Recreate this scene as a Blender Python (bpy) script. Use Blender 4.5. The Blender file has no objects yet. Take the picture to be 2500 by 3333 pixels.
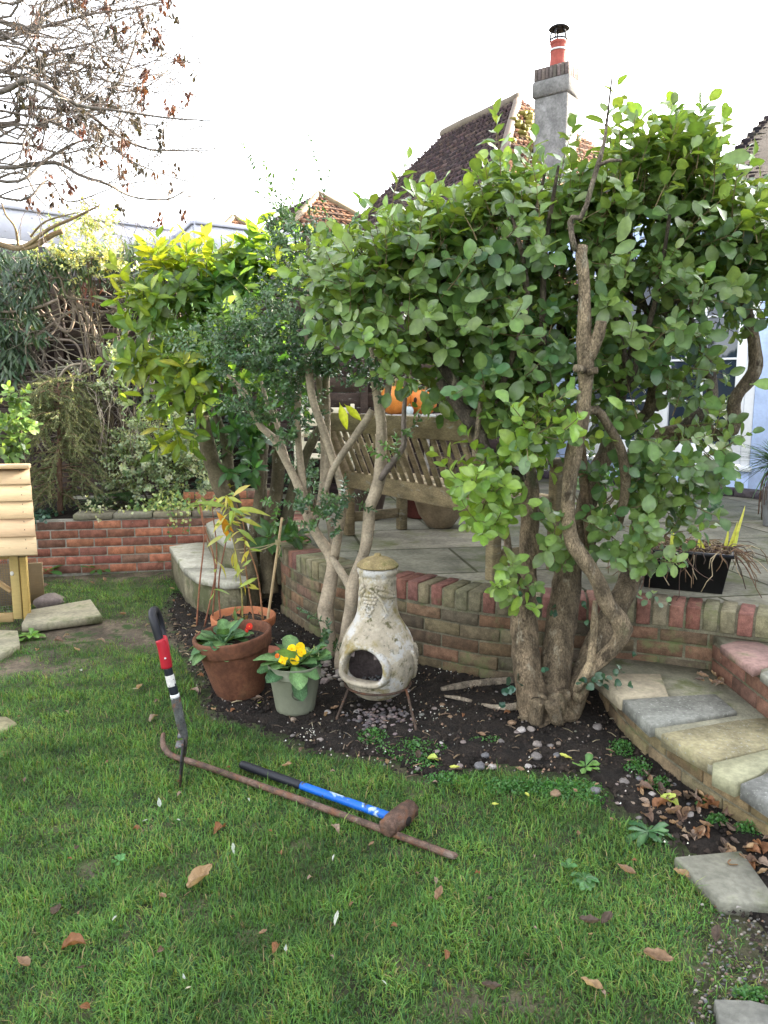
import bpy, bmesh, math, random
import numpy as np
from mathutils import Vector, Matrix, noise as mnoise, Quaternion
R = math.radians
scene = bpy.context.scene
COL = scene.collection

# ------------------------------------------------------------ camera, sky, sun, exposure
EYE, PITCH, FOC = 1.5, R(8.8), 2500.0           # metres, downward tilt, focal length for a 2500 x 3333 frame
cam = bpy.data.cameras.new("camera")
cam.sensor_fit = 'VERTICAL'; cam.sensor_height = 36.0; cam.lens = 36.0 * FOC / 3333.0
cam.clip_start = 0.05; cam.clip_end = 2000
camo = bpy.data.objects.new("camera", cam); COL.objects.link(camo)
camo.location = (0, 0, EYE); camo.rotation_euler = (R(90) - PITCH, 0, 0)
scene.camera = camo

SUN_AZ, SUN_EL = R(62), R(21)                    # clockwise from +Y
world = bpy.data.worlds.new("World"); scene.world = world
world.use_nodes = True
wn = world.node_tree; bg = wn.nodes["Background"]
sky = wn.nodes.new("ShaderNodeTexSky"); sky.sky_type = 'NISHITA'; sky.sun_disc = False
sky.sun_elevation = SUN_EL; sky.sun_rotation = SUN_AZ
sky.air_density = 1.0; sky.dust_density = 4.0; sky.ozone_density = 1.0
hs = wn.nodes.new("ShaderNodeHueSaturation"); hs.inputs["Saturation"].default_value = 0.22
wn.links.new(sky.outputs[0], hs.inputs["Color"]); wn.links.new(hs.outputs[0], bg.inputs["Color"])
bg.inputs["Strength"].default_value = 0.15
sl = bpy.data.lights.new("sun", 'SUN'); sl.energy = 3.8; sl.angle = R(0.6); sl.color = (1.0, 0.86, 0.66)
so = bpy.data.objects.new("sun", sl); COL.objects.link(so)
sdir = Vector((math.sin(SUN_AZ) * math.cos(SUN_EL), math.cos(SUN_AZ) * math.cos(SUN_EL), math.sin(SUN_EL)))
so.rotation_euler = sdir.to_track_quat('Z', 'Y').to_euler(); so.location = sdir * 30
vs = scene.view_settings
vs.view_transform = 'Standard'; vs.look = 'None'; vs.gamma = 1.0; vs.exposure = 3.25
vs.use_curve_mapping = False
scene.cycles.max_bounces = 10
scene.cycles.diffuse_bounces = 6
scene.cycles.transparent_max_bounces = 8

# ------------------------------------------------------------ helpers
_cp, _sp = math.cos(PITCH), math.sin(PITCH)
def _ray(px, py):
    v = -(py - 1666.5) / FOC
    return Vector(((px - 1250) / FOC, _cp + v * _sp, -_sp + v * _cp))
def P(px, py, Y):                                # world point seen at photo pixel (px, py), Y metres ahead
    d = _ray(px, py); return d * (Y / d.y) + Vector((0, 0, EYE))
def Gd(px, py, z=0.0):                           # the same on a horizontal plane
    d = _ray(px, py); return d * ((z - EYE) / d.z) + Vector((0, 0, EYE))
def N(v): return v / (np.linalg.norm(v, axis=-1, keepdims=True) + 1e-9)

class MB:
    """collects vertices, faces and vertex colours for one mesh object"""
    def __init__(s): s.v = []; s.c = []; s.f = {}; s.n = 0
    def add(s, v, faces, col=(1, 1, 1)):
        v = np.asarray(v, dtype=np.float64).reshape(-1, 3)
        c = np.asarray(col, dtype=np.float64)
        if c.ndim == 1: c = np.tile(c[:3], (len(v), 1))
        s.v.append(v); s.c.append(c)
        if isinstance(faces, np.ndarray):
            if len(faces): s.f.setdefault(faces.shape[1], []).append(faces + s.n)
        else:
            by = {}
            for f in faces: by.setdefault(len(f), []).append(f)
            for k, a in by.items(): s.f.setdefault(k, []).append(np.array(a) + s.n)
        s.n += len(v)
    def box(s, c, size, rot=None, col=(1, 1, 1), bev=0.0, jit=0.0):
        hx, hy, hz = [q / 2 for q in size]
        if bev > 0:
            b = min(bev, hx * .9, hy * .9, hz * .9)
            bm = bmesh.new(); bmesh.ops.create_cube(bm, size=1.0)
            for v in bm.verts: v.co = Vector((v.co.x * hx * 2, v.co.y * hy * 2, v.co.z * hz * 2))
            bmesh.ops.bevel(bm, geom=list(bm.edges), offset=b, segments=1, affect='EDGES', profile=.5)
            bm.verts.index_update()
            vs_ = [v.co.copy() for v in bm.verts]; fs = [[v.index for v in f.verts] for f in bm.faces]; bm.free()
        else:
            vs_ = [Vector((x * hx, y * hy, z * hz)) for x in (-1, 1) for y in (-1, 1) for z in (-1, 1)]
            fs = [(0, 1, 3, 2), (4, 6, 7, 5), (0, 4, 5, 1), (2, 3, 7, 6), (0, 2, 6, 4), (1, 5, 7, 3)]
        if jit: vs_ = [v + Vector((random.uniform(-jit, jit), random.uniform(-jit, jit), random.uniform(-jit, jit))) for v in vs_]
        if rot is not None: vs_ = [rot @ v for v in vs_]
        c = Vector(c)
        s.add([tuple(v + c) for v in vs_], fs, col)
    def bar(s, a, b, w, h, up=(0, 0, 1), col=(1, 1, 1), bev=0.004):
        a, b = Vector(a), Vector(b); y = (b - a); L = y.length; y.normalize()
        x = y.cross(Vector(up)).normalized(); z = x.cross(y)
        s.box((a + b) / 2, (w, L, h), Matrix((x, y, z)).transposed(), col, bev)
    def tube(s, pts, rad, seg=8, col=(1, 1, 1), wob=0.0, cap=True, step=None, nscale=9.0, smooth=True):
        pts = [Vector(p) for p in pts]
        if not hasattr(rad, '__len__'): rad = [rad] * len(pts)
        if smooth and len(pts) > 2: pts, rad = spline(pts, rad, step)
        n = len(pts); T = []
        for i in range(n):
            t = pts[min(i + 1, n - 1)] - pts[max(i - 1, 0)]
            T.append(t.normalized() if t.length > 1e-9 else Vector((0, 0, 1)))
        u = T[0].orthogonal().normalized(); V = []
        for i in range(n):
            u = (u - T[i] * u.dot(T[i]))
            u = u.normalized() if u.length > 1e-6 else T[i].orthogonal().normalized()
            w = T[i].cross(u)
            for k in range(seg):
                a = 2 * math.pi * k / seg
                d = u * math.cos(a) + w * math.sin(a); r = rad[i]
                if wob:
                    q = pts[i] + d * r
                    r *= 1 + wob * mnoise.noise(q * nscale) + wob * .5 * mnoise.noise(q * nscale * 3.1)
                V.append(pts[i] + d * r)
        F = np.array([(i * seg + k, i * seg + (k + 1) % seg, (i + 1) * seg + (k + 1) % seg, (i + 1) * seg + k)
                      for i in range(n - 1) for k in range(seg)])
        s.add([tuple(v) for v in V], F, col)
        if cap:
            b = s.n - n * seg
            s.f.setdefault(seg, []).append(np.array([[b + seg - 1 - k for k in range(seg)]]))
            s.f[seg].append(np.array([[b + (n - 1) * seg + k for k in range(seg)]]))
    def lathe(s, prof, seg=40, c=(0, 0, 0), rot=None, col=(1, 1, 1), keep=None, wob=0.0, closed=False):
        V = []; c = Vector(c)
        for r, z in prof:
            for k in range(seg):
                a = 2 * math.pi * k / seg
                q = Vector((r * math.cos(a), r * math.sin(a), z))
                if wob: q += Vector((q.x, q.y, 0)) * wob * mnoise.noise(q * 11)
                if rot is not None: q = rot @ q
                V.append(q + c)
        F = []
        m = len(prof)
        for i in range(m - 1):
            for k in range(seg):
                f = (i * seg + k, i * seg + (k + 1) % seg, (i + 1) * seg + (k + 1) % seg, (i + 1) * seg + k)
                if keep is None or keep((V[f[0]] + V[f[1]] + V[f[2]] + V[f[3]]) / 4): F.append(f)
        s.add([tuple(v) for v in V], np.array(F), col)
    def grid(s, fn, nu, nv, col=(1, 1, 1)):
        V = [tuple(fn(i / nu, j / nv)) for i in range(nu + 1) for j in range(nv + 1)]
        F = np.array([(i * (nv + 1) + j, (i + 1) * (nv + 1) + j, (i + 1) * (nv + 1) + j + 1, i * (nv + 1) + j + 1)
                      for i in range(nu) for j in range(nv)])
        s.add(V, F, col)
    def ball(s, c, r, col=(1, 1, 1), seg=8, rings=5, sq=(1, 1, 1), lump=0.0):
        V = []; c = Vector(c)
        for i in range(rings + 1):
            t = math.pi * i / rings
            for k in range(seg):
                a = 2 * math.pi * k / seg
                q = Vector((math.sin(t) * math.cos(a), math.sin(t) * math.sin(a), math.cos(t)))
                if lump: q *= 1 + lump * mnoise.noise(q * 1.7 + c * 20)
                V.append(tuple(c + Vector((q.x * r * sq[0], q.y * r * sq[1], q.z * r * sq[2]))))
        F = np.array([(i * seg + k, (i + 1) * seg + k, (i + 1) * seg + (k + 1) % seg, i * seg + (k + 1) % seg)
                      for i in range(rings) for k in range(seg)])
        s.add(V, F, col)
    def prism(s, poly, z0, z1, col=(1, 1, 1), bev=0.0):
        n = len(poly)
        if bev:
            cx = sum(p[0] for p in poly) / n; cy = sum(p[1] for p in poly) / n
            top = [(cx + (p[0] - cx) * (1 - bev), cy + (p[1] - cy) * (1 - bev), z1) for p in poly]
            V = [(p[0], p[1], z0) for p in poly] + [(p[0], p[1], z1 - .008) for p in poly] + top
            F = [tuple(range(n - 1, -1, -1)), tuple(range(2 * n, 3 * n))]
            for l in (0, n): F += [(l + i, l + (i + 1) % n, l + n + (i + 1) % n, l + n + i) for i in range(n)]
        else:
            V = [(p[0], p[1], z0) for p in poly] + [(p[0], p[1], z1) for p in poly]
            F = [tuple(range(n - 1, -1, -1)), tuple(range(n, 2 * n))] + [(i, (i + 1) % n, n + (i + 1) % n, n + i) for i in range(n)]
        s.add(V, F, col)
    def build(s, name, mat, parent=None, loc=None, smooth=False, kind=None):
        me = bpy.data.meshes.new(name)
        V = np.concatenate(s.v) if s.v else np.zeros((0, 3)); C = np.concatenate(s.c)
        if parent is not None: off = np.array(root_of(parent).location)
        elif loc is not None: off = np.array(loc, dtype=float)
        else: off = np.zeros(3)
        V = V - off
        loops = []; starts = []; p = 0
        for k, arrs in s.f.items():
            a = np.concatenate(arrs); loops.append(a.reshape(-1))
            starts.append(np.arange(len(a)) * k + p); p += a.size
        loops = np.concatenate(loops).astype(np.int32); starts = np.concatenate(starts).astype(np.int32)
        me.vertices.add(len(V)); me.vertices.foreach_set("co", V.astype(np.float32).ravel())
        me.loops.add(len(loops)); me.loops.foreach_set("vertex_index", loops)
        me.polygons.add(len(starts)); me.polygons.foreach_set("loop_start", starts)
        at = me.color_attributes.new("Col", 'FLOAT_COLOR', 'POINT')
        at.data.foreach_set("color", np.concatenate([C, np.ones((len(C), 1))], 1).astype(np.float32).ravel())
        me.update(calc_edges=True); me.validate()
        if smooth: me.polygons.foreach_set("use_smooth", np.ones(len(me.polygons), dtype=bool))
        me.materials.append(mat)
        o = bpy.data.objects.new(name, me); COL.objects.link(o)
        if parent is not None: o.parent = parent
        else: o.location = off
        if kind: o["kind"] = kind
        return o
def root_of(o):
    while o.parent is not None: o = o.parent
    return o
def spline(pts, rad, step=None):
    out, ro = [], []
    n = len(pts)
    for i in range(n - 1):
        p0, p1, p2, p3 = pts[max(i - 1, 0)], pts[i], pts[i + 1], pts[min(i + 2, n - 1)]
        m = 4 if step is None else max(1, int((p2 - p1).length / step))
        for j in range(m):
            t = j / m
            out.append(0.5 * ((2 * p1) + (p2 - p0) * t + (2 * p0 - 5 * p1 + 4 * p2 - p3) * t * t + (3 * p1 - p0 - 3 * p2 + p3) * t ** 3))
            ro.append(rad[i] * (1 - t) + rad[i + 1] * t)
    out.append(pts[-1]); ro.append(rad[-1])
    return out, ro
def thing(name, label, cat, loc, group=None):
    o = bpy.data.objects.new(name, None); COL.objects.link(o)
    o.empty_display_size = .1; o.location = loc
    return tag(o, label, cat, group)
def tag(o, label, cat, group=None):
    o["label"] = label; o["category"] = cat
    if group: o["group"] = group
    o["kind"] = "thing"
    return o
def Rz(a): return Matrix.Rotation(a, 3, 'Z')
def inpoly(x, y, poly):
    x = np.asarray(x); y = np.asarray(y); r = np.zeros(x.shape, bool)
    n = len(poly)
    for i in range(n):
        x1, y1 = poly[i][0], poly[i][1]; x2, y2 = poly[(i + 1) % n][0], poly[(i + 1) % n][1]
        c = ((y1 > y) != (y2 > y)) & (x < (x2 - x1) * (y - y1) / (y2 - y1 + 1e-12) + x1)
        r ^= c
    return r
def jitcol(c, v=.15, h=.06):
    k = 1 + random.uniform(-v, v)
    return tuple(max(0, q * k * (1 + random.uniform(-h, h))) for q in c)
def lerp(a, b, t): return tuple(p + (q - p) * t for p, q in zip(a, b))

# ------------------------------------------------------------ materials
def M(name, base=None, rough=.75, var=.3, vscale=7, bump=.25, bscale=70, spots=(), spec=.3, metal=0.0, stretch=None, fine=True, crack=0):
    """base None: the mesh's colour attribute.  spots: (colour, scale, lo, hi) noise patches that lie on the surface."""
    m = bpy.data.materials.new(name); m.use_nodes = True
    nt = m.node_tree; nd, ln = nt.nodes, nt.links; b = nd["Principled BSDF"]
    tc = nd.new("ShaderNodeTexCoord"); co = tc.outputs["Object"]
    if stretch:
        mp = nd.new("ShaderNodeMapping"); mp.inputs["Scale"].default_value = stretch
        ln.new(co, mp.inputs[0]); co = mp.outputs[0]
    def noise(sc, det=6, rgh=.6):
        n = nd.new("ShaderNodeTexNoise"); n.inputs["Scale"].default_value = sc
        n.inputs["Detail"].default_value = det; n.inputs["Roughness"].default_value = rgh
        ln.new(co, n.inputs["Vector"]); return n.outputs["Fac"]
    def ramp(f, lo, hi, a=0.0, bb=1.0):
        r = nd.new("ShaderNodeMapRange"); r.inputs[1].default_value = lo; r.inputs[2].default_value = hi
        r.inputs[3].default_value = a; r.inputs[4].default_value = bb; r.interpolation_type = 'SMOOTHSTEP'
        ln.new(f, r.inputs[0]); return r.outputs[0]
    def mul(col, f):
        x = nd.new("ShaderNodeMix"); x.data_type = 'RGBA'; x.blend_type = 'MULTIPLY'; x.inputs[0].default_value = 1.0
        ln.new(col, x.inputs[6]); ln.new(f, x.inputs[7]); return x.outputs[2]
    if base is None:
        a = nd.new("ShaderNodeAttribute"); a.attribute_name = "Col"; col = a.outputs["Color"]
    else:
        g = nd.new("ShaderNodeRGB"); g.outputs[0].default_value = (*base, 1); col = g.outputs[0]
    col = mul(col, ramp(noise(vscale), .3, .7, 1 - var, 1 + var))
    if fine: col = mul(col, ramp(noise(vscale * 9, 4), .3, .7, 1 - var * .6, 1 + var * .6))
    for c, sc, lo, hi in spots:
        x = nd.new("ShaderNodeMix"); x.data_type = 'RGBA'
        ln.new(ramp(noise(sc, 8, .65), lo, hi), x.inputs[0]); ln.new(col, x.inputs[6]); x.inputs[7].default_value = (*c, 1)
        col = x.outputs[2]
    ln.new(col, b.inputs["Base Color"])
    b.inputs["Roughness"].default_value = rough; b.inputs["Specular IOR Level"].default_value = spec
    b.inputs["Metallic"].default_value = metal
    if bump:
        bp = nd.new("ShaderNodeBump"); bp.inputs["Strength"].default_value = bump; bp.inputs["Distance"].default_value = .02
        hgt_ = noise(bscale, 7, .65)
        if crack:
            dn = nd.new("ShaderNodeTexNoise"); dn.inputs["Scale"].default_value = crack * .5; ln.new(co, dn.inputs["Vector"])
            vm = nd.new("ShaderNodeVectorMath"); vm.operation = 'MULTIPLY_ADD'; vm.inputs[1].default_value = (.05, .05, .05); ln.new(dn.outputs["Color"], vm.inputs[0]); ln.new(co, vm.inputs[2])
            vo = nd.new("ShaderNodeTexVoronoi"); vo.feature = 'DISTANCE_TO_EDGE'; vo.inputs["Scale"].default_value = crack; ln.new(vm.outputs[0], vo.inputs["Vector"])
            f = ramp(vo.outputs["Distance"], .0, .09); col = mul(col, ramp(vo.outputs["Distance"], .0, .05, .74, 1.0)); ln.new(col, b.inputs["Base Color"])
            ad = nd.new("ShaderNodeMath"); ad.operation = 'MULTIPLY_ADD'; ad.inputs[1].default_value = .3; ln.new(f, ad.inputs[0]); ln.new(hgt_, ad.inputs[2]); hgt_ = ad.outputs[0]
        ln.new(hgt_, bp.inputs["Height"]); ln.new(bp.outputs[0], b.inputs["Normal"])
    return m
def leafmat(name, transl=.35, rough=.4, spec=.4, under=1.25, bump=0.0):
    m = bpy.data.materials.new(name); m.use_nodes = True
    nt = m.node_tree; nd, ln = nt.nodes, nt.links; b = nd["Principled BSDF"]; out = nd["Material Output"]
    a = nd.new("ShaderNodeAttribute"); a.attribute_name = "Col"
    tc = nd.new("ShaderNodeTexCoord"); n = nd.new("ShaderNodeTexNoise"); n.inputs["Scale"].default_value = 40; n.inputs["Detail"].default_value = 4
    ln.new(tc.outputs["Object"], n.inputs["Vector"])
    r = nd.new("ShaderNodeMapRange"); r.inputs[1].default_value = .3; r.inputs[2].default_value = .7; r.inputs[3].default_value = .8; r.inputs[4].default_value = 1.2
    ln.new(n.outputs["Fac"], r.inputs[0])
    x = nd.new("ShaderNodeMix"); x.data_type = 'RGBA'; x.blend_type = 'MULTIPLY'; x.inputs[0].default_value = 1
    ln.new(a.outputs["Color"], x.inputs[6]); ln.new(r.outputs[0], x.inputs[7])
    ge = nd.new("ShaderNodeNewGeometry")
    y = nd.new("ShaderNodeMix"); y.data_type = 'RGBA'; y.blend_type = 'MULTIPLY'; y.inputs[7].default_value = (under, under, under * .96, 1)
    ln.new(ge.outputs["Backfacing"], y.inputs[0]); ln.new(x.outputs[2], y.inputs[6])
    ln.new(y.outputs[2], b.inputs["Base Color"]); b.inputs["Roughness"].default_value = rough; b.inputs["Specular IOR Level"].default_value = spec
    if bump:
        bp = nd.new("ShaderNodeBump"); bp.inputs["Strength"].default_value = bump; bp.inputs["Distance"].default_value = .01
        n2 = nd.new("ShaderNodeTexVoronoi"); n2.inputs["Scale"].default_value = 110; ln.new(tc.outputs["Object"], n2.inputs["Vector"])
        ln.new(n2.outputs["Distance"], bp.inputs["Height"]); ln.new(bp.outputs[0], b.inputs["Normal"])
    t = nd.new("ShaderNodeBsdfTranslucent")
    z = nd.new("ShaderNodeMix"); z.data_type = 'RGBA'; z.blend_type = 'MULTIPLY'; z.inputs[0].default_value = 1; z.inputs[7].default_value = (2.2, 1.9, .6, 1)
    ln.new(x.outputs[2], z.inputs[6]); ln.new(z.outputs[2], t.inputs["Color"])
    ms = nd.new("ShaderNodeMixShader"); ms.inputs[0].default_value = transl
    ln.new(b.outputs[0], ms.inputs[1]); ln.new(t.outputs[0], ms.inputs[2]); ln.new(ms.outputs[0], out.inputs["Surface"])
    return m
LEAF = leafmat("broad_leaf", .32, .38, .45)
LAUREL = leafmat("laurel_leaf", .5, .32, .45)
WAXY = leafmat("waxy_leaf", .28, .32, .5, 1.35)
CRINKLE = leafmat("crinkled_leaf", .2, .5, .35, 1.3, .5)
DARKLEAF = leafmat("glossy_dark_leaf", .15, .3, .5, 1.4)
GRASS = leafmat("grass_blade", .3, .5, .25, 1.0)
DRYLEAF = leafmat("dry_leaf", .12, .6, .2, 1.3)
PETAL = leafmat("petal", .25, .55, .2, 1.0)
NEEDLE = leafmat("conifer_needle", .2, .6, .2, 1.0)
BARK = M("smooth_bark", None, .85, .3, 9, .45, 55, [((.30, .29, .23), 22, .6, .72), ((.06, .045, .03), 14, .62, .75)])
ROUGHBARK = M("rough_bark", None, .9, .55, 14, 1.0, 46, [((.36, .31, .22), 17, .56, .7), ((.075, .055, .035), 13, .57, .68), ((.14, .14, .075), 5, .58, .72)], stretch=(1.25, 1.25, .6), crack=85)
TWIG = M("twig_bark", None, .8, .3, 25, .2, 90)
BRICK = M("brick", None, .9, .3, 22, .5, 130, [((.30, .31, .24), 60, .66, .74)])
MORTAR = M("mortar", (.135, .122, .082), .95, .35, 14, .6, 140, [((.10, .12, .045), 6, .5, .68)])
STONE = M("paving_stone", None, .85, .28, 5, .35, 120, [((.12, .135, .06), 5, .52, .72), ((.42, .41, .34), 60, .68, .76)])
SOIL = M("soil", (.017, .0125, .0095), .95, .5, 9, 1.0, 60, [((.035, .026, .019), 30, .58, .72)])
WOODW = M("weathered_teak", None, .85, .35, 6, .4, 60, [((.28, .27, .23), 9, .58, .75)], stretch=(1, 1, 3))
METALR = M("rusty_steel", None, .6, .45, 30, .5, 120, [((.17, .075, .04), 25, .5, .66), ((.22, .17, .14), 9, .58, .72), ((.05, .035, .03), 40, .6, .7)], spec=.5, metal=.35)  # lighter patches put highlights into the rusty colour
PLAIN = M("painted_surface", None, .45, .08, 6, .05, 90)
MATTE = M("matte_surface", None, .8, .18, 9, .2, 90)
TERRA = M("terracotta", None, .85, .22, 8, .2, 130, [((.19, .15, .075), 5, .6, .8), ((.42, .35, .27), 30, .68, .78)])

# ------------------------------------------------------------ leaves
SHAPES = {
    'ovate': ([0, .13, .3, .55, .8, .93, 1], [.05, .06, .72, 1, .82, .42, .03]),
    'lance': ([0, .1, .3, .55, .8, 1], [.05, .1, .75, 1, .62, .02]),
    'strap': ([0, .2, .5, .8, 1], [.6, 1, .95, .6, .04]),
    'obov': ([0, .2, .45, .7, .9, 1], [.12, .16, .6, 1, .85, .25]),
    'small': ([0, .3, .65, 1], [.1, .85, .9, .05]),
    'petal': ([0, .5, .85, 1], [.3, 1, 1, .5]),
}
class Bag:
    def __init__(s): s.p, s.a, s.n, s.L, s.W, s.c = [], [], [], [], [], []
    def add(s, p, a, n, L, W, c):
        s.p.append(tuple(p)); s.a.append(tuple(a)); s.n.append(tuple(n)); s.L.append(L); s.W.append(W); s.c.append(c)
    def flush(s, mb, shape='ovate', curl=.15, fold=.25, rib=1.25, wav=.12, seed=0):
        if not s.p: return
        rs = np.random.RandomState(seed + len(s.p))
        p, a, n = np.array(s.p), N(np.array(s.a)), np.array(s.n)
        L, W, c = np.array(s.L)[:, None], np.array(s.W)[:, None], np.array(s.c)
        sd = N(np.cross(a, n)); n = np.cross(sd, a)
        t, w = SHAPES[shape]; k = len(t); m = len(p)
        cu = curl * (1 + rs.uniform(-1, 1, (m, 1)) * .8); fo = fold * (1 + rs.uniform(-1, 1, (m, 1)) * .7)
        V = np.zeros((m, k, 3, 3)); C = np.zeros((m, k, 3, 3))
        for i in range(k):
            mid = p + a * L * t[i] - n * (cu * L * t[i] ** 2)
            for j, sg in enumerate((-1, 0, 1)):
                wv = wav * W * rs.uniform(-1, 1, (m, 1)) if sg else 0
                V[:, i, j] = mid + sd * (sg * W * .5 * w[i]) + n * (abs(sg) * fo * W * .5 * w[i] + wv * w[i])
                C[:, i, j] = c * (rib if sg == 0 else 1)
        b = (np.arange(m) * k * 3)[:, None, None]
        base = np.array([[(i * 3 + j, i * 3 + j + 1, (i + 1) * 3 + j + 1, (i + 1) * 3 + j) for j in (0, 1)] for i in range(k - 1)]).reshape(-1, 4)
        F = (base[None] + b).reshape(-1, 4)
        mb.add(V.reshape(-1, 3), F, C.reshape(-1, 3))
def rv(s=1.0): return Vector((random.gauss(0, s), random.gauss(0, s), random.gauss(0, s)))
def sprig(wood, bag, base, d, L, n, LL, WR, pal, droop=0.0, spread=.9, r=.003, wc=(.16, .12, .06), opp=False, face=.35, start=.15, tip=True):
    """a shoot with leaves up its stem; pal is a list of leaf colours"""
    d = Vector(d).normalized(); p = Vector(base); pts = [p.copy()]
    k = 5
    for i in range(k):
        d = (d + rv(.08) + Vector((0, 0, -droop))).normalized(); p = p + d * (L / k); pts.append(p.copy())
    if wood is not None: wood.tube(pts, [r * (1 - .6 * i / k) for i in range(k + 1)], 4, wc, smooth=False, cap=False)
    c0 = random.choice(pal)
    ph = random.uniform(0, 6.28)
    for i in range(n):
        f = start + (1 - start) * (i / max(1, n - 1)) if n > 1 else 1
        x = f * k; j = min(int(x), k - 1); q = pts[j].lerp(pts[j + 1], x - j); ax = (pts[j + 1] - pts[j]).normalized()
        for s_ in ((0, 1) if opp else (0,)):
            ph2 = ph + s_ * math.pi
            u = ax.orthogonal().normalized(); w = ax.cross(u)
            side = u * math.cos(ph2) + w * math.sin(ph2)
            sp = spread * (1 if f < .85 else .45)
            la = (ax * (1 - sp * .5) + side * sp + rv(.18)).normalized()
            nn = (ax * .8 - side * .4 + Vector((0, -.45 * face, .6)) + rv(.3)).normalized()
            sz = random.uniform(*LL) * (1 if f < .8 else .8)
            c = jitcol(lerp(c0, random.choice(pal), random.random() * .6), .18, .08)
            bag.add(q, la, nn, sz, sz * WR * random.uniform(.85, 1.15), c)
        ph += 2.4 if not opp else math.pi / 2

# ------------------------------------------------------------ ground
random.seed(7); np.random.seed(7)
PZ = .475                                         # patio level
def gpoly(pts, z=0.0): return [tuple(Gd(x, y, z))[:2] for x, y in pts]
SOILP = gpoly([(560, 1930), (520, 1990), (545, 2070), (600, 2150), (640, 2240), (655, 2300), (700, 2345), (800, 2365), (890, 2400), (960, 2445), (1090, 2462),
               (1250, 2490), (1330, 2540), (1420, 2560), (1570, 2505), (1700, 2520), (1850, 2535), (1940, 2570), (1960, 2640), (2060, 2690), (2180, 2760), (2350, 2900),
               (2440, 3080), (2560, 3200), (2900, 3100)]) + [(2.0, 2.2), (2.2, 3.0), (1.9, 3.7), (.9, 4.0), (0, 4.6), (-.6, 5.6), (-.6, 7.2), (-1.2, 7.0)]
GRAVP = gpoly([(2340, 2900), (2300, 3050), (2260, 3200), (2230, 3400), (2800, 3400), (2700, 2900)])
def hgt(x, y):
    return .018 * mnoise.noise(Vector((x * .9, y * .9, 0))) + .008 * mnoise.noise(Vector((x * 3.1, y * 3.1, 5)))
def bare(x, y):
    """0 = thick lawn, 1 = bare earth"""
    px = 1250 + x / (y * _cp + .23) * FOC
    b = 1.0 * math.exp(-(((x + 1.95) / .6) ** 2 + ((y - 4.75) / .33) ** 2)) + .75 * math.exp(-(((x + 2.0) / .45) ** 2 + ((y - 4.1) / .22) ** 2))
    b += .55 * math.exp(-(((x + 1.35) / .25) ** 2 + ((y - 4.6) / .25) ** 2))
    b += .8 * math.exp(-((y - 6.3) / .28) ** 2) * (x < -1.3)
    b += .9 * max(0, mnoise.noise(Vector((x * 2.6, y * 2.6, 3))) - .28) + 1.1 * max(0, mnoise.noise(Vector((x * 9, y * 9, 9))) - .3) + .1
    b += .5 * math.exp(-(((x - .25) / .22) ** 2 + ((y - 1.72) / .1) ** 2)) + .4 * max(0, min(1, (x - .55) / .5)) * max(0, min(1, (2.3 - y) / .4))
    return b
GROUND = M("lawn_earth", None, .95, .5, 5, .9, 45, [((.09, .075, .055), 3.3, .56, .68), ((.03, .06, .012), 8, .5, .62)])
mb = MB()
def gz(x, y): return hgt(x, y)
xs = np.concatenate([np.linspace(-400, -5, 8)[:-1], np.linspace(-5, 3, 170), np.linspace(3, 400, 8)[1:]])
ys = np.concatenate([np.linspace(-300, .5, 8)[:-1], np.linspace(.5, 8, 160), np.linspace(8, 500, 8)[1:]])
V = [(x, y, hgt(x, y) - .012 if -5 < x < 3 and .5 < y < 8 else -.03) for x in xs for y in ys]
ny = len(ys)
F = np.array([(i * ny + j, (i + 1) * ny + j, (i + 1) * ny + j + 1, i * ny + j + 1) for i in range(len(xs) - 1) for j in range(ny - 1)])
gc = [lerp((.042, .052, .02), (.10, .078, .055), min(1, max(0, (bare(v[0], v[1]) - .12) * 1.3))) if -5 < v[0] < 3 and .5 < v[1] < 8 else (.06, .08, .03) for v in V]
mb.add(V, F, np.array(gc)); mb.build("lawn_ground", GROUND, smooth=True, kind="structure")

# the dug soil bed: a lumpy sheet lying over the lawn earth
mb = MB(); st = .022
x0, x1 = min(p[0] for p in SOILP), max(p[0] for p in SOILP); y0, y1 = min(p[1] for p in SOILP), max(p[1] for p in SOILP)
gx = np.arange(x0, x1, st); gy = np.arange(y0, y1, st)
X, Y = np.meshgrid(gx, gy, indexing='ij'); jx = np.random.uniform(-.03, .03, X.shape); ins = inpoly(X + jx, Y + jx, SOILP)
idx = -np.ones(X.shape, int); V = []
for i in range(X.shape[0]):
    for j in range(X.shape[1]):
        if ins[i, j]:
            x, y = X[i, j], Y[i, j]
            edge = not (ins[max(i - 2, 0):i + 3, max(j - 2, 0):j + 3].all() and 1 < i < X.shape[0] - 2 and 1 < j < X.shape[1] - 2)
            z = hgt(x, y) + (-.025 if edge else .002) + .012 * mnoise.noise(Vector((x * 9, y * 9, 1))) + .009 * mnoise.noise(Vector((x * 28, y * 28, 2))) + .006 * random.random()
            idx[i, j] = len(V); V.append((x, y, z))
F = [(idx[i, j], idx[i + 1, j], idx[i + 1, j + 1], idx[i, j + 1]) for i in range(X.shape[0] - 1) for j in range(X.shape[1] - 1)
     if idx[i, j] >= 0 and idx[i + 1, j] >= 0 and idx[i + 1, j + 1] >= 0 and idx[i, j + 1] >= 0]
mb.add(V, np.array(F)); mb.build("soil_bed", SOIL, smooth=True, kind="structure")
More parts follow.
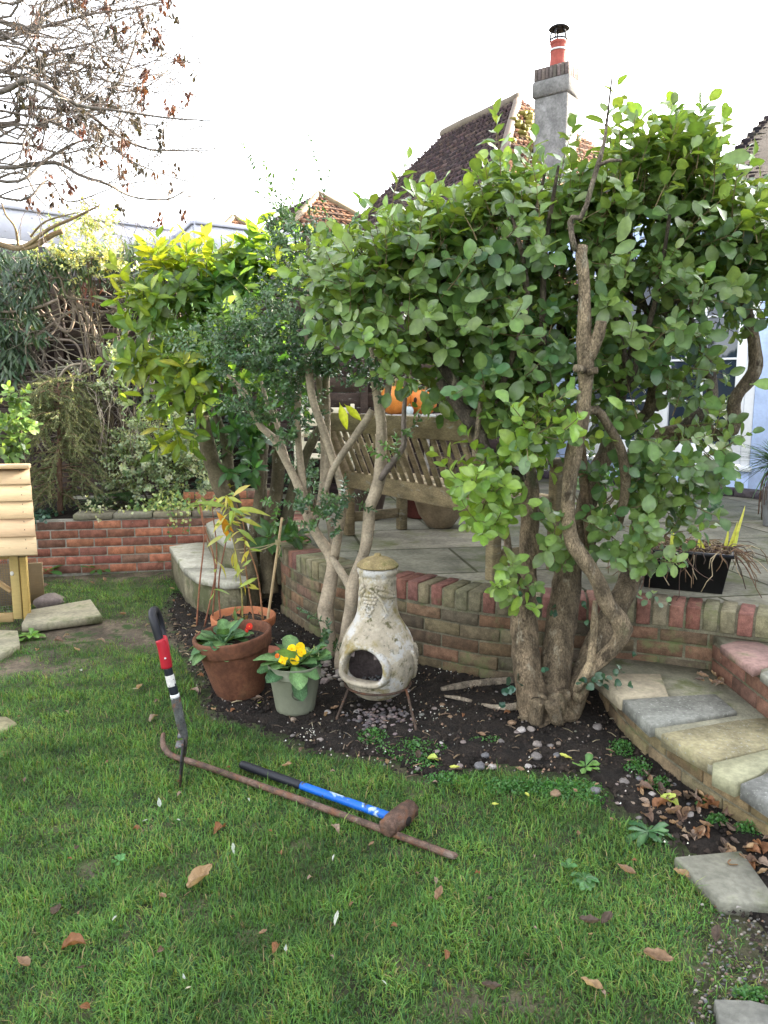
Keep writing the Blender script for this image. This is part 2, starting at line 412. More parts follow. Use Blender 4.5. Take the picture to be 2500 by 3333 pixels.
# crumbs of earth, white grit and bark chips nobody could count
mb = MB(); chips = MB()
bx = np.random.uniform(x0, x1, 26000); by = np.random.uniform(y0, min(y1, 5.6), 26000); ok = inpoly(bx, by, SOILP)
for x, y in zip(bx[ok], by[ok]):
    if y < 1.3: continue
    r = random.random(); s = random.uniform(.003, .008) * (1.6 if r < .12 else 1)
    if r < .80: c = jitcol((.019, .014, .0105), .6); s *= 1.3
    elif r < .84: c = jitcol((.55, .53, .47), .2); s *= .62
    elif r < .93: c = jitcol((.17, .11, .07), .4)
    else: c = jitcol((.13, .12, .10), .4)
    q = [Vector((math.cos(a), math.sin(a), 0)) * s * random.uniform(.6, 1.2) for a in (0, 1.6, 3.1, 4.7)]
    z = hgt(x, y) + .007
    b = [(x + v.x, y + v.y, z - .003) for v in q] + [(x + random.uniform(-.3, .3) * s, y, z + s * random.uniform(.5, 1.1))]
    mb.add(b, [(0, 1, 4), (1, 2, 4), (2, 3, 4), (3, 0, 4)], c)
mb.build("grit_and_crumbs", M("grit", None, .9, .2, 60, 0), kind="stuff")

# ------------------------------------------------------------ patio
WALLP = [(-.86, 7.7), (-.81, 6.9), (-.775, 5.8), (-.715, 5.2), (-.625, 4.97), (-.515, 4.76), (-.418, 4.61), (-.2, 4.4), (.06, 4.19), (.33, 4.0), (.56, 3.87),
         (.9, 3.78), (1.235, 3.71), (1.5, 3.60), (1.754, 3.47), (2.3, 3.16), (3.1, 2.7)]
wp, _ = spline([Vector((a, b, 0)) for a, b in WALLP], [0] * len(WALLP))
wl = [0.0]
for a, b in zip(wp, wp[1:]): wl.append(wl[-1] + (b - a).length)
def wat(s):
    """point and tangent of the wall's outer face at arc length s"""
    s = max(0, min(s, wl[-1] - 1e-4)); i = max(0, next((k for k in range(len(wl)) if wl[k] > s), len(wl)) - 1)
    i = min(i, len(wp) - 2); t = (s - wl[i]) / (wl[i + 1] - wl[i])
    return wp[i].lerp(wp[i + 1], t), (wp[i + 1] - wp[i]).normalized()
inner = []
for k in range(0, 60):
    p, t = wat(wl[-1] * k / 59); inner.append((p.x - t.y * .19, p.y + t.x * .19))
PATP = inner + [(9, 2.0), (9, 12), (-3.2, 12), (-3.2, 7.7)]
def flag_material():
    m = M("flagstones", (.19, .18, .15), .8, .28, 4, .3, 130, [((.115, .125, .06), 2.2, .5, .66), ((.34, .33, .28), 50, .66, .76)])
    nt = m.node_tree; nd, ln = nt.nodes, nt.links; b = nd["Principled BSDF"]
    tc = nd.new("ShaderNodeTexCoord"); mp = nd.new("ShaderNodeMapping"); mp.inputs["Rotation"].default_value = (0, 0, R(-9)); mp.inputs["Location"].default_value = (.37, .10, 0)
    ln.new(tc.outputs["Object"], mp.inputs[0])
    br = nd.new("ShaderNodeTexBrick"); br.inputs["Scale"].default_value = 1.0; br.inputs["Mortar Size"].default_value = .011; br.inputs["Mortar Smooth"].default_value = .3
    br.inputs["Brick Width"].default_value = 1.02; br.inputs["Row Height"].default_value = .72; br.offset = .4; br.squash = .6; br.squash_frequency = 3
    br.inputs["Color1"].default_value = (.62, .66, .6, 1); br.inputs["Color2"].default_value = (1.25, 1.2, 1.12, 1); br.inputs["Mortar"].default_value = (.35, .36, .26, 1)
    ln.new(mp.outputs[0], br.inputs["Vector"])
    src = b.inputs["Base Color"].links[0].from_socket
    x = nd.new("ShaderNodeMix"); x.data_type = 'RGBA'; x.blend_type = 'MULTIPLY'; x.inputs[0].default_value = 1
    ln.new(src, x.inputs[6]); ln.new(br.outputs["Color"], x.inputs[7]); ln.new(x.outputs[2], b.inputs["Base Color"])
    bp = nd.new("ShaderNodeBump"); bp.inputs["Strength"].default_value = .9; bp.inputs["Distance"].default_value = .012; bp.invert = True
    ln.new(br.outputs["Fac"], bp.inputs["Height"]); ln.new(b.inputs["Normal"].links[0].from_socket, bp.inputs["Normal"]); ln.new(bp.outputs[0], b.inputs["Normal"])
    return m
mb = MB(); mb.prism(PATP, 0.0, PZ - .004); mb.build("patio_paving", flag_material(), kind="structure")
# raised earth behind the red brick wall
BED = [(-9, 6.15), (-3.2, 6.33), (-2.2, 6.62), (-1.3, 6.85), (-.95, 6.9), (-.95, 12), (-9, 12)]
mb = MB(); mb.prism(BED, -.02, .44); mb.build("planting_bed", SOIL, kind="structure")

# ------------------------------------------------------------ brick walls
def courses(mb, mo, at, s0, s1, z0, n, pal, L=.215, H=.065, J=.01, D=.1, off=0.0, face=0.0, seed=1):
    """stretcher bond along the curve 'at'; bricks into mb, bed of mortar into mo"""
    rr = random.Random(seed)
    for k in range(n):
        z = z0 + k * (H + J); s = s0 - (rr.uniform(.0, .02) + (L / 2 if k % 2 else 0)) 
        while s < s1 - .02:
            a, b = max(s, s0), min(s + L, s1)
            if b - a > .03:
                p, t = at((a + b) / 2); nrm = Vector((-t.y, t.x, 0))
                pr = rr.uniform(-.0025, .0025)
                c = p + nrm * (D / 2 + face + pr) + Vector((0, 0, z + H / 2))
                x = Matrix((t, nrm, Vector((0, 0, 1)))).transposed()
                mb.box(c, (b - a, D, H), x @ Matrix.Rotation(rr.uniform(-.006, .006), 3, 'Y'), jitcol(rr.choice(pal), .2, .06), .004)
            s += L + J
    m = max(2, int((s1 - s0) / .06)); A = []; B = []
    for i in range(m + 1):
        p, t = at(s0 + (s1 - s0) * i / m); nrm = Vector((-t.y, t.x, 0))
        A.append(p + nrm * (face + .006)); B.append(p + nrm * (face + D + .004))
    zt = z0 + n * (H + J); rows = [[(q.x, q.y, z0 - .1) for q in A], [(q.x, q.y, zt) for q in A], [(q.x, q.y, zt) for q in B]]
    V = sum(rows, []); w = m + 1
    mo.add(V, np.array([(r * w + i, r * w + i + 1, (r + 1) * w + i + 1, (r + 1) * w + i) for r in (0, 1) for i in range(m)]))
OLD = [(.125, .082, .05), (.15, .092, .055), (.105, .08, .048), (.125, .098, .056), (.165, .092, .056), (.09, .072, .046), (.135, .108, .062), (.15, .085, .052)]
COP = [(.19, .17, .10), (.16, .14, .085), (.21, .19, .12), (.17, .16, .095), (.15, .13, .08), (.19, .165, .10), (.18, .16, .09)]
COPR = [(.195, .088, .066), (.17, .082, .064), (.215, .10, .076)]
wall = thing("patio_wall", "curved brick retaining wall along the patio edge, capped with upright yellow and red bricks", "brick wall", (.3, 4.05, 0))
bk, mo, cb = MB(), MB(), MB()
WE = wl[-1]
courses(bk, mo, wat, .3, WE, -.012, 5, OLD, seed=3, face=.006)
rr = random.Random(5); s = .3; i = 0
reds = {}
while s < WE - .07:
    p, t = wat(s + .0325); nrm = Vector((-t.y, t.x, 0))
    far = p.y > 5.1
    red = rr.random() < (.55 if far else .14) or (p.x > 1.0 and i % 3 == 0) or (.02 < p.x < .18) or (.25 < p.x < .32) or (abs(p.x + .6) < .035)
    c = jitcol(rr.choice(COPR if red else COP), .16, .05)
    x = Matrix((t, nrm, Vector((0, 0, 1)))).transposed()
    dz = rr.uniform(-.003, .003)
    cb.box(p + nrm * (.1075 - .006 + rr.uniform(-.004, .004)) + Vector((0, 0, PZ - .055 + dz)), (.065, .215, .107), x @ Matrix.Rotation(rr.uniform(-.015, .015), 3, 'Y'), c, .004)
    s += .0765; i += 1
m = 90; rows = [[], [], []]
for k in range(m + 1):
    p, t = wat(.3 + (WE - .3) * k / m); nrm = Vector((-t.y, t.x, 0))
    a = p + nrm * .003; b = p + nrm * .2
    rows[0].append((a.x, a.y, PZ - .125)); rows[1].append((a.x, a.y, PZ - .012)); rows[2].append((b.x, b.y, PZ - .012))
mo.add(sum(rows, []), np.array([(r * (m + 1) + q, r * (m + 1) + q + 1, (r + 1) * (m + 1) + q + 1, (r + 1) * (m + 1) + q) for r in (0, 1) for q in range(m)]))
MOSSBRICK = M("mossy_brick", None, .9, .32, 22, .5, 130, [((.30, .31, .24), 60, .68, .75), ((.13, .14, .06), 6, .54, .7)])
bk.build("brickwork", MOSSBRICK, wall); mo.build("mortar", MORTAR, wall); cb.build("coping", MOSSBRICK, wall)

# the red brick wall that holds the planting bed
def line_at(pts):
    vs_ = [Vector((a, b, 0)) for a, b in pts]; ls = [0]
    for a, b in zip(vs_, vs_[1:]): ls.append(ls[-1] + (b - a).length)
    def at(s):
        s = max(0, min(s, ls[-1] - 1e-6)); i = max(k for k in range(len(ls) - 1) if ls[k] <= s)
        return vs_[i].lerp(vs_[i + 1], (s - ls[i]) / (ls[i + 1] - ls[i])), (vs_[i + 1] - vs_[i]).normalized()
    return at, ls[-1]
REDL = [(-5.2, 5.85), (-2.88, 6.27), (-1.0, 6.60)]
rat, rlen = line_at(REDL)
rw = thing("red_brick_wall", "low red brick wall under the conifer, holding back the planting bed", "brick wall", (-2.2, 6.4, 0))
bk, mo, cp_ = MB(), MB(), MB()
RED = [(.36, .145, .085), (.32, .125, .078), (.39, .16, .095), (.25, .10, .074), (.40, .17, .10), (.21, .11, .08), (.30, .125, .085)]
courses(bk, mo, rat, 0, rlen, .0, 6, RED, face=0, seed=8)
bk.build("brickwork", BRICK, rw); mo.build("mortar", M("pale_mortar", (.27, .26, .22), .95, .3, 14, .5, 140, [((.13, .14, .08), 6, .55, .7)]), rw)
s = rlen - 1.62
while s < rlen - .02:
    p, t = rat(s + .16); nrm = Vector((-t.y, t.x, 0))
    cp_.box(p + nrm * .10 + Vector((0, 0, .45 + .026)), (.312, .215, .05), Matrix((t, nrm, Vector((0, 0, 1)))).transposed(), jitcol((.19, .17, .13), .2), .006); s += .322
cp_.build("coping", STONE, rw)
e = thing("raised_brickwork", "higher red brickwork with dark mortar joints rising behind the pale stone steps", "brick wall", (-1.2, 6.75, .0))
bk, mo = MB(), MB(); eat, elen = line_at([(-1.75, 6.64), (-.93, 6.80)])
courses(bk, mo, eat, 0, elen, .505, 2, RED[2:], seed=4); bk.build("brickwork", BRICK, e); mo.build("mortar", MORTAR, e)

# pale stone steps between the red wall and the laurel
st_ = thing("stone_steps", "pair of mossy pale stone steps between red wall and laurel trunks", "steps", (-1.3, 6.0, 0))
lowp = gpoly([(551, 1778), (598, 1852), (735, 1897), (1000, 1890), (980, 1700), (640, 1770)], .26)
lb = MB(); lb.prism([tuple(Gd(x, y, .215))[:2] for x, y in [(556, 1792), (600, 1866), (640, 1893), (735, 1912), (800, 1908), (815, 1730), (640, 1780)]], -.05, .21, (.16, .15, .105))
lb.build("riser", M("mossy_render", (.185, .165, .105), .95, .35, 7, 1.0, 30, [((.085, .09, .042), 4, .46, .62), ((.22, .2, .15), 12, .6, .72)]), st_)
sl_ = MB(); A = [tuple(Gd(x, y, .255))[:2] for x, y in [(551, 1778), (596, 1845), (733, 1846), (760, 1765), (640, 1765)]]
sl_.prism(A, .212, .255, (.40, .38, .31), .02)
B = [tuple(Gd(x, y, .255))[:2] for x, y in [(598, 1850), (640, 1880), (735, 1898), (806, 1893), (822, 1720), (770, 1765), (738, 1848)]]
sl_.prism(B, .212, .255, (.37, .355, .29), .02); sl_.build("tread_slab", STONE, st_)
ub = MB(); U = [tuple(Gd(x, y, .44))[:2] for x, y in [(671, 1703), (688, 1735), (730, 1765), (800, 1775), (830, 1770), (850, 1665), (700, 1690)]]
ub.prism(U, .20, .40, (.15, .145, .10)); ub.build("upper_riser", bpy.data.materials["mossy_render"], st_)
ub = MB(); ub.prism(U, .402, .44, (.29, .28, .23), .015); ub.build("upper_slab", STONE, st_)

# curved steps at the right
cs = thing("curved_garden_steps", "curved brick garden steps with crazy paved stone treads below the patio", "steps", (1.4, 3.0, 0))
CURVE = [(1.06, 3.66), (1.045, 3.52), (1.045, 3.3), (1.06, 3.1), (1.095, 2.93), (1.15, 2.72), (1.23, 2.5), (1.34, 2.28), (1.5, 2.05), (1.75, 1.82), (2.1, 1.65)]
cpts, _ = spline([Vector((a, b, 0)) for a, b in CURVE], [0] * len(CURVE)); ccat, clen = line_at([(p.x, p.y) for p in cpts])
bk, mo = MB(), MB(); YEL = [(.18, .135, .072), (.16, .12, .066), (.20, .15, .08), (.175, .14, .08), (.15, .11, .06)]
courses(bk, mo, ccat, 0, clen, -.012, 2, YEL, face=.02, seed=9); bk.build("brick_riser", MOSSBRICK, cs); mo.build("mortar", MORTAR, cs)
ED = [Vector((p.x, p.y, 0)) for p in cpts]; ED_out = []
for k in range(0, 41):
    p, t = ccat(clen * k / 40); ED_out.append(p - Vector((-t.y, t.x, 0)) * .012)
tread = [(p.x, p.y) for p in ED_out] + [(2.9, 1.9), (2.9, 3.0), (1.9, 3.42), (1.5, 3.66), (1.2, 3.8)]
mb = MB(); mb.prism(tread, .138, .172, (.20, .19, .13)); mb.build("mortar_bed", M("tread_mortar", (.27, .255, .185), .95, .25, 9, .6, 80, [((.15, .165, .07), 4, .56, .7)]), cs)
def tslab(name, pts, col, mat, nf=2):
    pts = [(x - 25, y + 5) if i < nf else (x, y) for i, (x, y) in enumerate(pts)]
    m_ = MB(); q = [tuple(Gd(x, y, .187))[:2] for x, y in pts]; m_.prism(q, .136, .189, col, .012); return m_.build(name, mat, cs)
GRAN = M("granular_concrete", None, .85, .3, 6, .7, 190, [((.42, .42, .38), 75, .58, .66), ((.13, .145, .045), 3, .56, .72)])
tslab("crazy_slab", [(1950, 2189), (2046, 2271), (2176, 2267), (2150, 2194)], (.31, .265, .185), STONE)["label"] = "pale buff slab against the wall"
tslab("crazy_slab", [(2052, 2274), (2142, 2356), (2262, 2340), (2400, 2318), (2330, 2260), (2180, 2268)], (.235, .235, .205), GRAN)["label"] = "grey speckled slab"
tslab("crazy_slab", [(2178, 2384), (2338, 2473), (2500, 2435), (2640, 2400), (2520, 2335), (2400, 2345)], (.32, .28, .165), GRAN)["label"] = "yellow speckled slab"
tslab("crazy_slab", [(2345, 2480), (2345, 2508), (2420, 2545), (2470, 2520), (2530, 2470), (2640, 2440), (2520, 2436)], (.31, .30, .19), STONE, 3)
tslab("crazy_slab", [(2436, 2548), (2540, 2618), (2700, 2560), (2560, 2490), (2480, 2525)], (.25, .25, .23), GRAN)
# second step
SS = [tuple(Gd(x, y, .345))[:2] for x, y in [(2317, 2076), (2454, 2175), (2640, 2310)]]
bk, mo = MB(), MB(); sat, slen = line_at(SS)
courses(bk, mo, sat, 0, slen, .172, 2, [(.17, .085, .058), (.15, .078, .055), (.19, .10, .066)], face=.006, seed=12); bk.build("upper_brick_riser", BRICK, cs); mo.build("upper_mortar", MORTAR, cs)
SB_ = [(a + .012, b + .010) for a, b in SS]
m_ = MB(); m_.prism([SB_[0], SB_[1], SB_[2], (3.2, 2.2), (3.2, 2.6), (2.3, 3.13), (1.80, 3.43)], .10, .352, (.25, .23, .17)); m_.build("upper_bed", bpy.data.materials["tread_mortar"], cs)
m_ = MB(); q = [tuple(Gd(x, y, .364))[:2] for x, y in [(2345, 2100), (2452, 2178), (2580, 2140), (2470, 2090), (2400, 2085)]]; m_.prism(q, .33, .364, (.29, .18, .155), .015); o = m_.build("upper_slab", STONE, cs); o["label"] = "faded pink slab"
m_ = MB(); q = [tuple(Gd(x, y, .364))[:2] for x, y in [(2475, 2190), (2600, 2280), (2750, 2240), (2620, 2140)]]; m_.prism(q, .33, .364, (.29, .28, .23), .015); m_.build("upper_slab", STONE, cs)

# stepping slabs in the lawn
def slab(label, pts, z, col, th=.05):
    q = [tuple(Gd(x, y, z))[:2] for x, y in pts]
    m_ = MB(); m_.prism(q, z - th, z, col, .015); c = (sum(p[0] for p in q) / len(q), sum(p[1] for p in q) / len(q), z - th)
    return tag(m_.build("stepping_slab", STONE, loc=c), label, "paving slab"), q
SLABS = []
for a in [("buff rectangular slab lying beside the rabbit hutch post", [(95, 1985), (296, 1950), (333, 2003), (108, 2032), (70, 2030)], .055, (.28, .255, .18)),
          ("buff slab with grass over its edge, cut off below the hutch mesh", [(-200, 2045), (58, 2052), (65, 2095), (-10, 2135), (-250, 2170)], .03, (.30, .28, .20)),
          ("sliver of buff slab sunk in open lawn at the picture edge", [(-200, 2330), (20, 2332), (55, 2352), (10, 2378), (-200, 2390)], .01, (.30, .27, .16)),
          ("grey pointed slab among fallen leaves at the foot of the curved steps", [(2196, 2789), (2412, 2769), (2470, 2850), (2510, 2905), (2560, 2950), (2345, 2932)], .03, (.20, .195, .155)),
          ("grey slab half buried in the gravel, lowest in view", [(2325, 3252), (2445, 3256), (2620, 3300), (2620, 3500), (2380, 3420), (2345, 3330)], .03, (.20, .20, .175))]:
    SLABS.append(slab(*a)[1])

# ------------------------------------------------------------ chiminea
random.seed(21)
CH = Vector((-.03, 3.52, .012))
CLAY = M("weathered_clay", (.38, .33, .25), .9, .22, 7, .5, 90,
         [((.47, .455, .43), 7, .5, .6), ((.235, .19, .075), 6, .5, .64), ((.34, .20, .11), 6, .6, .74), ((.11, .10, .05), 26, .56, .68), ((.07, .065, .045), 55, .6, .7)])
chim = thing("chiminea", "pale weathered clay chiminea with a bulbous belly, open mouth and grape relief on its neck", "chiminea", CH)
prof = [(.001, .052), (.06, .052), (.088, .058), (.1, .066), (.104, .074), (.12, .08), (.126, .09), (.150, .115), (.170, .155), (.181, .2), (.184, .24), (.180, .285), (.168, .33), (.150, .37), (.128, .405),
        (.110, .435), (.099, .465), (.0935, .50), (.0905, .54), (.089, .58), (.0885, .615), (.09, .63), (.0865, .635), (.0865, .645), (.091, .652), (.0945, .662), (.0945, .674), (.09, .682), (.082, .684), (.08, .60), (.082, .50), (.1, .43)]
# finer rows
pr2 = []
for (a, b), (c, d) in zip(prof, prof[1:]):
    n_ = max(1, int(math.hypot(c - a, d - b) / .006))
    pr2 += [(a + (c - a) * t / n_, b + (d - b) * t / n_) for t in range(n_)]
pr2.append(prof[-1])
mdir = Vector((-.40, -.90, .10)).normalized(); mx = Vector((0, 0, 1)).cross(mdir).normalized(); mz = mdir.cross(mx)   # mx points to the viewer's right
MC = CH + Vector((0, 0, .218)) + mdir * .160
def dshape(a):
    ca, sa = math.cos(a), math.sin(a)
    if sa >= 0: return ca * .100, sa * .092
    return .100 * math.copysign(abs(ca) ** .55, ca) + .004 * sa, -.062 * abs(sa) ** .75
def inmouth(q):
    d = q - MC
    if d.dot(mdir) < -.11: return False
    x, z = d.dot(mx), d.dot(mz); a = math.atan2(z, x)
    ex, ez = dshape(a)
    return math.hypot(x, z) < math.hypot(ex, ez) * 1.10
mb = MB(); mb.lathe(pr2, 110, CH, keep=lambda q: not inmouth(q), wob=.02); body = mb.build("body", CLAY, chim, smooth=True)
# inner wall, soot dark
mb = MB(); mb.lathe([(r * .9, z) for r, z in prof[6:17]] , 60, CH, keep=lambda q: not inmouth(q + (q - CH).normalized() * .015)); mb.lathe([(.001, .10), (.113, .10)], 60, CH)
mb.build("fire_chamber", M("sooty_clay", (.135, .11, .105), .95, .3, 10, .3, 60), chim, smooth=True)
# protruding mouth rim
mb = MB(); na = 72
def rimring(s, dep):
    o = []
    for k in range(na):
        ex, ez = dshape(2 * math.pi * k / na); h = math.hypot(ex, ez); g = s / h if h else 0
        o.append(MC + mx * (ex + ex * g) + mz * (ez + ez * g) + mdir * dep)
    return o
rings = [rimring(*q) for q in [(.034, -.055), (.031, -.03), (.0275, -.006), (.024, .006), (.017, .014), (.009, .016), (.002, .012), (-.002, .003), (-.003, -.02), (-.001, -.05)]]
for r_ in rings[:2]:
    for i, q in enumerate(r_):
        d = q - CH; 
V = [tuple(q + rv(.0006)) for r_ in rings for q in r_]
mb.add(V, np.array([(i * na + k, i * na + (k + 1) % na, (i + 1) * na + (k + 1) % na, (i + 1) * na + k) for i in range(len(rings) - 1) for k in range(na)]))
mb.build("mouth_rim", CLAY, chim, smooth=True)
# relief on the neck: grapes, vine leaf and stem; a second leaf on the belly
def prof_r(z):
    for (a, b), (c, d) in zip(prof[6:], prof[7:]):
        if b <= z <= d: return a + (c - a) * (z - b) / (d - b + 1e-9)
    return .09
def onneck(ang, z, out=0.0):
    r = prof_r(z) + out; a = R(-90 + ang); return CH + Vector((r * math.cos(a), r * math.sin(a), z))
mb = MB()
for row, (n_, dz) in enumerate([(4, 0), (5, .017), (4, .033), (3, .049), (3, .063), (2, .077), (1, .09)]):
    for k in range(n_):
        mb.ball(onneck(-24 + (k - (n_ - 1) / 2) * 9.5, .565 - dz, 0), .0105, seg=10, rings=6)
def relief_leaf(a0, z0, a1, z1, wid, ribs):
    p0, p1 = Vector((a0, z0)), Vector((a1, z1))
    for k in range(ribs):
        t = (k + .5) / ribs; w = math.sin(math.pi * min(1, t * .85 + .15)) ** .7 * wid
        q = p0.lerp(p1, t); dz = (z1 - z0); da = (a1 - a0)
        for s_ in (-1, 1):
            e = (q.x + da * .13, q.y + dz * .13 + s_ * w)
            mb.tube([onneck(q.x, q.y, 0), onneck((q.x + e[0]) / 2, (q.y + e[1]) / 2, .006), onneck(*e, .001)], [.006, .0075, .004], 6)
    mb.tube([onneck(a0, z0), onneck((a0 + a1) / 2, (z0 + z1) / 2, .003), onneck(a1, z1)], [.0045, .005, .003], 6)
relief_leaf(-10, .60, 52, .562, .026, 9)
relief_leaf(-40, .60, -62, .57, .03, 6)
mb.tube([onneck(-34, .60, 0), onneck(-14, .585, .005), onneck(8, .55, .006), onneck(22, .50, .006), onneck(26, .475, .004)], [.006, .008, .0075, .007, .005], 7)
mb.tube([onneck(22, .50, .002), onneck(32, .50, .002)], .004, 6)
mb.tube([onneck(26, .48, .002), onneck(14, .462, .001)], .004, 6)
mb.build("grape_relief", CLAY, chim, smooth=True); mb = MB()
relief_leaf(62, .30, 84, .16, .03, 8); relief_leaf(80, .32, 105, .2, .03, 7)
mb.build("leaf_relief", CLAY, chim, smooth=True)
mb = MB()
for k in range(120):
    a, r = random.uniform(0, 6.28), .105 * random.random() ** .5
    mb.ball(CH + Vector((r * math.cos(a), r * math.sin(a), .102 + .012 * random.random())), random.uniform(.004, .013), jitcol((.32, .315, .32), .5), 5, 3, (1, 1, .7), .8)
ash = mb.build("ash", M("ash", None, .95, .4, 40, .4, 120), chim); ash["kind"] = "stuff"
LIDM = M("lichen_lid", (.26, .20, .095), .9, .3, 14, .5, 90, [((.15, .14, .05), 13, .5, .66), ((.40, .34, .2), 30, .62, .72)])
mb = MB(); mb.lathe([(.078, .683), (.0965, .686), (.099, .691), (.096, .697), (.08, .712), (.055, .726), (.03, .733), (.018, .735), (.016, .74), (.017, .744), (.012, .748), (.001, .749)], 56, CH, wob=.02)
tag(mb.build("clay_cover", LIDM, loc=CH + Vector((0, 0, .683)), smooth=True), "lichen covered clay lid with a small knob, resting on the chiminea", "lid")
stand = thing("chiminea_stand", "rusty iron three-legged stand holding the chiminea above the soil", "stand", CH)
mb = MB(); ring = [CH + Vector((.158 * math.cos(a), .158 * math.sin(a), .115)) for a in [2 * math.pi * k / 40 for k in range(41)]]
mb.tube(ring, .0055, 6, (.08, .05, .035), smooth=False); mb.build("ring", METALR, stand, smooth=True)
for a, top, foot in [(0, P(1145, 2262, 3.45), Gd(1098, 2342, .0)), (1, P(1316, 2255, 3.44), Gd(1353, 2376, .0)), (2, CH + Vector((.03, .156, .115)), CH + Vector((.05, .27, 0)))]:
    mb = MB(); top = CH + (Vector((top.x, top.y, 0)) - Vector((CH.x, CH.y, 0))).normalized() * .158 + Vector((0, 0, .115))
    mb.tube([top, top.lerp(foot, .5) + Vector((0, 0, .006)), foot + Vector((0, 0, .012)), foot + (foot - top) * .03 + Vector((0, 0, -.012))], .0062, 7, (.075, .05, .035)); mb.build("leg", METALR, stand, smooth=True)

# ------------------------------------------------------------ pots
def pot(root, name, c, prof, mat, rot=None, soil=.8, sr=None):
    mb = MB(); mb.lathe(prof, 56, c, rot, wob=.012); mb.build(name, mat, root, smooth=True)
def soil_disc(root, c, r, z, rot=None, name="compost", col=(.03, .022, .016)):
    mb = MB(); mb.lathe([(.001, z + .006), (r * .5, z + .008), (r, z)], 24, c, rot, col); 
    for k in range(60):
        a, q = random.uniform(0, 6.28), r * random.random() ** .5
        p = Vector((q * math.cos(a), q * math.sin(a), z + .006)); p = rot @ p if rot is not None else p
        mb.ball(Vector(c) + p, random.uniform(.004, .009), jitcol(random.choice([(.03, .022, .016), (.05, .035, .025), (.16, .1, .06)]), .3), 5, 3)
    mb.build(name, M("compost", None, .95, .4, 50, .5, 90), root)
# large terracotta pot, leaning a little
TC = Vector((-.722, 3.70, .005)); tr = Matrix.Rotation(R(-6.5), 3, 'Y') @ Matrix.Rotation(R(2), 3, 'X')
tp = thing("terracotta_pot", "large rust brown terracotta pot with a thick rim, tilted on the soil", "plant pot", TC)
DTERRA = M("aged_terracotta", (.118, .047, .025), .85, .3, 6, .3, 130, [((.20, .105, .05), 5, .56, .74), ((.055, .034, .022), 6, .56, .74), ((.36, .25, .19), 55, .7, .78)])
pot(tp, "pot_body", TC, [(.001, .0), (.112, .0), (.12, .008), (.135, .06), (.155, .15), (.172, .238)], DTERRA, tr)
pot(tp, "rim", TC, [(.172, .238), (.184, .242), (.187, .25), (.196, .308), (.195, .316), (.187, .32), (.178, .316), (.172, .28), (.165, .262), (.14, .262)], DTERRA, tr)
soil_disc(tp, TC, .168, .268, tr)
GREENS = [(.04, .09, .038), (.055, .115, .045), (.075, .14, .05)]
def rosette(pname, label, c, rot, n, LL, pal, tilt=(.25, .85), cat="plant", WR=.48, z=0):
    t = thing(pname, label, cat, c)
    bag = Bag(); 
    for k in range(n):
        a = k * 2.4 + random.uniform(-.3, .3); e = random.uniform(*tilt); d = Vector((math.cos(a) * math.cos(e), math.sin(a) * math.cos(e), math.sin(e)))
        if rot is not None: d = rot @ d
        L = random.uniform(*LL)
        bag.add(Vector(c) + Vector((d.x, d.y, 0)) * .015, d, Vector((-d.x * .6, -d.y * .6, 1)) + rv(.15), L, L * WR, jitcol(random.choice(pal), .15))
    mb = MB(); bag.flush(mb, 'obov', .5, .25, 1.9, .2); mb.build("leaves", CRINKLE, t, smooth=True)
    return t
def flower(root, name, c, r, nrm, col, eye=(.45, .16, .01), n=5):
    mb = MB(); nrm = Vector(nrm).normalized(); u = nrm.orthogonal().normalized(); w = nrm.cross(u); bag = Bag()
    for k in range(n):
        a = 2 * math.pi * k / n; d = u * math.cos(a) + w * math.sin(a)
        bag.add(c, d + nrm * .25, nrm - d * .2, r, r * 1.15, jitcol(col, .08, .03))
    bag.flush(mb, 'petal', .25, .15, 1.0, .1); mb.ball(Vector(c) + nrm * .002, r * .16, eye, 6, 4); mb.build(name, PETAL, root)
p1 = rosette("primrose_plant", "dark crinkled primrose leaves with one small red bloom in the big terracotta pot", TC + tr @ Vector((-.045, -.02, .28)), tr, 32, (.09, .155), GREENS, (.1, 1.1))
fc = TC + tr @ Vector((.105, -.06, .36)); mb = MB(); mb.tube([TC + tr @ Vector((.05, -.03, .27)), fc], .0025, 5, (.1, .16, .05)); mb.build("stem", LEAF, p1)
flower(p1, "flower", fc, .016, (-.1, -.8, .4), (.42, .02, .008), (.6, .25, .02)); flower(p1, "flower", fc + Vector((-.012, -.005, -.016)), .012, (-.5, -.7, .2), (.35, .015, .01), (.6, .25, .02))
# grey green plastic pot with an embossed round emblem
GC = Vector((-.425, 3.50, .0))
gp = thing("plastic_pot", "sage grey plastic pot with an embossed round tree emblem", "plant pot", GC)
SAGE = M("sage_plastic", (.175, .185, .13), .55, .08, 5, .06, 200)
PS = 1.07
pg = [(.001, .0), (.078, .0), (.085, .004), (.089, .02), (.112, .165), (.1135, .168), (.1165, .171), (.1165, .176), (.114, .178), (.119, .216), (.12, .22), (.117, .222), (.113, .218), (.108, .17), (.1, .165)]
pg = [(a * PS, b * PS) for a, b in pg]; pot(gp, "pot_body", GC, pg, SAGE); soil_disc(gp, GC, .113, .197)
EMA, EMZ = R(-90 + 17), .118                                   # the emblem's place on the pot wall
def onpot(dx, dz, out=.0):
    z = EMZ + dz; r = (.089 + (z / PS - .02) * (.112 - .089) / .145) * PS + out; a = EMA + dx / .1
    return GC + Vector((r * math.cos(a), r * math.sin(a), z))
mb = MB(); ER = .0315
for rad, tr_ in ((ER, .0019), (ER * .97, .0012)):
    mb.tube([onpot(rad * math.cos(a), rad * math.sin(a), .0004) for a in [2 * math.pi * k / 60 for k in range(61)]], tr_, 6, smooth=False)
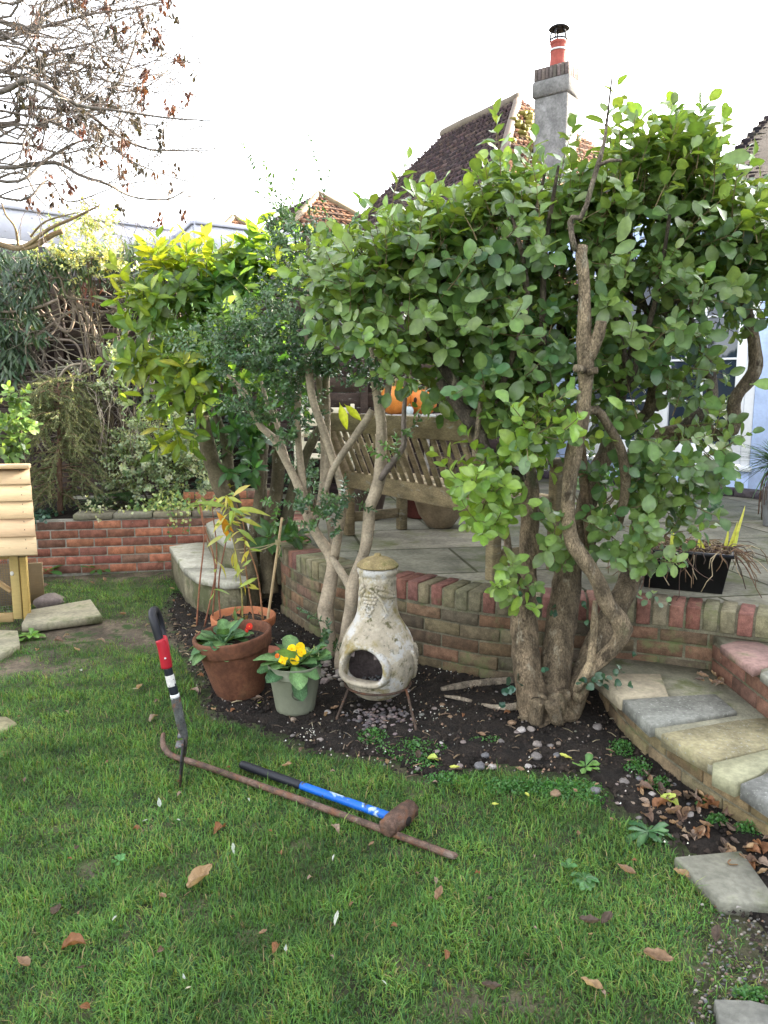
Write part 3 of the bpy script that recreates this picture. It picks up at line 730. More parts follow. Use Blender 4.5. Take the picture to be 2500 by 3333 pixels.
# tree in the emblem
def embr(pts, r): mb.tube([onpot(x * ER, z * ER, .0006) for x, z in pts], [q * ER * 1.2 for q in r], 5)
embr([(0, -.5), (.02, -.2), (0, .1)], [.07, .045, .04]); embr([(-.2, -.52), (0, -.45), (.2, -.52)], [.03, .04, .03])
for s_ in (-1, 1):
    for e in [(.5, .05), (.42, .3), (.25, .5), (.56, .2)]:
        embr([(0, -.1 + e[1] * .3), (e[0] * .5 * s_, e[1] * .7), (e[0] * s_, e[1])], [.035, .025, .02])
embr([(0, .1), (.03, .35), (0, .55)], [.035, .025, .02])
for k in range(70):
    a, q = random.uniform(-.25, math.pi + .25), random.uniform(.3, .62); x, z = q * math.cos(a) * 1.05, .05 + q * math.sin(a) * .85
    mb.ball(onpot(x * ER, z * ER, .0006), .0016, seg=5, rings=3)
mb.build("emblem", M("shaded_sage_emblem", (.085, .092, .066), .6, .05, 5, 0), gp, smooth=True)  # emblem coloured darker than the plastic to paint in its relief shading
def glyphs(txt, size):
    cu = bpy.data.curves.new("lettering", 'FONT'); cu.body = txt; cu.size = size; cu.align_x = 'CENTER'; cu.resolution_u = 2
    o = bpy.data.objects.new("lettering", cu); COL.objects.link(o); dg = bpy.context.evaluated_depsgraph_get()
    me = bpy.data.meshes.new_from_object(o.evaluated_get(dg)); vs_ = [v.co.copy() for v in me.vertices]; fs = [tuple(p.vertices) for p in me.polygons]
    bpy.data.objects.remove(o); bpy.data.curves.remove(cu); bpy.data.meshes.remove(me)
    return vs_, fs
mb = MB()
for txt, rad, mid, sg in (("HERITAGE GARDEN", .73, 90, -1), ("POTTERY", .93, 270, 1)):
    vs_, fs = glyphs(txt, .0092); out = []
    for v in vs_:
        r_ = ER * rad + (v.y if sg < 0 else v.y); a = R(mid) + sg * v.x * (1.08 if sg < 0 else 1.0) / (ER * .78)
        if sg > 0: r_ = ER * rad - v.y
        out.append(tuple(onpot(r_ * math.cos(a), r_ * math.sin(a), .0012)))
    if sg > 0: fs = [f[::-1] for f in fs]
    mb.add(out, fs)
mb.build("lettering", M("shaded_sage_letters", (.07, .075, .055), .6, .05, 5, 0), gp)  # letters darkened too, shading of the relief put into the colour
p2 = rosette("primrose_plant", "crinkled green primrose with a cluster of bright yellow blooms in the sage pot", GC + Vector((0, 0, .215)), None, 36, (.11, .185), GREENS + [(.09, .17, .06)], (.12, 1.05), WR=.5)
for k, (dx, dy, dz) in enumerate([(-.04, -.05, .150), (.008, -.06, .125), (.038, -.04, .175), (-.008, -.03, .195), (.03, -.02, .205), (-.05, -.06, .11)]):
    q = GC + Vector((dx, dy, .19 + dz * .62)); mb = MB(); mb.tube([GC + Vector((dx * .3, dy * .3, .19)), q], .002, 5, (.12, .2, .06)); mb.build("flower_stem", LEAF, p2)
    flower(p2, "flower", q, .0215, (dx * 9, -.9, .35 + random.uniform(-.1, .2)), (.78, .56, .004), (.7, .33, .0))
q = GC + Vector((-.075, -.05, .285)); flower(p2, "bud", q, .011, (-.2, -.8, .5), (.55, .12, .01))
mb = MB(); bag = Bag()
for k in range(26): bag.add(GC + Vector((.07, -.01, .27)) + rv(.018), rv() + Vector((0, 0, 1.0)), rv() + Vector((0, -1, .4)), .025, .007, jitcol((.22, .27, .13), .15))
bag.flush(mb, 'small'); mb.build("spent_flowers", LEAF, p2)
# orange pot behind with lily stems
OC = Vector((-.80, 4.22, .0)); orp = thing("terracotta_pot", "bright orange terracotta pot with dry lily stems, behind the bigger brown pot", "plant pot", OC)
OTER = M("orange_terracotta", (.37, .135, .06), .8, .15, 6, .15, 120, [((.40, .25, .17), 7, .6, .78)])
pot(orp, "pot_body", OC, [(.001, 0), (.12, 0), (.13, .01), (.158, .2)], OTER); pot(orp, "rim", OC, [(.158, .2), (.174, .202), (.178, .206), (.182, .25), (.18, .257), (.174, .258), (.167, .25), (.155, .215), (.14, .21)], OTER)
soil_disc(orp, OC, .16, .217, None)
lily = thing("lily_plant", "dying lily stems with narrow yellow leaves standing in the orange pot", "plant", OC + Vector((0, 0, .22)))
stems = [([(640, 2035), (650, 1900), (665, 1750), (655, 1650)], (.22, .09, .05)), ([(665, 2040), (700, 1880), (705, 1780), (690, 1640), (700, 1615)], (.2, .085, .05)),
         ([(720, 2045), (712, 1900), (730, 1790), (760, 1660)], (.19, .08, .05)), ([(790, 2030), (785, 1900), (760, 1760), (745, 1650), (738, 1612)], (.25, .22, .07)),
         ([(830, 2040), (800, 1850), (795, 1720), (770, 1640)], (.2, .1, .05)), ([(855, 2020), (840, 1880), (800, 1760), (750, 1640)], (.24, .12, .06)), ([(690, 2030), (700, 1840), (660, 1700), (650, 1640)], (.2, .09, .05))]
for k, (pp, c) in enumerate(stems):
    mb = MB(); yy = 4.15 + .03 * (k % 4); pts = [P(x, y, yy) for x, y in pp]; mb.tube(pts, [.0055, .005, .004, .003, .0025][:len(pts)], 6, c); mb.build("stem", TWIG, lily, smooth=True)
bag = Bag(); LY = [(.34, .35, .06), (.27, .32, .06), (.20, .28, .055), (.36, .33, .07), (.15, .23, .05), (.30, .34, .07)]
for k in range(64):
    pp = stems[random.choice([3, 3, 3, 5, 1, 3, 4])][0]; pts, _ = spline([P(x, y, 4.12) for x, y in pp], [0] * len(pp))
    f = random.uniform(.12, 1) ** .75; q = pts[min(len(pts) - 1, int(f * len(pts)))]
    a = random.uniform(0, 6.28); d = Vector((math.cos(a), math.sin(a) * .6, random.uniform(-.9, .25)))
    L = random.uniform(.05, .10); bag.add(q, d, Vector((0, -.5, .8)) + rv(.4), L, L * .24, jitcol(random.choice(LY), .15))
for x, y, dx, dz, L in [(740, 1650, -.9, .35, .16), (745, 1670, -.7, -.5, .13), (765, 1660, .8, .25, .15), (770, 1690, 1, .0, .13), (755, 1620, .5, .5, .13), (770, 1720, .8, -.3, .12), (735, 1740, -.8, -.3, .12)]:
    bag.add(P(x, y, 4.1), Vector((dx, -.3, dz)), (0, -.7, .7), L, L * .24, jitcol(random.choice(LY), .12))
for x, y in [(702, 1660), (722, 1690)]: bag.add(P(x, y, 4.1), Vector((.25, -.2, -1)) + rv(.3), (0, -1, .2), .13, .03, (.42, .20, .02))
mb = MB(); bag.flush(mb, 'lance', .5, .3, 1.1); mb.build("leaves", LEAF, lily)
mb = MB(); bag = Bag()
for k in range(22): bag.add(OC + Vector((random.gauss(0, .06), random.gauss(0, .05), .222)), rv() + Vector((0, 0, .35)), rv() + Vector((0, 0, 1)), random.uniform(.05, .1), .02, jitcol(random.choice([(.2, .12, .07), (.26, .19, .1), (.1, .16, .05)]), .2))
bag.flush(mb, 'lance', .5, .4, 1.1); mb.build("withered_leaves", DRYLEAF, lily)
cane = thing("bamboo_cane", "straw coloured bamboo cane leaning from the orange pot to the trunks", "cane", OC + Vector((.12, 0, .2)))
mb = MB(); a, b = P(868, 2040, 4.22), P(918, 1685, 4.45); mb.tube([a.lerp(b, t) for t in (0, .25, .5, .75, 1)], [.0085, .0082, .008, .0078, .0075], 8, (.33, .24, .13), wob=.08)
for t in (.12, .33, .55, .78): q = a.lerp(b, t); mb.ball(q, .0098, (.25, .18, .1), 8, 4, (1, 1, .35))
mb.build("cane_shaft", M("bamboo", None, .6, .2, 12, .15, 60), cane, smooth=True)
tw = MB(); k0 = P(905, 1765, 4.38)
tw.tube([k0, P(850, 1790, 4.35), P(780, 1800, 4.3)], .0035, 5, (.30, .26, .14), wob=.3); tw.tube([k0, P(842, 1782, 4.33), P(760, 1790, 4.28)], .003, 5, (.30, .26, .14), wob=.3)
for k in range(5): tw.tube([k0 + Vector((0, 0, .012 - .006 * k)) + Vector((.014 * math.cos(a), .014 * math.sin(a), 0)) for a in [j * .9 for j in range(8)]], .0032, 5, (.28, .25, .13), wob=.3)
tw.tube([k0, P(912, 1790, 4.36), P(905, 1815, 4.36)], .003, 5, (.3, .26, .14)); tag(tw.build("twine", MATTE, loc=k0), "green garden twine knotted round the bamboo cane and lily stems", "string")
# small terracotta pot on its side
SC = P(920, 2145, 3.98); SC.z = .075; sp_ = thing("terracotta_pot", "small terracotta pot lying on its side behind the sage pot", "plant pot", SC)
rr_ = Matrix.Rotation(R(-25), 3, 'Z') @ Matrix.Rotation(R(97), 3, 'Y')
pot(sp_, "pot_body", SC, [(.001, -.1), (.055, -.1), (.072, .03), (.082, .032), (.084, .07), (.078, .072), (.06, -.06), (.001, -.08)], M("dusty_terracotta", (.27, .10, .06), .9, .2, 7, .2, 120), rr_)

# ------------------------------------------------------------ tools
eg = thing("lawn_edging_iron", "short lawn edging iron with red and black loop handle, stuck upright in the lawn", "garden tool", Gd(590, 2548))
EY = 2.80
def E(px, py, dy=0.0): return P(px, py, EY + dy)
mb = MB()
mb.tube([E(540, 2150), E(520, 2085, .01), E(505, 2035, .015), E(497, 2005, .03), E(499, 1988, .06), E(508, 1990, .085), E(520, 2020, .10), E(528, 2055, .095), E(533, 2085, .07)], [.0165, .0165, .0165, .0165, .016, .016, .0155, .015, .014], 12, (.014, .014, .018)); mb.build("grip", PLAIN, eg, smooth=True)
mb = MB(); mb.tube([E(543, 2172), E(538, 2140), E(530, 2105), E(521, 2082, -.002)], [.0215, .0215, .0205, .0175], 14, (.33, .012, .022)); mb.tube([E(543, 2150, .01), E(538, 2110, .04), E(531, 2075, .075)], [.017, .016, .0155], 10, (.42, .018, .03)); mb.build("handle_yoke", PLAIN, eg, smooth=True)
mb = MB(); mb.ball(E(538, 2143, -.021), .004, (.5, .5, .5), 8, 5); mb.build("rivet", METALR, eg)
mb = MB(); mb.tube([E(545, 2170), E(556, 2215), E(569, 2262)], [.0165, .0165, .0165], 14, (.012, .014, .02)); mb.build("shaft", PLAIN, eg, smooth=True)
mb = MB(); q0, q1 = E(551, 2196), E(560, 2232); mb.tube([q0, q0.lerp(q1, .5), q1], .0170, 14, (.5, .48, .46)); mb.build("torn_label", M("torn_paper", (.55, .53, .5), .8, .2, 20, .3, 60, [((.02, .02, .025), 26, .56, .62)]), eg, smooth=True)
mb = MB(); mb.tube([E(568, 2258), E(571, 2272)], [.0172, .0176], 14, (.6, .6, .6)); mb.build("collar", PLAIN, eg, smooth=True)
mb = MB(); mb.tube([E(571, 2268), E(577, 2300), E(588, 2350), E(598, 2385), E(604, 2408)], [.0178, .0185, .0175, .0155, .008], 14, (.085, .088, .085), wob=.06); mb.tube([E(602, 2392), E(603, 2420, -.005), E(597, 2460, -.005)], [.011, .009, .009], 10, (.07, .06, .05), wob=.1); mb.build("socket", METALR, eg, smooth=True)
# blade seen almost edge on, with a turned tread along its top
mb = MB(); top, tip = E(598, 2402), Gd(588, 2552); dn = (tip - top).normalized(); acr = Vector((-.17, .985, 0)).normalized(); nb = dn.cross(acr).normalized()
out = []
for t, w in [(0, .07), (.25, .078), (.55, .075), (.8, .055), (1.0, .02)]:
    c = top.lerp(tip, t); out.append((c - acr * w, c + acr * w))
th = nb * .0035; V = []; 
for a, b in out: V += [a - th, b - th, b + th, a + th]
F = []
for i in range(len(out) - 1):
    for k in range(4): F.append((i * 4 + k, i * 4 + (k + 1) % 4, i * 4 + 4 + (k + 1) % 4, i * 4 + 4 + k))
F += [(3, 2, 1, 0), tuple(range(len(V) - 4, len(V)))]; mb.add([tuple(v) for v in V], F, (.035, .035, .035)); mb.build("blade", METALR, eg)
mb = MB(); a, b = out[0]; tl = Vector((-1, -.1, -.12)).normalized()
for e0, e1 in ((a, a.lerp(b, .38)), (a.lerp(b, .62), b)):
    mb.add([tuple(q) for q in (e0, e1, e1 + tl * .026, e0 + tl * .026, e0 - Vector((0, 0, .006)), e1 - Vector((0, 0, .006)), e1 + tl * .025 - Vector((0, 0, .008)), e0 + tl * .025 - Vector((0, 0, .008)))], [(0, 1, 2, 3), (7, 6, 5, 4), (0, 4, 5, 1), (1, 5, 6, 2), (2, 6, 7, 3), (3, 7, 4, 0)], (.14, .145, .15))
mb.build("tread", METALR, eg)
# sledgehammer
HA, HB = Gd(790, 2503), Gd(1290, 2690); HA.z, HB.z = .018, .028; hd = (HB - HA).normalized(); hp = Vector((-hd.y, hd.x, 0)).normalized()
sh = thing("sledgehammer", "sledgehammer with blue handle, black grip and rusty steel head lying on the grass", "sledgehammer", HB)
def HX(t): return HA.lerp(HB, t)
mb = MB(); mb.tube([HX(0), HX(.01), HX(.2), HX(.4), HX(.41)], [.0145, .017, .0172, .0165, .0155], 14, (.012, .013, .018), wob=.04); mb.build("grip", PLAIN, sh, smooth=True)
mb = MB(); mb.tube([HX(.405), HX(.6), HX(.9), HX(1.02)], [.0152, .0152, .0158, .0155], 14, (.008, .10, .42)); mb.build("handle", M("chipped_blue_paint", None, .4, .1, 8, .1, 60, [((.35, .45, .6), 11, .58, .63), ((.06, .055, .045), 24, .58, .66)]), sh, smooth=True)
mb = MB(); prof_h = [(-.080, .028), (-.075, .035), (-.05, .0355), (-.034, .040), (.034, .040), (.05, .0355), (.075, .035), (.080, .028)]; V = []; hc = HB + hd * .012; hc.z = .036
for yo, r in prof_h:
    for k in range(8): a = math.pi / 8 + k * math.pi / 4; V.append(tuple(hc + hp * yo + hd * (r * 1.0 * math.cos(a)) + Vector((0, 0, r * math.sin(a)))))
F = [(i * 8 + k, i * 8 + (k + 1) % 8, i * 8 + 8 + (k + 1) % 8, i * 8 + 8 + k) for i in range(len(prof_h) - 1) for k in range(8)] + [tuple(range(7, -1, -1)), tuple(range(len(V) - 8, len(V)))]
mb.add(V, F, (.12, .07, .05)); mb.build("head", METALR, sh)
mb = MB(); mb.tube([hc + hd * .034, hc + hd * .0415], [.0155, .0155], 14, (.015, .012, .01)); mb.build("handle_end", MATTE, sh, smooth=True)
# pry bar
bar = [Gd(533, 2418), Gd(532, 2440), Gd(560, 2468), Gd(640, 2494), Gd(900, 2587), Gd(1200, 2696), Gd(1440, 2784), Gd(1480, 2797), Gd(1487, 2799)]
for q, z in zip(bar, (.042, .018, .012, .012, .014, .014, .012, .012, .010)): q.z = z
mb = MB(); mb.tube(bar, [.009, .0122, .0126, .0126, .0126, .0126, .0124, .0115, .007], 12, (.12, .075, .055), wob=.05); tag(mb.build("pry_bar", METALR, loc=bar[4], smooth=True), "long brown rusty steel bar with one bent end lying across the lawn", "pry bar")

# ------------------------------------------------------------ rabbit hutch
PINE = M("new_pine", None, .7, .06, 14, .08, 60, [((.30, .20, .09), 7, .6, .75)], stretch=(.6, 6, 6))
hu = thing("rabbit_hutch", "new pale wooden rabbit hutch with overlapping roof boards and wire mesh front", "rabbit hutch", Gd(80, 2030))
E0, E1 = P(124, 1809, 4.62), P(97, 1527, 5.12)        # eave and ridge at the visible end
hl = Vector((-.985, -.17, 0)).normalized()             # along the hutch, away to the side
up = (E1 - E0); nrm_r = hl.cross(up).normalized()
if nrm_r.z < 0: nrm_r = -nrm_r
rb = MB(); nb_ = 5
for k in range(nb_):
    a = E0 + up * (k / nb_ - .008); b = E0 + up * ((k + 1) / nb_ + .02); L = 1.15
    th = nrm_r * .013; lo = nrm_r * .010
    q = [a + lo, a + lo + hl * L, b, b + hl * L]
    V = [q[0], q[1], q[3], q[2]] + [v + th for v in (q[0], q[1], q[3], q[2])]
    c = jitcol((.56, .40, .23), .07, .04)
    rb.add([tuple(v) for v in V], [(3, 2, 1, 0), (4, 5, 6, 7), (0, 1, 5, 4), (1, 2, 6, 5), (2, 3, 7, 6), (3, 0, 4, 7)], c)
rb.build("roof_boards", PINE, hu)
mb = MB(); mb.bar(E1 + nrm_r * .015 - hl * .008 + Vector((0, -.012, .012)), E1 + nrm_r * .015 + hl * 1.15 + Vector((0, -.012, .012)), .075, .03, col=(.56, .41, .24)); mb.build("ridge_board", PINE, hu)
mb = MB()
for k in range(nb_):
    for o_ in (.06, .42, .8):
        for dz in (.3, .75): mb.ball(E0 + up * ((k + dz) / nb_) + hl * o_ + nrm_r * .024, .0035, (.06, .05, .04), 6, 3)
mb.build("nail_heads", MATTE, hu)
# frame below
PB = Gd(84, 2024); zt = E0.z - .012
C_ = (.42, .29, .10)
def post(name, c, w, d, z0, z1, col=C_): m_ = MB(); m_.box(Vector((c.x, c.y, (z0 + z1) / 2)), (w, d, z1 - z0), Rz(R(10)), jitcol(col, .06), .004); return m_.build(name, PINE, hu)
pc = PB + Vector((0.0, .03, 0)); post("post", pc, .042, .042, 0, zt); f2 = pc + hl * .052 + Vector((0, -.012, 0)); post("post", f2, .055, .03, .02, zt - .01, (.45, .32, .13))
mb = MB(); a = f2 + hl * .03 + Vector((0, 0, zt - .045)); mb.bar(a, a + hl * 1.0, .028, .06, col=(.44, .31, .13)); mb.build("top_rail", PINE, hu)
mb = MB(); mb.bar(f2 + hl * .03 + Vector((0, -.004, zt - .29)), f2 + hl * .29 + Vector((0, -.004, zt - .08)), .02, .045, up=(0, -1, 0), col=(.48, .33, .17)); mb.build("brace", PINE, hu)
mb = MB(); a = f2 + hl * .03 + Vector((0, .004, .03)); mb.bar(a, a + hl * 1.0, .03, .06, col=(.40, .28, .13)); mb.build("bottom_rail", PINE, hu)
mb = MB()
for k in range(30): a = f2 + hl * (.03 + .016 * k) + Vector((0, .01, .03)); mb.bar(a, a + Vector((0, 0, zt - .08)), .0022, .0022, up=(0, 1, 0), col=(.16, .15, .13), bev=0)
for k in range(30):
    z = .04 + k * .016
    if z < zt - .07: a = f2 + hl * .02 + Vector((0, .01, z)); mb.bar(a, a + hl * .5, .0022, .0022, col=(.16, .15, .13), bev=0)
mb.build("wire_mesh", MATTE, hu)
mb = MB(); mb.box(f2 + hl * .5 + Vector((0, .40, .16)), (1.0, .02, .30), Rz(R(10)), (.25, .18, .10)); mb.build("rear_board", PINE, hu)
mb = MB(); mb.ball(f2 + Vector((-.012, -.018, zt - .17)), .013, (.75, .72, .68), 10, 6, (1, .6, 1.2)); mb.build("latch", PLAIN, hu)
# crown block at the post top
mb = MB(); mb.box(pc + Vector((0, -.004, zt - .035)), (.046, .05, .06), Rz(R(10)), (.06, .045, .03), .003); mb.build("corner_block", PINE, hu)
mb = MB(); q = Gd(140, 1995, .0); mb.ball(q + Vector((0, .1, .05)), .10, (.16, .13, .12), 12, 8, (1, .8, .6), .3); tag(mb.build("stone", STONE, loc=q), "rounded mauve stone beside the hutch post and buff slab", "stone")

# ------------------------------------------------------------ bench, seen from behind
random.seed(31)
BO = Vector((-.255, 5.53, PZ)); ba = R(58); bu = Vector((math.cos(ba), -math.sin(ba), 0)); bv = Vector((math.sin(ba), math.cos(ba), 0))
def BP(a, d, z): return BO + bu * a + bv * d + Vector((0, 0, z))
bench = thing("garden_bench", "weathered slatted teak bench with mossy rails, its back to the lawn", "bench", BO)
TK = [(.205, .16, .09), (.18, .14, .08), (.225, .18, .105), (.165, .13, .072)]
BL = 1.62
def bpart(name, *bars):
    m_ = MB()
    for a, b, w, h, up in bars: m_.bar(a, b, w, h, up, jitcol(random.choice(TK), .1, .03), .005)
    return m_.build(name, WOODW, bench)
lean = -.16
for a in (0, BL): bpart("rear_leg", (BP(a, 0, 0), BP(a, 0, .40), .065, .065, bv), (BP(a, 0, .38), BP(a, lean, .865), .065, .06, bv))
for a in (0, BL): bpart("front_leg", (BP(a, .46, 0), BP(a, .46, .63), .065, .065, bv))
for a in (0, BL): bpart("armrest", (BP(a, -.07, .645), BP(a, .52, .64), .07, .035, (0, 0, 1)))
for a in (0, BL): bpart("side_stretcher", (BP(a, .03, .13), BP(a, .43, .13), .03, .07, (0, 0, 1)))
bpart("top_rail", (BP(-.03, lean * .97, .828), BP(BL + .03, lean * .97, .828), .038, .125, (0, 0, 1)))
bpart("lower_rail", (BP(.03, -.008, .415), BP(BL - .03, -.008, .415), .04, .12, (0, 0, 1)))
bpart("front_rail", (BP(.03, .46, .37), BP(BL - .03, .46, .37), .035, .085, (0, 0, 1)))
for k in range(16):
    a = .10 + k * (BL - .2) / 15; bpart("back_slat", (BP(a, -.02, .47), BP(a, lean * .93, .775), .048, .018, bv))
for k in range(6):
    d = .05 + k * .082; bpart("seat_slat", (BP(-.02, d, .425), BP(BL + .02, d, .425), .066, .02, (0, 0, 1)))

# ------------------------------------------------------------ pots, table and pumpkins on the patio
def patio_pot(label, c, prof, mat, extra=None):
    t = thing("patio_pot", label, "plant pot", c); pot(t, "pot_body", c, prof, mat); 
    r = prof[-1][0]; soil_disc(t, c, r, prof[-1][1]); return t
c = Gd(1432, 1715, PZ); patio_pot("round bellied brown clay bowl on the paving below the bench seat", c, [(.001, 0), (.08, 0), (.10, .01), (.165, .10), (.195, .19), (.20, .205), (.192, .21), (.185, .2), (.17, .17)], M("brown_clay", (.20, .15, .095), .85, .25, 7, .2, 90))
c = Gd(1365, 1683, PZ); patio_pot("dark red tapered pot standing beyond the bench legs", c, [(.001, 0), (.10, 0), (.11, .02), (.15, .24), (.165, .24), (.167, .29), (.155, .29), (.14, .25)], M("dark_red_pot", (.12, .035, .028), .6, .2, 7, .1, 90))
c = Gd(1190, 1688, PZ); patio_pot("dark brown pot glimpsed between the bench leg and its rail", c, [(.001, 0), (.12, 0), (.13, .02), (.18, .26), (.19, .30), (.18, .30), (.16, .27)], M("dark_brown_pot", (.065, .045, .035), .6, .2, 7, .1, 90))
TY = 7.6
tc = P(1345, 1352, TY); tz = tc.z
tb = thing("round_table", "round weathered grey slatted wooden table behind the bench", "table", Vector((tc.x, TY + .2, PZ)))
TCN = Vector((tc.x - .05, TY + .25, 0)); m_ = MB(); TRr = .48
for k in range(9):
    x = -TRr + .053 + k * .1067; h = math.sqrt(max(.01, TRr * TRr - x * x)); m_.box(TCN + Vector((x, 0, tz)), (.098, 2 * h, .022), None, jitcol((.36, .35, .33), .08), .004)
m_.build("table_top", WOODW, tb); m_ = MB(); m_.lathe([(TRr * .8, tz - .07), (TRr * .8, tz - .013), (TRr * .75, tz - .013), (TRr * .75, tz - .07)], 40, TCN, col=(.25, .24, .21)); m_.build("apron", WOODW, tb)
for a in range(4):
    q = TCN + Vector((.33 * math.cos(a * 1.57 + .6), .33 * math.sin(a * 1.57 + .6), 0)); m_ = MB(); m_.bar((q.x, q.y, PZ), (q.x, q.y, tz - .02), .05, .05, (0, 1, 0), (.25, .23, .2)); m_.build("leg", WOODW, tb)
PUMP = M("pumpkin_skin", None, .4, .12, 9, .08, 60)
def pumpkin(name, label, c, r, sq, col, ribs=11, stem=True, cat="pumpkin", tilt=None):
    t = thing(name, label, cat, c); m_ = MB(); seg, rings = 55, 18; V = []
    for i in range(rings + 1):
        th = math.pi * i / rings
        for k in range(seg):
            a = 2 * math.pi * k / seg; rad = r * (1 - .07 * abs(math.cos(ribs * a / 2)) ** 3 * math.sin(th)); dip = 1 - .22 * math.exp(-((th) / .35) ** 2)
            q = Vector((rad * math.sin(th) * math.cos(a), rad * math.sin(th) * math.sin(a), r * sq * math.cos(th) * dip))
            if tilt is not None: q = tilt @ q
            V.append(tuple(c + Vector((0, 0, r * sq)) + q))
    m_.add(V, np.array([(i * seg + k, (i + 1) * seg + k, (i + 1) * seg + (k + 1) % seg, i * seg + (k + 1) % seg) for i in range(rings) for k in range(seg)]), col); m_.build("skin", PUMP, t, smooth=True)
    if stem:
        m_ = MB(); p0 = Vector((0, 0, r * sq * .75)); p1 = Vector((.01, -.02, r * sq * 1.25)); 
        if tilt is not None: p0, p1 = tilt @ p0, tilt @ p1
        q = c + Vector((0, 0, r * sq)); m_.tube([q + p0, q + p0.lerp(p1, .6), q + p1], [.016, .011, .013], 7, (.25, .19, .09)); m_.build("stalk", TWIG, t, smooth=True)
    return t
pk = pumpkin("pumpkin", "larger carved orange pumpkin tipped on its side on the round table", P(1368, 1352, TY + .12) + Vector((0, 0, .0)), .17, .80, (.55, .17, .03), tilt=Matrix.Rotation(R(20), 3, 'Y'))
# carved eye: a dark ball in the skin, painted for the hollow's shade
m_ = MB(); q = P(1352, 1303, TY - .035); m_.ball(q, .022, (.03, .012, .006), 10, 6, (.8, .5, 1.4)); m_.build("carved_eye", MATTE, pk, smooth=True)
pumpkin("pumpkin", "orange pumpkin beside the pale gourd, half hidden by a pale stem", P(1286, 1352, TY + .05), .155, .98, (.58, .20, .035))
pumpkin("gourd", "small pale blue grey gourd between the two orange pumpkins", P(1330, 1354, TY - .08), .052, .95, (.42, .47, .48), 1, True, "gourd")
gn = thing("ornament", "small ornament with a red and white cap standing behind the pumpkin", "ornament", P(1285, 1352, TY + .38))
gq = P(1285, 1352, TY + .38); m_ = MB(); m_.lathe([(.001, 0), (.05, 0), (.055, .1), (.04, .2), (.035, .26)], 16, gq, col=(.35, .33, .3)); m_.build("body", MATTE, gn, smooth=True)
m_ = MB(); m_.lathe([(.045, .25), (.05, .26), (.03, .33), (.005, .38)], 16, gq, col=(.45, .04, .035)); m_.build("cap", MATTE, gn, smooth=True)
# cream garden chair glimpsed beyond the bench end
cc = Vector((-.56, 7.35, PZ)); ch = thing("garden_chair", "cream slatted garden chair glimpsed past the bench end", "chair", cc); CR = (.62, .56, .42)
def cpart(n, a, b, w, h, up=(0, 0, 1)): m_ = MB(); m_.bar(cc + Vector(a), cc + Vector(b), w, h, up, CR); m_.build(n, PLAIN, ch)
for x in (-.25, .25): cpart("rear_leg", (x, .2, 0), (x, .28, .92), .04, .04, (0, 1, 0)); cpart("front_leg", (x, -.25, 0), (x, -.25, .62), .04, .04, (0, 1, 0)); cpart("armrest", (x, -.28, .63), (x, .26, .63), .05, .03)
for k in range(5): cpart("seat_slat", (-.24, -.22 + k * .1, .43), (.24, -.22 + k * .1, .43), .08, .02)
for k in range(4): cpart("back_slat", (-.24, .235 + k * .014, .52 + k * .11), (.24, .235 + k * .014, .52 + k * .11), .02, .07)

# black trough of cut back irises at the patio edge
IB = Vector((1.18, 4.02, PZ)); it = thing("black_planter", "black plastic planter of cut back irises standing on the patio edge", "plant pot", IB)
tl_, tr2 = P(2075, 1830, 3.98), P(2385, 1812, 3.80)
m_ = MB(); ux = (Vector((tr2.x, tr2.y, 0)) - Vector((tl_.x, tl_.y, 0))); tw_ = ux.length; ux.normalize(); uy = Vector((-ux.y, ux.x, 0)); tc0 = Vector(((tl_.x + tr2.x) / 2, (tl_.y + tr2.y) / 2, PZ)) + uy * .15; hh = .20
def rect(sx, sy, z): return [tuple(tc0 + ux * (a * sx) + uy * (b * sy) + Vector((0, 0, z))) for a, b in ((-.5, -.5), (.5, -.5), (.5, .5), (-.5, .5))]
rs_ = [rect(tw_ * .84, .24, .002), rect(tw_ * .98, .31, hh), rect(tw_ * 1.03, .34, hh), rect(tw_ * 1.03, .34, hh + .018), rect(tw_ * .96, .29, hh + .018), rect(tw_ * .93, .27, hh - .04)]
m_.add(sum(rs_, []), [(3, 2, 1, 0), (20, 21, 22, 23)] + [(i * 4 + k, i * 4 + (k + 1) % 4, i * 4 + 4 + (k + 1) % 4, i * 4 + 4 + k) for i in range(5) for k in range(4)], (.012, .012, .014)); m_.build("trough", M("black_plastic", None, .3, .1, 8, .05, 60), it)
iris = thing("iris_plant", "tangle of withered brown iris leaves with pale yellow green shoots in the black planter", "plant", tc0 + Vector((0, 0, .2)))
m_ = MB()
for k in range(230):
    p = tc0 + ux * random.uniform(-.5, .5) * tw_ + uy * random.uniform(-.13, .1) + Vector((0, 0, hh - .01)); a = random.uniform(0, 6.28); d = Vector((math.cos(a), math.sin(a) * .7, random.uniform(.0, .5))); pts = [p.copy()]
    L = random.uniform(.12, .42); sg = 7
    for i in range(sg):
        d = (d + rv(.33) + Vector((0, -.05, -.28 if pts[-1].z > PZ + .03 else .3))).normalized(); pts.append(pts[-1] + d * L / sg)
        lx, ly = (pts[-1] - tc0).dot(ux), (pts[-1] - tc0).dot(uy)
        if abs(lx) < tw_ * .53 and abs(ly) < .18 and pts[-1].z < PZ + hh: pts[-1].z = PZ + hh + random.uniform(0, .03)
    m_.tube(pts, [.0042 * (1 - .5 * i / sg) * random.uniform(.7, 1.2) for i in range(sg + 1)], 4, jitcol(random.choice([(.19, .12, .07), (.13, .08, .05), (.27, .19, .11), (.085, .055, .04), (.34, .27, .17)]), .2), smooth=False)
m_.build("withered_leaves", MATTE, iris)
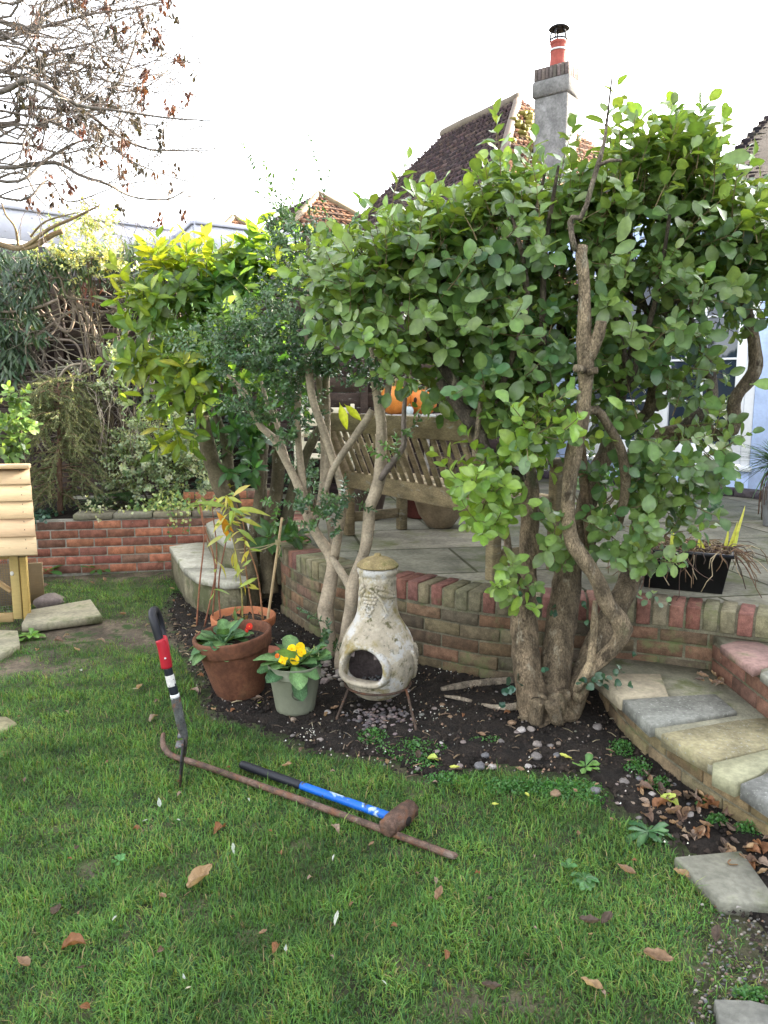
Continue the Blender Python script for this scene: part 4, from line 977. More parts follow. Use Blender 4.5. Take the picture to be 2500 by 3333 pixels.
for x0_, y0_, x1_, y1_ in [(2370, 1800, 2432, 1648), (2362, 1805, 2405, 1700), (2350, 1810, 2375, 1720), (2290, 1815, 2285, 1760), (2265, 1815, 2280, 1740), (2375, 1810, 2408, 1725), (2180, 1800, 2195, 1690), (2310, 1810, 2312, 1770)]:
    bag = Bag(); a = P(x0_, y0_, 4.0); b = P(x1_, y1_, 3.97); bag.add(a, b - a, (.2, -1, .2), (b - a).length, .022, jitcol((.42, .46, .12), .12)); m_ = MB(); bag.flush(m_, 'strap', .08, .6, 1.2, .05); m_.build("shoot", LEAF, iris)

# ------------------------------------------------------------ the house with the glazed doors
WA, WB = Gd(2281, 1597, PZ), Gd(2462, 1614, PZ); WA.z = WB.z = 0
wd = (WB - WA).normalized(); wnn = Vector((wd.y, -wd.x, 0))       # wnn points out to the garden
if wnn.y > 0: wnn = -wnn
def HP(a, out, z): return WA + wd * a + wnn * out + Vector((0, 0, z))
house = thing("house", "low pale blue house with white glazed garden doors and dark tiled roof", "house", WA)
BLUE = M("pale_blue_render", (.42, .52, .74), .8, .1, 4, .15, 80); WHITE = M("white_upvc", (.74, .75, .76), .35, .04, 4, .02, 60)
def wallbox(name, a0, a1, z0, z1, d, mat, out=0.0, col=(1, 1, 1), bev=.003, parent=house):
    m_ = MB(); m_.box(HP((a0 + a1) / 2, out - d / 2, (z0 + z1) / 2), (a1 - a0, d, z1 - z0), Matrix((wd, wnn, Vector((0, 0, 1)))).transposed(), col, bev); return m_.build(name, mat, parent)
def wd_of(px, Yg=7.6): # distance along the wall where a pixel column meets it
    d = _ray(px, 1500); k = (WA.x * wnn.x + WA.y * wnn.y) / (d.x * wnn.x + d.y * wnn.y); q = Vector((d.x * k, d.y * k, 0)); return (q - WA).dot(wd)
aR = wd_of(2440); aL = aR - 2.0; zs, ztp = PZ + .24, PZ + 2.36
wallbox("wall", -3.6, aL - .002, PZ - .4, 3.4, .25, BLUE); wallbox("wall", aR + .002, 7.0, PZ - .4, 3.4, .25, BLUE); wallbox("wall", aL, aR, PZ - .4, zs - .002, .25, BLUE); wallbox("wall", aL, aR, ztp + .002, 3.4, .25, BLUE)
wallbox("sill", aL - .03, aR + .03, zs, zs + .05, .14, WHITE, .05)
fr = wallbox("door_frame", aL, aL + .07, zs + .05, ztp, .08, WHITE, .01); wallbox("door_frame", aR - .09, aR, zs + .05, ztp, .08, WHITE, .01); wallbox("door_frame", aL, aR, ztp - .07, ztp, .076, WHITE, .008)
GLASS = bpy.data.materials.new("window_glass"); GLASS.use_nodes = True; gb = GLASS.node_tree.nodes["Principled BSDF"]; gb.inputs["Base Color"].default_value = (.02, .03, .045, 1); gb.inputs["Roughness"].default_value = .03; gb.inputs["Specular IOR Level"].default_value = .6
for n_, (d0, d1) in enumerate([(aL + .072, (aL + aR) / 2 - .005), ((aL + aR) / 2 + .005, aR - .092)]):
    dr = wallbox("glazed_door", d0, d0 + .10, zs + .06, ztp - .075, .06, WHITE, .02)
    wallbox("stile", d1 - .10, d1, zs + .06, ztp - .075, .06, WHITE, .02, parent=dr); wallbox("bottom_rail", d0 + .1, d1 - .1, zs + .06, zs + .26, .058, WHITE, .018, parent=dr); wallbox("top_rail", d0 + .1, d1 - .1, ztp - .18, ztp - .075, .058, WHITE, .018, parent=dr)
    wallbox("glass", d0 + .1, d1 - .1, zs + .26, ztp - .18, .012, GLASS, -.01, parent=dr)
    wallbox("glazing_bar", (d0 + d1) / 2 - .012, (d0 + d1) / 2 + .012, zs + .26, ztp - .18, .03, WHITE, .006, parent=dr)
    for z in (.70, 1.13, 1.56): wallbox("glazing_bar", d0 + .1, d1 - .1, zs + z - .011, zs + z + .011, .026, WHITE, .003, parent=dr)
m_ = MB(); h_ = HP((aL + aR) / 2 - .06, .05, zs + 1.0); m_.tube([h_, h_ + wnn * .03, h_ + wnn * .035 - wd * .12], .009, 7, (.75, .75, .75)); m_.build("door_handle", PLAIN, house)
m_ = MB()
for k in range(18):
    a = -1.9 + k * .222
    m_.box(HP(a, .12 + (.04 if k == 12 else 0), PZ + .035), (.212, .19, .07), Matrix((wd, wnn, Vector((0, 0, 1)))).transposed(), jitcol((.065, .052, .06), .25), .004)
m_.build("brick_plinth", BRICK, house)
m_ = MB()
for k in range(4): m_.box(HP(-.52 + k * .045, .001, PZ + .13), (.025, .012, .03), Matrix((wd, wnn, Vector((0, 0, 1)))).transposed(), (.03, .03, .035), 0)
m_.build("air_brick", MATTE, house)
# fascia, soffit and roof
TILE = M("dark_roof_tiles", None, .95, .3, 6, .4, 60, [((.05, .05, .034), 4, .6, .75)], spec=.08)
def tiled(name, parent, e0, e1, t0, t1, nrow, ncol, pal, mat, th=.022, gap=.006, seed=2, rag=.012):
    """plain tiles on the sloping quad eave e0-e1, top t0-t1, each tile a lapped plate"""
    rr = random.Random(seed); e0, e1, t0, t1 = map(Vector, (e0, e1, t0, t1)); m_ = MB(); nn = (e1 - e0).cross(t0 - e0).normalized()
    if nn.z < 0: nn = -nn
    V = []; Fc = []; Cc = []
    for r in range(nrow):
        a0, a1 = r / nrow, min(1.0, (r + 1.35) / nrow); l0, r0 = e0.lerp(t0, a0), e1.lerp(t1, a0); l1, r1 = e0.lerp(t0, a1), e1.lerp(t1, a1)
        wl_ = (r0 - l0).length; nc = max(1, int(round(ncol * wl_ / max(1e-6, (e1 - e0).length))))
        for k in range(nc):
            u0, u1 = (k + (.5 if r % 2 else 0) - (.5 if r % 2 else 0) * 0) / nc, (k + 1) / nc
            du = gap / max(.05, wl_); o = rr.uniform(0, rag); s_ = (e0 - t0).normalized() * o * .5
            p = [l0.lerp(r0, u0 + du) + s_, l0.lerp(r0, u1 - du) + s_, l1.lerp(r1, u1 - du), l1.lerp(r1, u0 + du)]
            lift = th + rr.uniform(0, rag * .5)
            q = [p[0] + nn * lift, p[1] + nn * lift, p[2] + nn * th * .25, p[3] + nn * th * .25, p[0], p[1]]
            b = len(V); V += [tuple(x) for x in q]; Fc += [(b, b + 1, b + 2, b + 3), (b + 4, b + 5, b + 1, b)]; c = jitcol(rr.choice(pal), .2, .06); Cc += [c] * 6
    m_.add(V, np.array(Fc), np.array(Cc)); under = [tuple(x) for x in (e0, e1, t1, t0)]; m_.add(under, [(3, 2, 1, 0)], (.03, .025, .022))
    return m_.build(name, mat, parent)
DK = [(.05, .042, .05), (.06, .05, .058), (.042, .036, .045), (.07, .056, .06)]
E_l, V_l = P(2215, 668, 7.75), P(2500, 372, 10.6); ed = Vector((1, -.42, 0)).normalized()
td = Vector((1, .12, 0)).normalized()
tiled("roof", house, E_l, E_l + ed * 7.5, V_l, V_l + td * 9, 26, 60, [tuple(q * .42 for q in c) for c in DK], TILE, .035, rag=.02)  # tile colours darkened so this sunlit slope looks shaded
m_ = MB(); m_.bar(E_l + Vector((0, 0, -.07)) - ed * .05, E_l + ed * 7.5 + Vector((0, 0, -.07)), .03, .16, col=(.62, .57, .50)); m_.build("fascia", PLAIN, house)
# long roof and wall added off screen beside the lawn to shade the garden
HR = [(5.6, -9), (5.6, 8.3)]
RZ = 5.6
tiled("added_shade_roof", house, (4.2, 8.6, 3.15), (4.2, -9, 3.15), (6.4, 7.6, RZ), (6.4, -9, RZ), 20, 60, DK, TILE, .035, seed=5)
tiled("added_shade_roof", house, (9.4, -9, 2.4), (9.4, 8.6, 2.4), (6.4, -9, RZ), (6.4, 7.6, RZ), 8, 20, DK, TILE, .035, seed=6)
m_ = MB(); m_.prism([(4.6, -9), (9.2, -9), (9.2, 7.9), (4.6, 7.9)], -.05, 3.2); m_.build("added_side_wall", BLUE, house)
# spider-leaved plant in a grey pot by the door
SP = Gd(2520, 1712, PZ) ; gp2 = thing("zinc_planter", "tall grey planter by the blue wall, cut off by the picture edge", "plant pot", SP)
pot(gp2, "planter_body", SP, [(.001, 0), (.075, 0), (.08, .01), (.105, .27), (.112, .275), (.112, .30), (.1, .30), (.09, .26)], M("zinc", (.30, .31, .33), .45, .2, 12, .15, 60, spec=.5, metal=.3)); soil_disc(gp2, SP, .095, .27)
sp2 = thing("arching_plant", "plant with narrow arching dark leaves and hanging roots in the grey planter", "plant", SP + Vector((0, 0, .3))); bag = Bag()
for k in range(150):
    a, e = random.uniform(0, 6.28), random.uniform(.25, 1.2); d = Vector((math.cos(a) * math.cos(e), math.sin(a) * math.cos(e), math.sin(e)))
    bag.add(SP + Vector((0, 0, .46)) + rv(.02), d, Vector((-d.x, -d.y, 1.2)), random.uniform(.22, .36), .014, jitcol(random.choice([(.03, .075, .035), (.05, .11, .05), (.02, .05, .03)]), .2))
m_ = MB(); bag.flush(m_, 'strap', .75, .5, 1.1, .0); m_.build("leaves", DARKLEAF, sp2, smooth=True)
m_ = MB()
for k in range(26):
    a = random.uniform(0, 6.28); q = SP + Vector((.05 * math.cos(a), .05 * math.sin(a), .45)); m_.tube([q, q + Vector((.06 * math.cos(a), .06 * math.sin(a), -.1)), q + Vector((.07 * math.cos(a), .07 * math.sin(a), -random.uniform(.2, .42)))], .003, 4, (.12, .07, .045))
m_.tube([SP + Vector((0, 0, .27)), SP + Vector((0, 0, .48))], [.05, .035], 8, (.1, .06, .04)); m_.build("stem", MATTE, sp2)

# ------------------------------------------------------------ the house beyond with hipped roofs and the tall chimney
fh = thing("hipped_house", "house with steep hipped tile roof, one slope coloured shaded dark, the other sunlit orange", "house", Vector((2.4, 15, 0)))
AP = P(1685, 322, 14.0); rdv = Vector((-.522, .853, 0)); sdv = Vector((-.853, -.522, 0)); RE = AP + rdv * 2.15
OR_SUNLIT = [(.21, .105, .062), (.25, .125, .07), (.17, .09, .06), (.28, .145, .08), (.14, .085, .06)]; PU_SHADED = [(.072, .052, .056), (.085, .06, .06), (.06, .045, .05), (.10, .07, .065)]  # sunlit orange and shaded purple painted into the slopes of one roof
dn_ = .92; RL = 4.3
ORM = M("old_sunlit_clay_tiles", None, .9, .3, 6, .4, 60, [((.20, .18, .05), 3.2, .56, .68)])
hipc = AP + sdv * RL - rdv * RL + Vector((0, 0, -dn_ * RL)); hipr = AP - sdv * RL - rdv * RL + Vector((0, 0, -dn_ * RL))
tiled("roof_slope", fh, RE + sdv * RL + Vector((0, 0, -dn_ * RL)), hipc, RE, AP, 58, 62, PU_SHADED, TILE, .03, seed=11, rag=.03)
tiled("hip_slope", fh, hipc, hipr, AP, AP + Vector((.001, 0, 0)), 58, 84, OR_SUNLIT, ORM, .03, seed=12, rag=.03)
tiled("roof_slope", fh, hipr, RE - sdv * RL + Vector((0, 0, -dn_ * RL)), AP, RE, 20, 20, PU_SHADED, TILE, .03, seed=13)
m_ = MB(); m_.tube([AP + Vector((.02, -.03, -.02)), AP + rdv * 1.1, RE], [.11, .105, .10], 10, (.13, .105, .08), wob=.15); m_.build("ridge_tiles", ROUGHBARK if False else MATTE, fh, smooth=True)
m_ = MB(); m_.tube([AP + Vector((0, 0, -.03)), AP.lerp(hipc, .3), AP.lerp(hipc, .7), hipc], .075, 8, (.12, .09, .07), wob=.25, nscale=6); m_.build("hip_tiles", MATTE, fh, smooth=True)
m_ = MB(); q = [RE + sdv * 3.7, AP + sdv * 3.7 - rdv * 3.7, AP - sdv * 3.7 - rdv * 3.7, RE - sdv * 3.7]; zb = AP.z - dn_ * RL
m_.prism([(v.x, v.y) for v in q][::-1], 0, zb + .35, (.5, .47, .42)); m_.build("wall", MATTE, fh)
m_ = MB()  # moss on the sunlit slope
for k in range(110):
    t = random.random(); u = random.gauss(.35, .14); a = .1 + .3 * t; q = AP.lerp(hipc, a).lerp(AP.lerp(hipr, a), min(.9, max(.02, u))); m_.ball(q + Vector((0, -.02, .05)), random.uniform(.03, .085), jitcol((.16, .145, .03), .35), 5, 3, (1, 1, .6), .6)
m_.build("roof_moss", MATTE, fh)["kind"] = "stuff"
# chimney
CY = 12.0; chm = thing("chimney_stack", "tall grey rendered chimney stack with brick crown and one red pot under a black cowl", "chimney", P(1805, 900, CY))
REND = M("grey_render", (.15, .145, .14), .95, .32, 4, .6, 50, [((.24, .235, .23), 5, .58, .7), ((.10, .10, .085), 3, .6, .75)])
cf = Matrix((Vector((.80, -.60, 0)), Vector((.60, .80, 0)), Vector((0, 0, 1)))).transposed() @ Matrix.Rotation(R(0), 3, 'Z')
cx0 = P(1808, 400, CY); zt_ = P(1808, 240, CY).z; zc = P(1808, 322, CY).z; zb_ = 1.0
def cbox(name, w, z0, z1, mat, col=(1, 1, 1), bev=.02): m_ = MB(); m_.box((cx0.x, CY, (z0 + z1) / 2), (w * .86, w * .66, z1 - z0), cf, col, bev); return m_.build(name, mat, chm)
cbox("shaft", .60, zb_, zc, REND); cbox("shoulder", .665, zc - .002, P(1808, 268, CY).z, REND); 
m_ = MB(); z0 = P(1808, 268, CY).z
for k in range(9):
    for sy in (-1, 1):
        m_.box(Vector((cx0.x, CY, z0 + .085)) + cf @ Vector(((k - 4) * .06, sy * .15, 0)), (.052, .11, .165), cf, jitcol((.105, .085, .075), .2), .004)
for k in range(-1, 4):
    for sx in (-1, 1): m_.box(Vector((cx0.x, CY, z0 + .085)) + cf @ Vector((sx * .232, (k - 1) * .06, 0)), (.066, .052, .165), cf, jitcol((.105, .085, .075), .2), .004)
m_.box((cx0.x, CY, z0 + .08), (.45, .30, .15), cf, (.09, .08, .07)); m_.build("brick_crown", BRICK, chm)
cz = z0 + .165; pc_ = Vector((cx0.x + .01, CY, cz)); m_ = MB(); m_.lathe([(.125, -.02), (.125, .03), (.118, .1), (.108, .33), (.112, .335), (.125, .35), (.125, .375), (.11, .385), (.09, .385)], 28, pc_, col=(.28, .065, .05)); m_.build("chimney_pot", MATTE, chm, smooth=True)
m_ = MB(); m_.lathe([(.1195, .245), (.1215, .245), (.1215, .27), (.119, .27)], 24, pc_, col=(.5, .5, .5)); m_.build("strap", PLAIN, chm)
m_ = MB(); m_.lathe([(.001, .60), (.06, .592), (.125, .572), (.15, .548), (.14, .543), (.001, .575)], 28, pc_, col=(.02, .02, .025)); m_.lathe([(.118, .388), (.13, .388), (.13, .41), (.118, .41)], 24, pc_, col=(.02, .02, .025))
for k in range(5): a = k * 1.2566 + .3; m_.tube([pc_ + Vector((.122 * math.cos(a), .122 * math.sin(a), .4)), pc_ + Vector((.115 * math.cos(a), .115 * math.sin(a), .49)), pc_ + Vector((.05 * math.cos(a), .05 * math.sin(a), .575))], .012, 6, (.02, .02, .025))
m_.build("cowl", MATTE, chm, smooth=False)
# smaller hipped wings in the middle distance
def wing(label, ax, ay, Y, RL, ridge, pal_l, pal_r, name="hipped_wing"):
    A = P(ax, ay, Y); t = thing(name, label, "house", Vector((A.x, Y, 0))); Rr = A + rdv * ridge
    hc = A + sdv * RL - rdv * RL + Vector((0, 0, -.8 * RL)); hr = A - sdv * RL - rdv * RL + Vector((0, 0, -.8 * RL))
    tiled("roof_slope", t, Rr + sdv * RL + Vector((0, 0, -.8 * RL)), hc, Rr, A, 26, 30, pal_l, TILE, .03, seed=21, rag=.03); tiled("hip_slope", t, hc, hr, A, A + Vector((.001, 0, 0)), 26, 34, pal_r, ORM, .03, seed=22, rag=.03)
    tiled("roof_slope", t, hr, Rr - sdv * RL + Vector((0, 0, -.8 * RL)), A, Rr, 14, 20, PU_SHADED, TILE, .03, seed=23)
    m_ = MB(); m_.tube([A, A.lerp(hc, .5), hc], .07, 7, (.14, .11, .07), wob=.25); m_.tube([A, A.lerp(hr, .5), hr], .07, 7, (.16, .12, .07), wob=.25); m_.build("hip_tiles", MATTE, t, smooth=True)
    m_ = MB(); b = .88 * RL; q = [Rr + sdv * b, A + sdv * b - rdv * b, A - sdv * b - rdv * b, Rr - sdv * b]; m_.prism([(v.x, v.y) for v in q][::-1], 0, A.z - .8 * RL + .3, (.5, .47, .42)); m_.build("wall", MATTE, t)
wing("low hipped roof of tiles coloured sunlit orange behind the white fascia", 1035, 632, 15.5, 2.1, 1.4, PU_SHADED, OR_SUNLIT)
wing("mossy low tiled roof peeping over the white fascia", 760, 708, 17.5, 1.2, 1.5, [(.10, .095, .05), (.13, .11, .06)], OR_SUNLIT)

# ------------------------------------------------------------ flat roofed garage with white fascia behind the hedge
gar = thing("garage", "flat roofed building with white boarded fascia showing over the climber hedge", "garage", Vector((-3.3, 9.6, 0)))
WBD = M("white_fascia", (.44, .45, .52), .5, .05, 5, .05, 60); FL = [P(-120, 652, 8.5), P(700, 765, 10.0), P(572, 790, 9.6), P(632, 722, 9.35), P(800, 742, 9.9), P(1180, 790, 11.2)]
def fasc(name, a, b, h): 
    m_ = MB(); d = Vector((0, 0, h)); nn = Vector(((b - a).y, -(b - a).x, 0)).normalized(); 
    if nn.y > 0: nn = -nn
    m_.bar(a - d / 2, b - d / 2, .03, h, (0, 0, 1), (1, 1, 1), .003); m_.build(name, WBD, gar)
    m_ = MB(); m_.bar(a + Vector((0, 0, .0)) + nn * .02, b + Vector((0, 0, .0)) + nn * .02, .05, .05, (0, 0, 1)); m_.build("edge_trim", WBD, gar)
fasc("fascia_board", FL[0], FL[1], .34); fasc("fascia_board", FL[3], FL[5], .38); fasc("fascia_board", P(575, 775, 9.75), FL[3], .38)
m_ = MB()
for k in range(9):
    q = FL[0].lerp(FL[1], .14 + .1 * k); 
    for dz in (-.09, -.26): m_.ball(q + Vector((.008, -.018, dz)), .008, (.3, .3, .34), 6, 3)
m_.build("fixing_caps", PLAIN, gar)["kind"] = "stuff"
m_ = MB(); q = [FL[0] + Vector((0, .25, 0)), FL[1] + Vector((0, .25, 0)), FL[5] + Vector((0, .25, 0)), Vector((2.0, 16, 0)), Vector((-8, 16, 0))]; m_.prism([(v.x, v.y) for v in q], 0, 3.15, (.10, .09, .09)); m_.build("wall", MATTE, gar)

# ------------------------------------------------------------ broadleaf tree with twisted trunks (the big one)
random.seed(41)
GB = Gd(1780, 2330); gt = thing("broadleaf_tree", "large multi-trunked evergreen tree with rounded apple green leaves and twisted pale trunks", "tree", GB)
BK1 = (.215, .16, .10); BK2 = (.18, .137, .087); BK3 = (.25, .19, .12); DKB = (.10, .08, .06)
def limb(name, pts, rads, parent, col, mat=ROUGHBARK, seg=14, wob=.16, ns=11, cap=True):
    m_ = MB(); m_.tube([P(*q) for q in pts], [r for r in rads], seg, col, wob, cap, step=.03, nscale=ns); return m_.build(name, mat, parent, smooth=True)
def K(px, Y): return px / FOC * Y       # pixel half width to metres at that depth
limb("trunk", [(1765, 2345, 3.40), (1738, 2290, 3.42), (1718, 2180, 3.46), (1705, 2060, 3.5), (1708, 1960, 3.52), (1716, 1860, 3.55), (1722, 1750, 3.58), (1725, 1620, 3.62), (1710, 1480, 3.68), (1670, 1330, 3.75), (1600, 1200, 3.85), (1500, 1060, 3.95)],
     [.115, .078, .068, .064, .060, .047, .045, .043, .04, .034, .026, .018], gt, BK1)
limb("trunk", [(1800, 2340, 3.42), (1805, 2230, 3.48), (1815, 2120, 3.52), (1832, 1990, 3.58), (1850, 1860, 3.62), (1875, 1760, 3.66), (1905, 1660, 3.7), (1940, 1540, 3.78), (1990, 1420, 3.85), (2020, 1200, 3.95), (2000, 950, 4.05), (1960, 750, 4.1)],
     [.10, .072, .072, .072, .066, .056, .048, .045, .042, .036, .028, .018], gt, BK2)
limb("trunk", [(1835, 2340, 3.42), (1880, 2240, 3.48), (1915, 2150, 3.54), (1968, 2040, 3.62), (2030, 1930, 3.68), (2085, 1800, 3.78), (2080, 1640, 3.86), (2060, 1500, 3.92), (2100, 1440, 3.95), (2220, 1405, 3.9), (2350, 1410, 3.85), (2388, 1395, 3.82), (2390, 1310, 3.8), (2410, 1270, 3.78), (2455, 1210, 3.76), (2455, 1120, 3.76), (2430, 1000, 3.78), (2400, 850, 3.8)],
     [.07, .056, .052, .06, .058, .05, .044, .04, .042, .04, .036, .034, .033, .032, .034, .03, .024, .014], gt, BK2)
limb("twisted_trunk", [(1880, 2275, 3.36), (1915, 2190, 3.32), (1962, 2140, 3.30), (2006, 2095, 3.28), (2030, 2050, 3.27), (2015, 2015, 3.26), (1980, 1970, 3.25), (1945, 1890, 3.24), (1900, 1820, 3.24), (1862, 1765, 3.24), (1850, 1700, 3.24), (1850, 1610, 3.23), (1858, 1530, 3.22), (1872, 1450, 3.2), (1893, 1360, 3.19), (1905, 1270, 3.18), (1906, 1190, 3.17), (1900, 1110, 3.17), (1904, 1000, 3.16), (1900, 900, 3.16), (1890, 830, 3.15), (1897, 798, 3.15)],
     [.026, .032, .034, .034, .042, .038, .034, .033, .034, .034, .031, .030, .033, .035, .032, .029, .032, .033, .025, .023, .025, .021], gt, BK3, wob=.2)
limb("cut_stub", [(1910, 1180, 3.17), (1932, 1130, 3.15), (1950, 1085, 3.14), (1957, 1045, 3.13)], [.022, .024, .026, .020], gt, BK3, wob=.3)
limb("cut_stub", [(1900, 1205, 3.14), (1872, 1197, 3.12)], [.016, .014], gt, (.3, .24, .16)); limb("cut_stub", [(1915, 1210, 3.14), (1945, 1205, 3.12)], [.016, .013], gt, BK3)
limb("bent_shoot", [(1872, 815, 3.15), (1862, 770, 3.15), (1856, 722, 3.15), (1862, 708, 3.14), (1890, 708, 3.13), (1908, 670, 3.13), (1930, 590, 3.12), (1945, 540, 3.12), (1965, 470, 3.12), (1975, 400, 3.12), (1992, 250, 3.12)], [.013, .012, .012, .012, .011, .010, .010, .010, .007, .005, .003], gt, (.17, .135, .10), seg=9, wob=.12)
limb("bent_shoot", [(1945, 540, 3.12), (1985, 522, 3.1), (2025, 522, 3.08)], [.008, .007, .004], gt, (.22, .17, .13), seg=8)
limb("dead_stem", [(1937, 1955, 3.32), (1935, 2030, 3.31), (1930, 2090, 3.30), (1921, 2160, 3.29), (1900, 2200, 3.29), (1874, 2250, 3.30)], [.010, .018, .018, .019, .020, .016], gt, (.36, .275, .17), wob=.15)
limb("branch", [(1893, 1345, 3.2), (1942, 1335, 3.22), (1985, 1395, 3.25), (2012, 1440, 3.28), (2030, 1500, 3.32), (2035, 1600, 3.4), (2010, 1720, 3.5)], [.018, .02, .019, .02, .022, .022, .02], gt, BK2)
limb("branch", [(1890, 1440, 3.55), (1900, 1550, 3.58), (1915, 1680, 3.58), (1925, 1800, 3.56), (1935, 1900, 3.5)], [.02, .024, .025, .022, .018], gt, (.19, .13, .08))
limb("branch", [(2060, 1370, 3.9), (2110, 1340, 3.85), (2128, 1250, 3.8), (2140, 1150, 3.78), (2160, 1040, 3.75), (2170, 930, 3.72), (2190, 800, 3.72)], [.026, .03, .024, .021, .02, .019, .012], gt, BK2)
limb("branch", [(2170, 1460, 3.95), (2250, 1370, 3.9), (2310, 1320, 3.88), (2315, 1230, 3.9), (2280, 1120, 3.92), (2230, 1020, 3.92), (2190, 920, 3.95)], [.03, .034, .03, .026, .024, .022, .014], gt, (.16, .13, .10))
limb("branch", [(1665, 1340, 3.6), (1560, 1330, 3.55), (1480, 1250, 3.5), (1400, 1130, 3.45), (1350, 1000, 3.4)], [.03, .028, .024, .018, .01], gt, DKB)
limb("branch", [(1700, 1560, 3.5), (1600, 1500, 3.45), (1550, 1400, 3.45), (1500, 1330, 3.5), (1430, 1240, 3.5)], [.028, .03, .034, .03, .02], gt, DKB)
limb("branch", [(1690, 1900, 3.48), (1660, 1820, 3.45), (1640, 1700, 3.42), (1590, 1620, 3.38), (1540, 1560, 3.36), (1490, 1490, 3.34)], [.022, .018, .015, .012, .008, .004], gt, (.15, .11, .075), seg=8)
limb("branch", [(1545, 1530, 3.42), (1548, 1450, 3.42), (1560, 1350, 3.42), (1575, 1240, 3.42)], [.013, .013, .012, .01], gt, (.24, .19, .13), seg=8)
for k in range(26):   # inner limbs up into the crown
    x0_, y0_ = random.uniform(1480, 2250), random.uniform(1000, 1350); x1_ = x0_ + random.gauss(0, 130); y1_ = random.uniform(480, 850); yy = random.uniform(3.3, 4.1)
    limb("branch", [(x0_, y0_, yy), ((x0_ + x1_) / 2 + random.gauss(0, 40), (y0_ + y1_) / 2, yy + random.gauss(0, .08)), (x1_, y1_, yy + random.gauss(0, .15))], [.018, .012, .006], gt, (.13, .10, .075), seg=7, cap=False)
# root flare
m_ = MB()
for x0_, y0_, x1_, y1_, r in [(1770, 2300, 1690, 2345, .05), (1800, 2310, 1880, 2335, .055), (1750, 2320, 1740, 2360, .05), (1830, 2300, 1885, 2310, .05), (1790, 2330, 1830, 2352, .045), (1720, 2270, 1690, 2320, .045)]:
    a, b = Gd(x0_, y0_, .07), Gd(x1_, y1_, -.005); m_.tube([a + Vector((0, 0, .06)), a.lerp(b, .5), b], [r * .62, r * .7, r * .4], 10, (.21, .16, .10), .4, nscale=16, step=.02)
m_.build("root_flare", ROUGHBARK, gt, smooth=True)
GP = [(.088, .152, .048), (.104, .172, .05), (.12, .19, .054), (.072, .132, .046), (.14, .21, .058)]; GLT = [(.17, .27, .045), (.20, .30, .05), (.14, .235, .05)]; GDK = [(.055, .12, .042), (.065, .135, .046), (.045, .10, .038)]
wood, bag = MB(), Bag()
def cluster(px, py, Y, rx, ry, dY, n, dmode, LL=(.07, .108), pal=GP, nl=(7, 11), SL=(.14, .28), WR=.6, wood=None, bag=None, **kw):
    for k in range(n):
        while True:
            u, v, w = random.uniform(-1, 1), random.uniform(-1, 1), random.uniform(-1, 1)
            if u * u + v * v + w * w <= 1: break
        q = P(px + u * rx, py + v * ry, Y + w * dY)
        if dmode == 'up': d = Vector((u * .35 + random.gauss(0, .18), -.12 + random.gauss(0, .2), 1))
        elif dmode == 'out': d = Vector((u * .9, -.5 + w * .4, -v * .8 + .25)) + rv(.3)
        elif dmode == 'down': d = Vector((u * .5 + random.gauss(0, .3), -.5, -.8)) + rv(.2)
        else: d = Vector((u * .7, -.7 + random.gauss(0, .3), .3)) + rv(.3)
        sprig(wood, bag, q, d, random.uniform(*SL), random.randint(*nl), LL, WR, pal, **kw)
G = dict(wood=wood, bag=bag)
# crown top, upright shoots along an uneven skyline
for px, py, n in [(1130, 800, 8), (1190, 740, 10), (1270, 690, 12), (1340, 650, 12), (1420, 640, 12), (1490, 600, 13), (1560, 560, 13), (1630, 520, 13), (1700, 560, 13), (1760, 560, 11), (1830, 540, 12), (1900, 510, 13), (1960, 530, 10),
                  (2040, 480, 13), (2120, 470, 13), (2200, 460, 14), (2270, 510, 12), (2340, 560, 13), (2420, 610, 13), (2500, 640, 11), (2580, 680, 10)]:
    cluster(px, py + 215, 3.75, 45, 85, .5, int(n * 1.1), 'up', pal=GP + GLT[:1], **G)
for px, py in [(1615, 430), (1625, 420), (1680, 470), (1990, 330), (1905, 440), (2180, 400), (2200, 380), (2100, 440), (1270, 580), (1810, 470)]:
    cluster(px, py + 150, 3.5, 12, 30, .15, 1, 'up', LL=(.065, .095), SL=(.2, .3), nl=(7, 9), **G)
for px, py, n in [(2180, 590, 9), (2235, 570, 8), (2120, 590, 7), (2050, 600, 6), (2300, 660, 8), (2390, 760, 7), (2480, 800, 6), (2000, 600, 5)]:
    cluster(px, py, 3.6, 40, 60, .35, n, 'up', pal=GP + GLT[:1], **G)
# main mass
for px, py, rx, ry, n in [(1350, 880, 210, 110, 56), (1600, 830, 190, 140, 66), (1850, 800, 190, 140, 58), (2100, 760, 190, 140, 68), (2330, 800, 160, 130, 44), (2520, 830, 100, 130, 20),
                          (1420, 1020, 190, 130, 52), (1650, 1040, 190, 160, 76), (1800, 1100, 120, 170, 26), (2080, 980, 160, 160, 56), (2270, 980, 110, 140, 22), (2400, 880, 100, 120, 20), (2440, 980, 60, 90, 5),
                          (1600, 1240, 150, 100, 32), (1760, 1260, 130, 120, 30), (2060, 1190, 140, 140, 44), (2230, 1180, 70, 120, 9), (2130, 1380, 150, 90, 28), (1520, 1200, 90, 90, 22), (1480, 1120, 100, 80, 16), (1640, 1340, 120, 60, 16), (1240, 1010, 120, 110, 26), (1190, 900, 100, 90, 22)]:
    cluster(px, py, 3.8, rx, ry, .55, int(n * 1.0), 'out', pal=GP if random.random() < .6 else GDK + GP, LL=(.045, .108), **G)
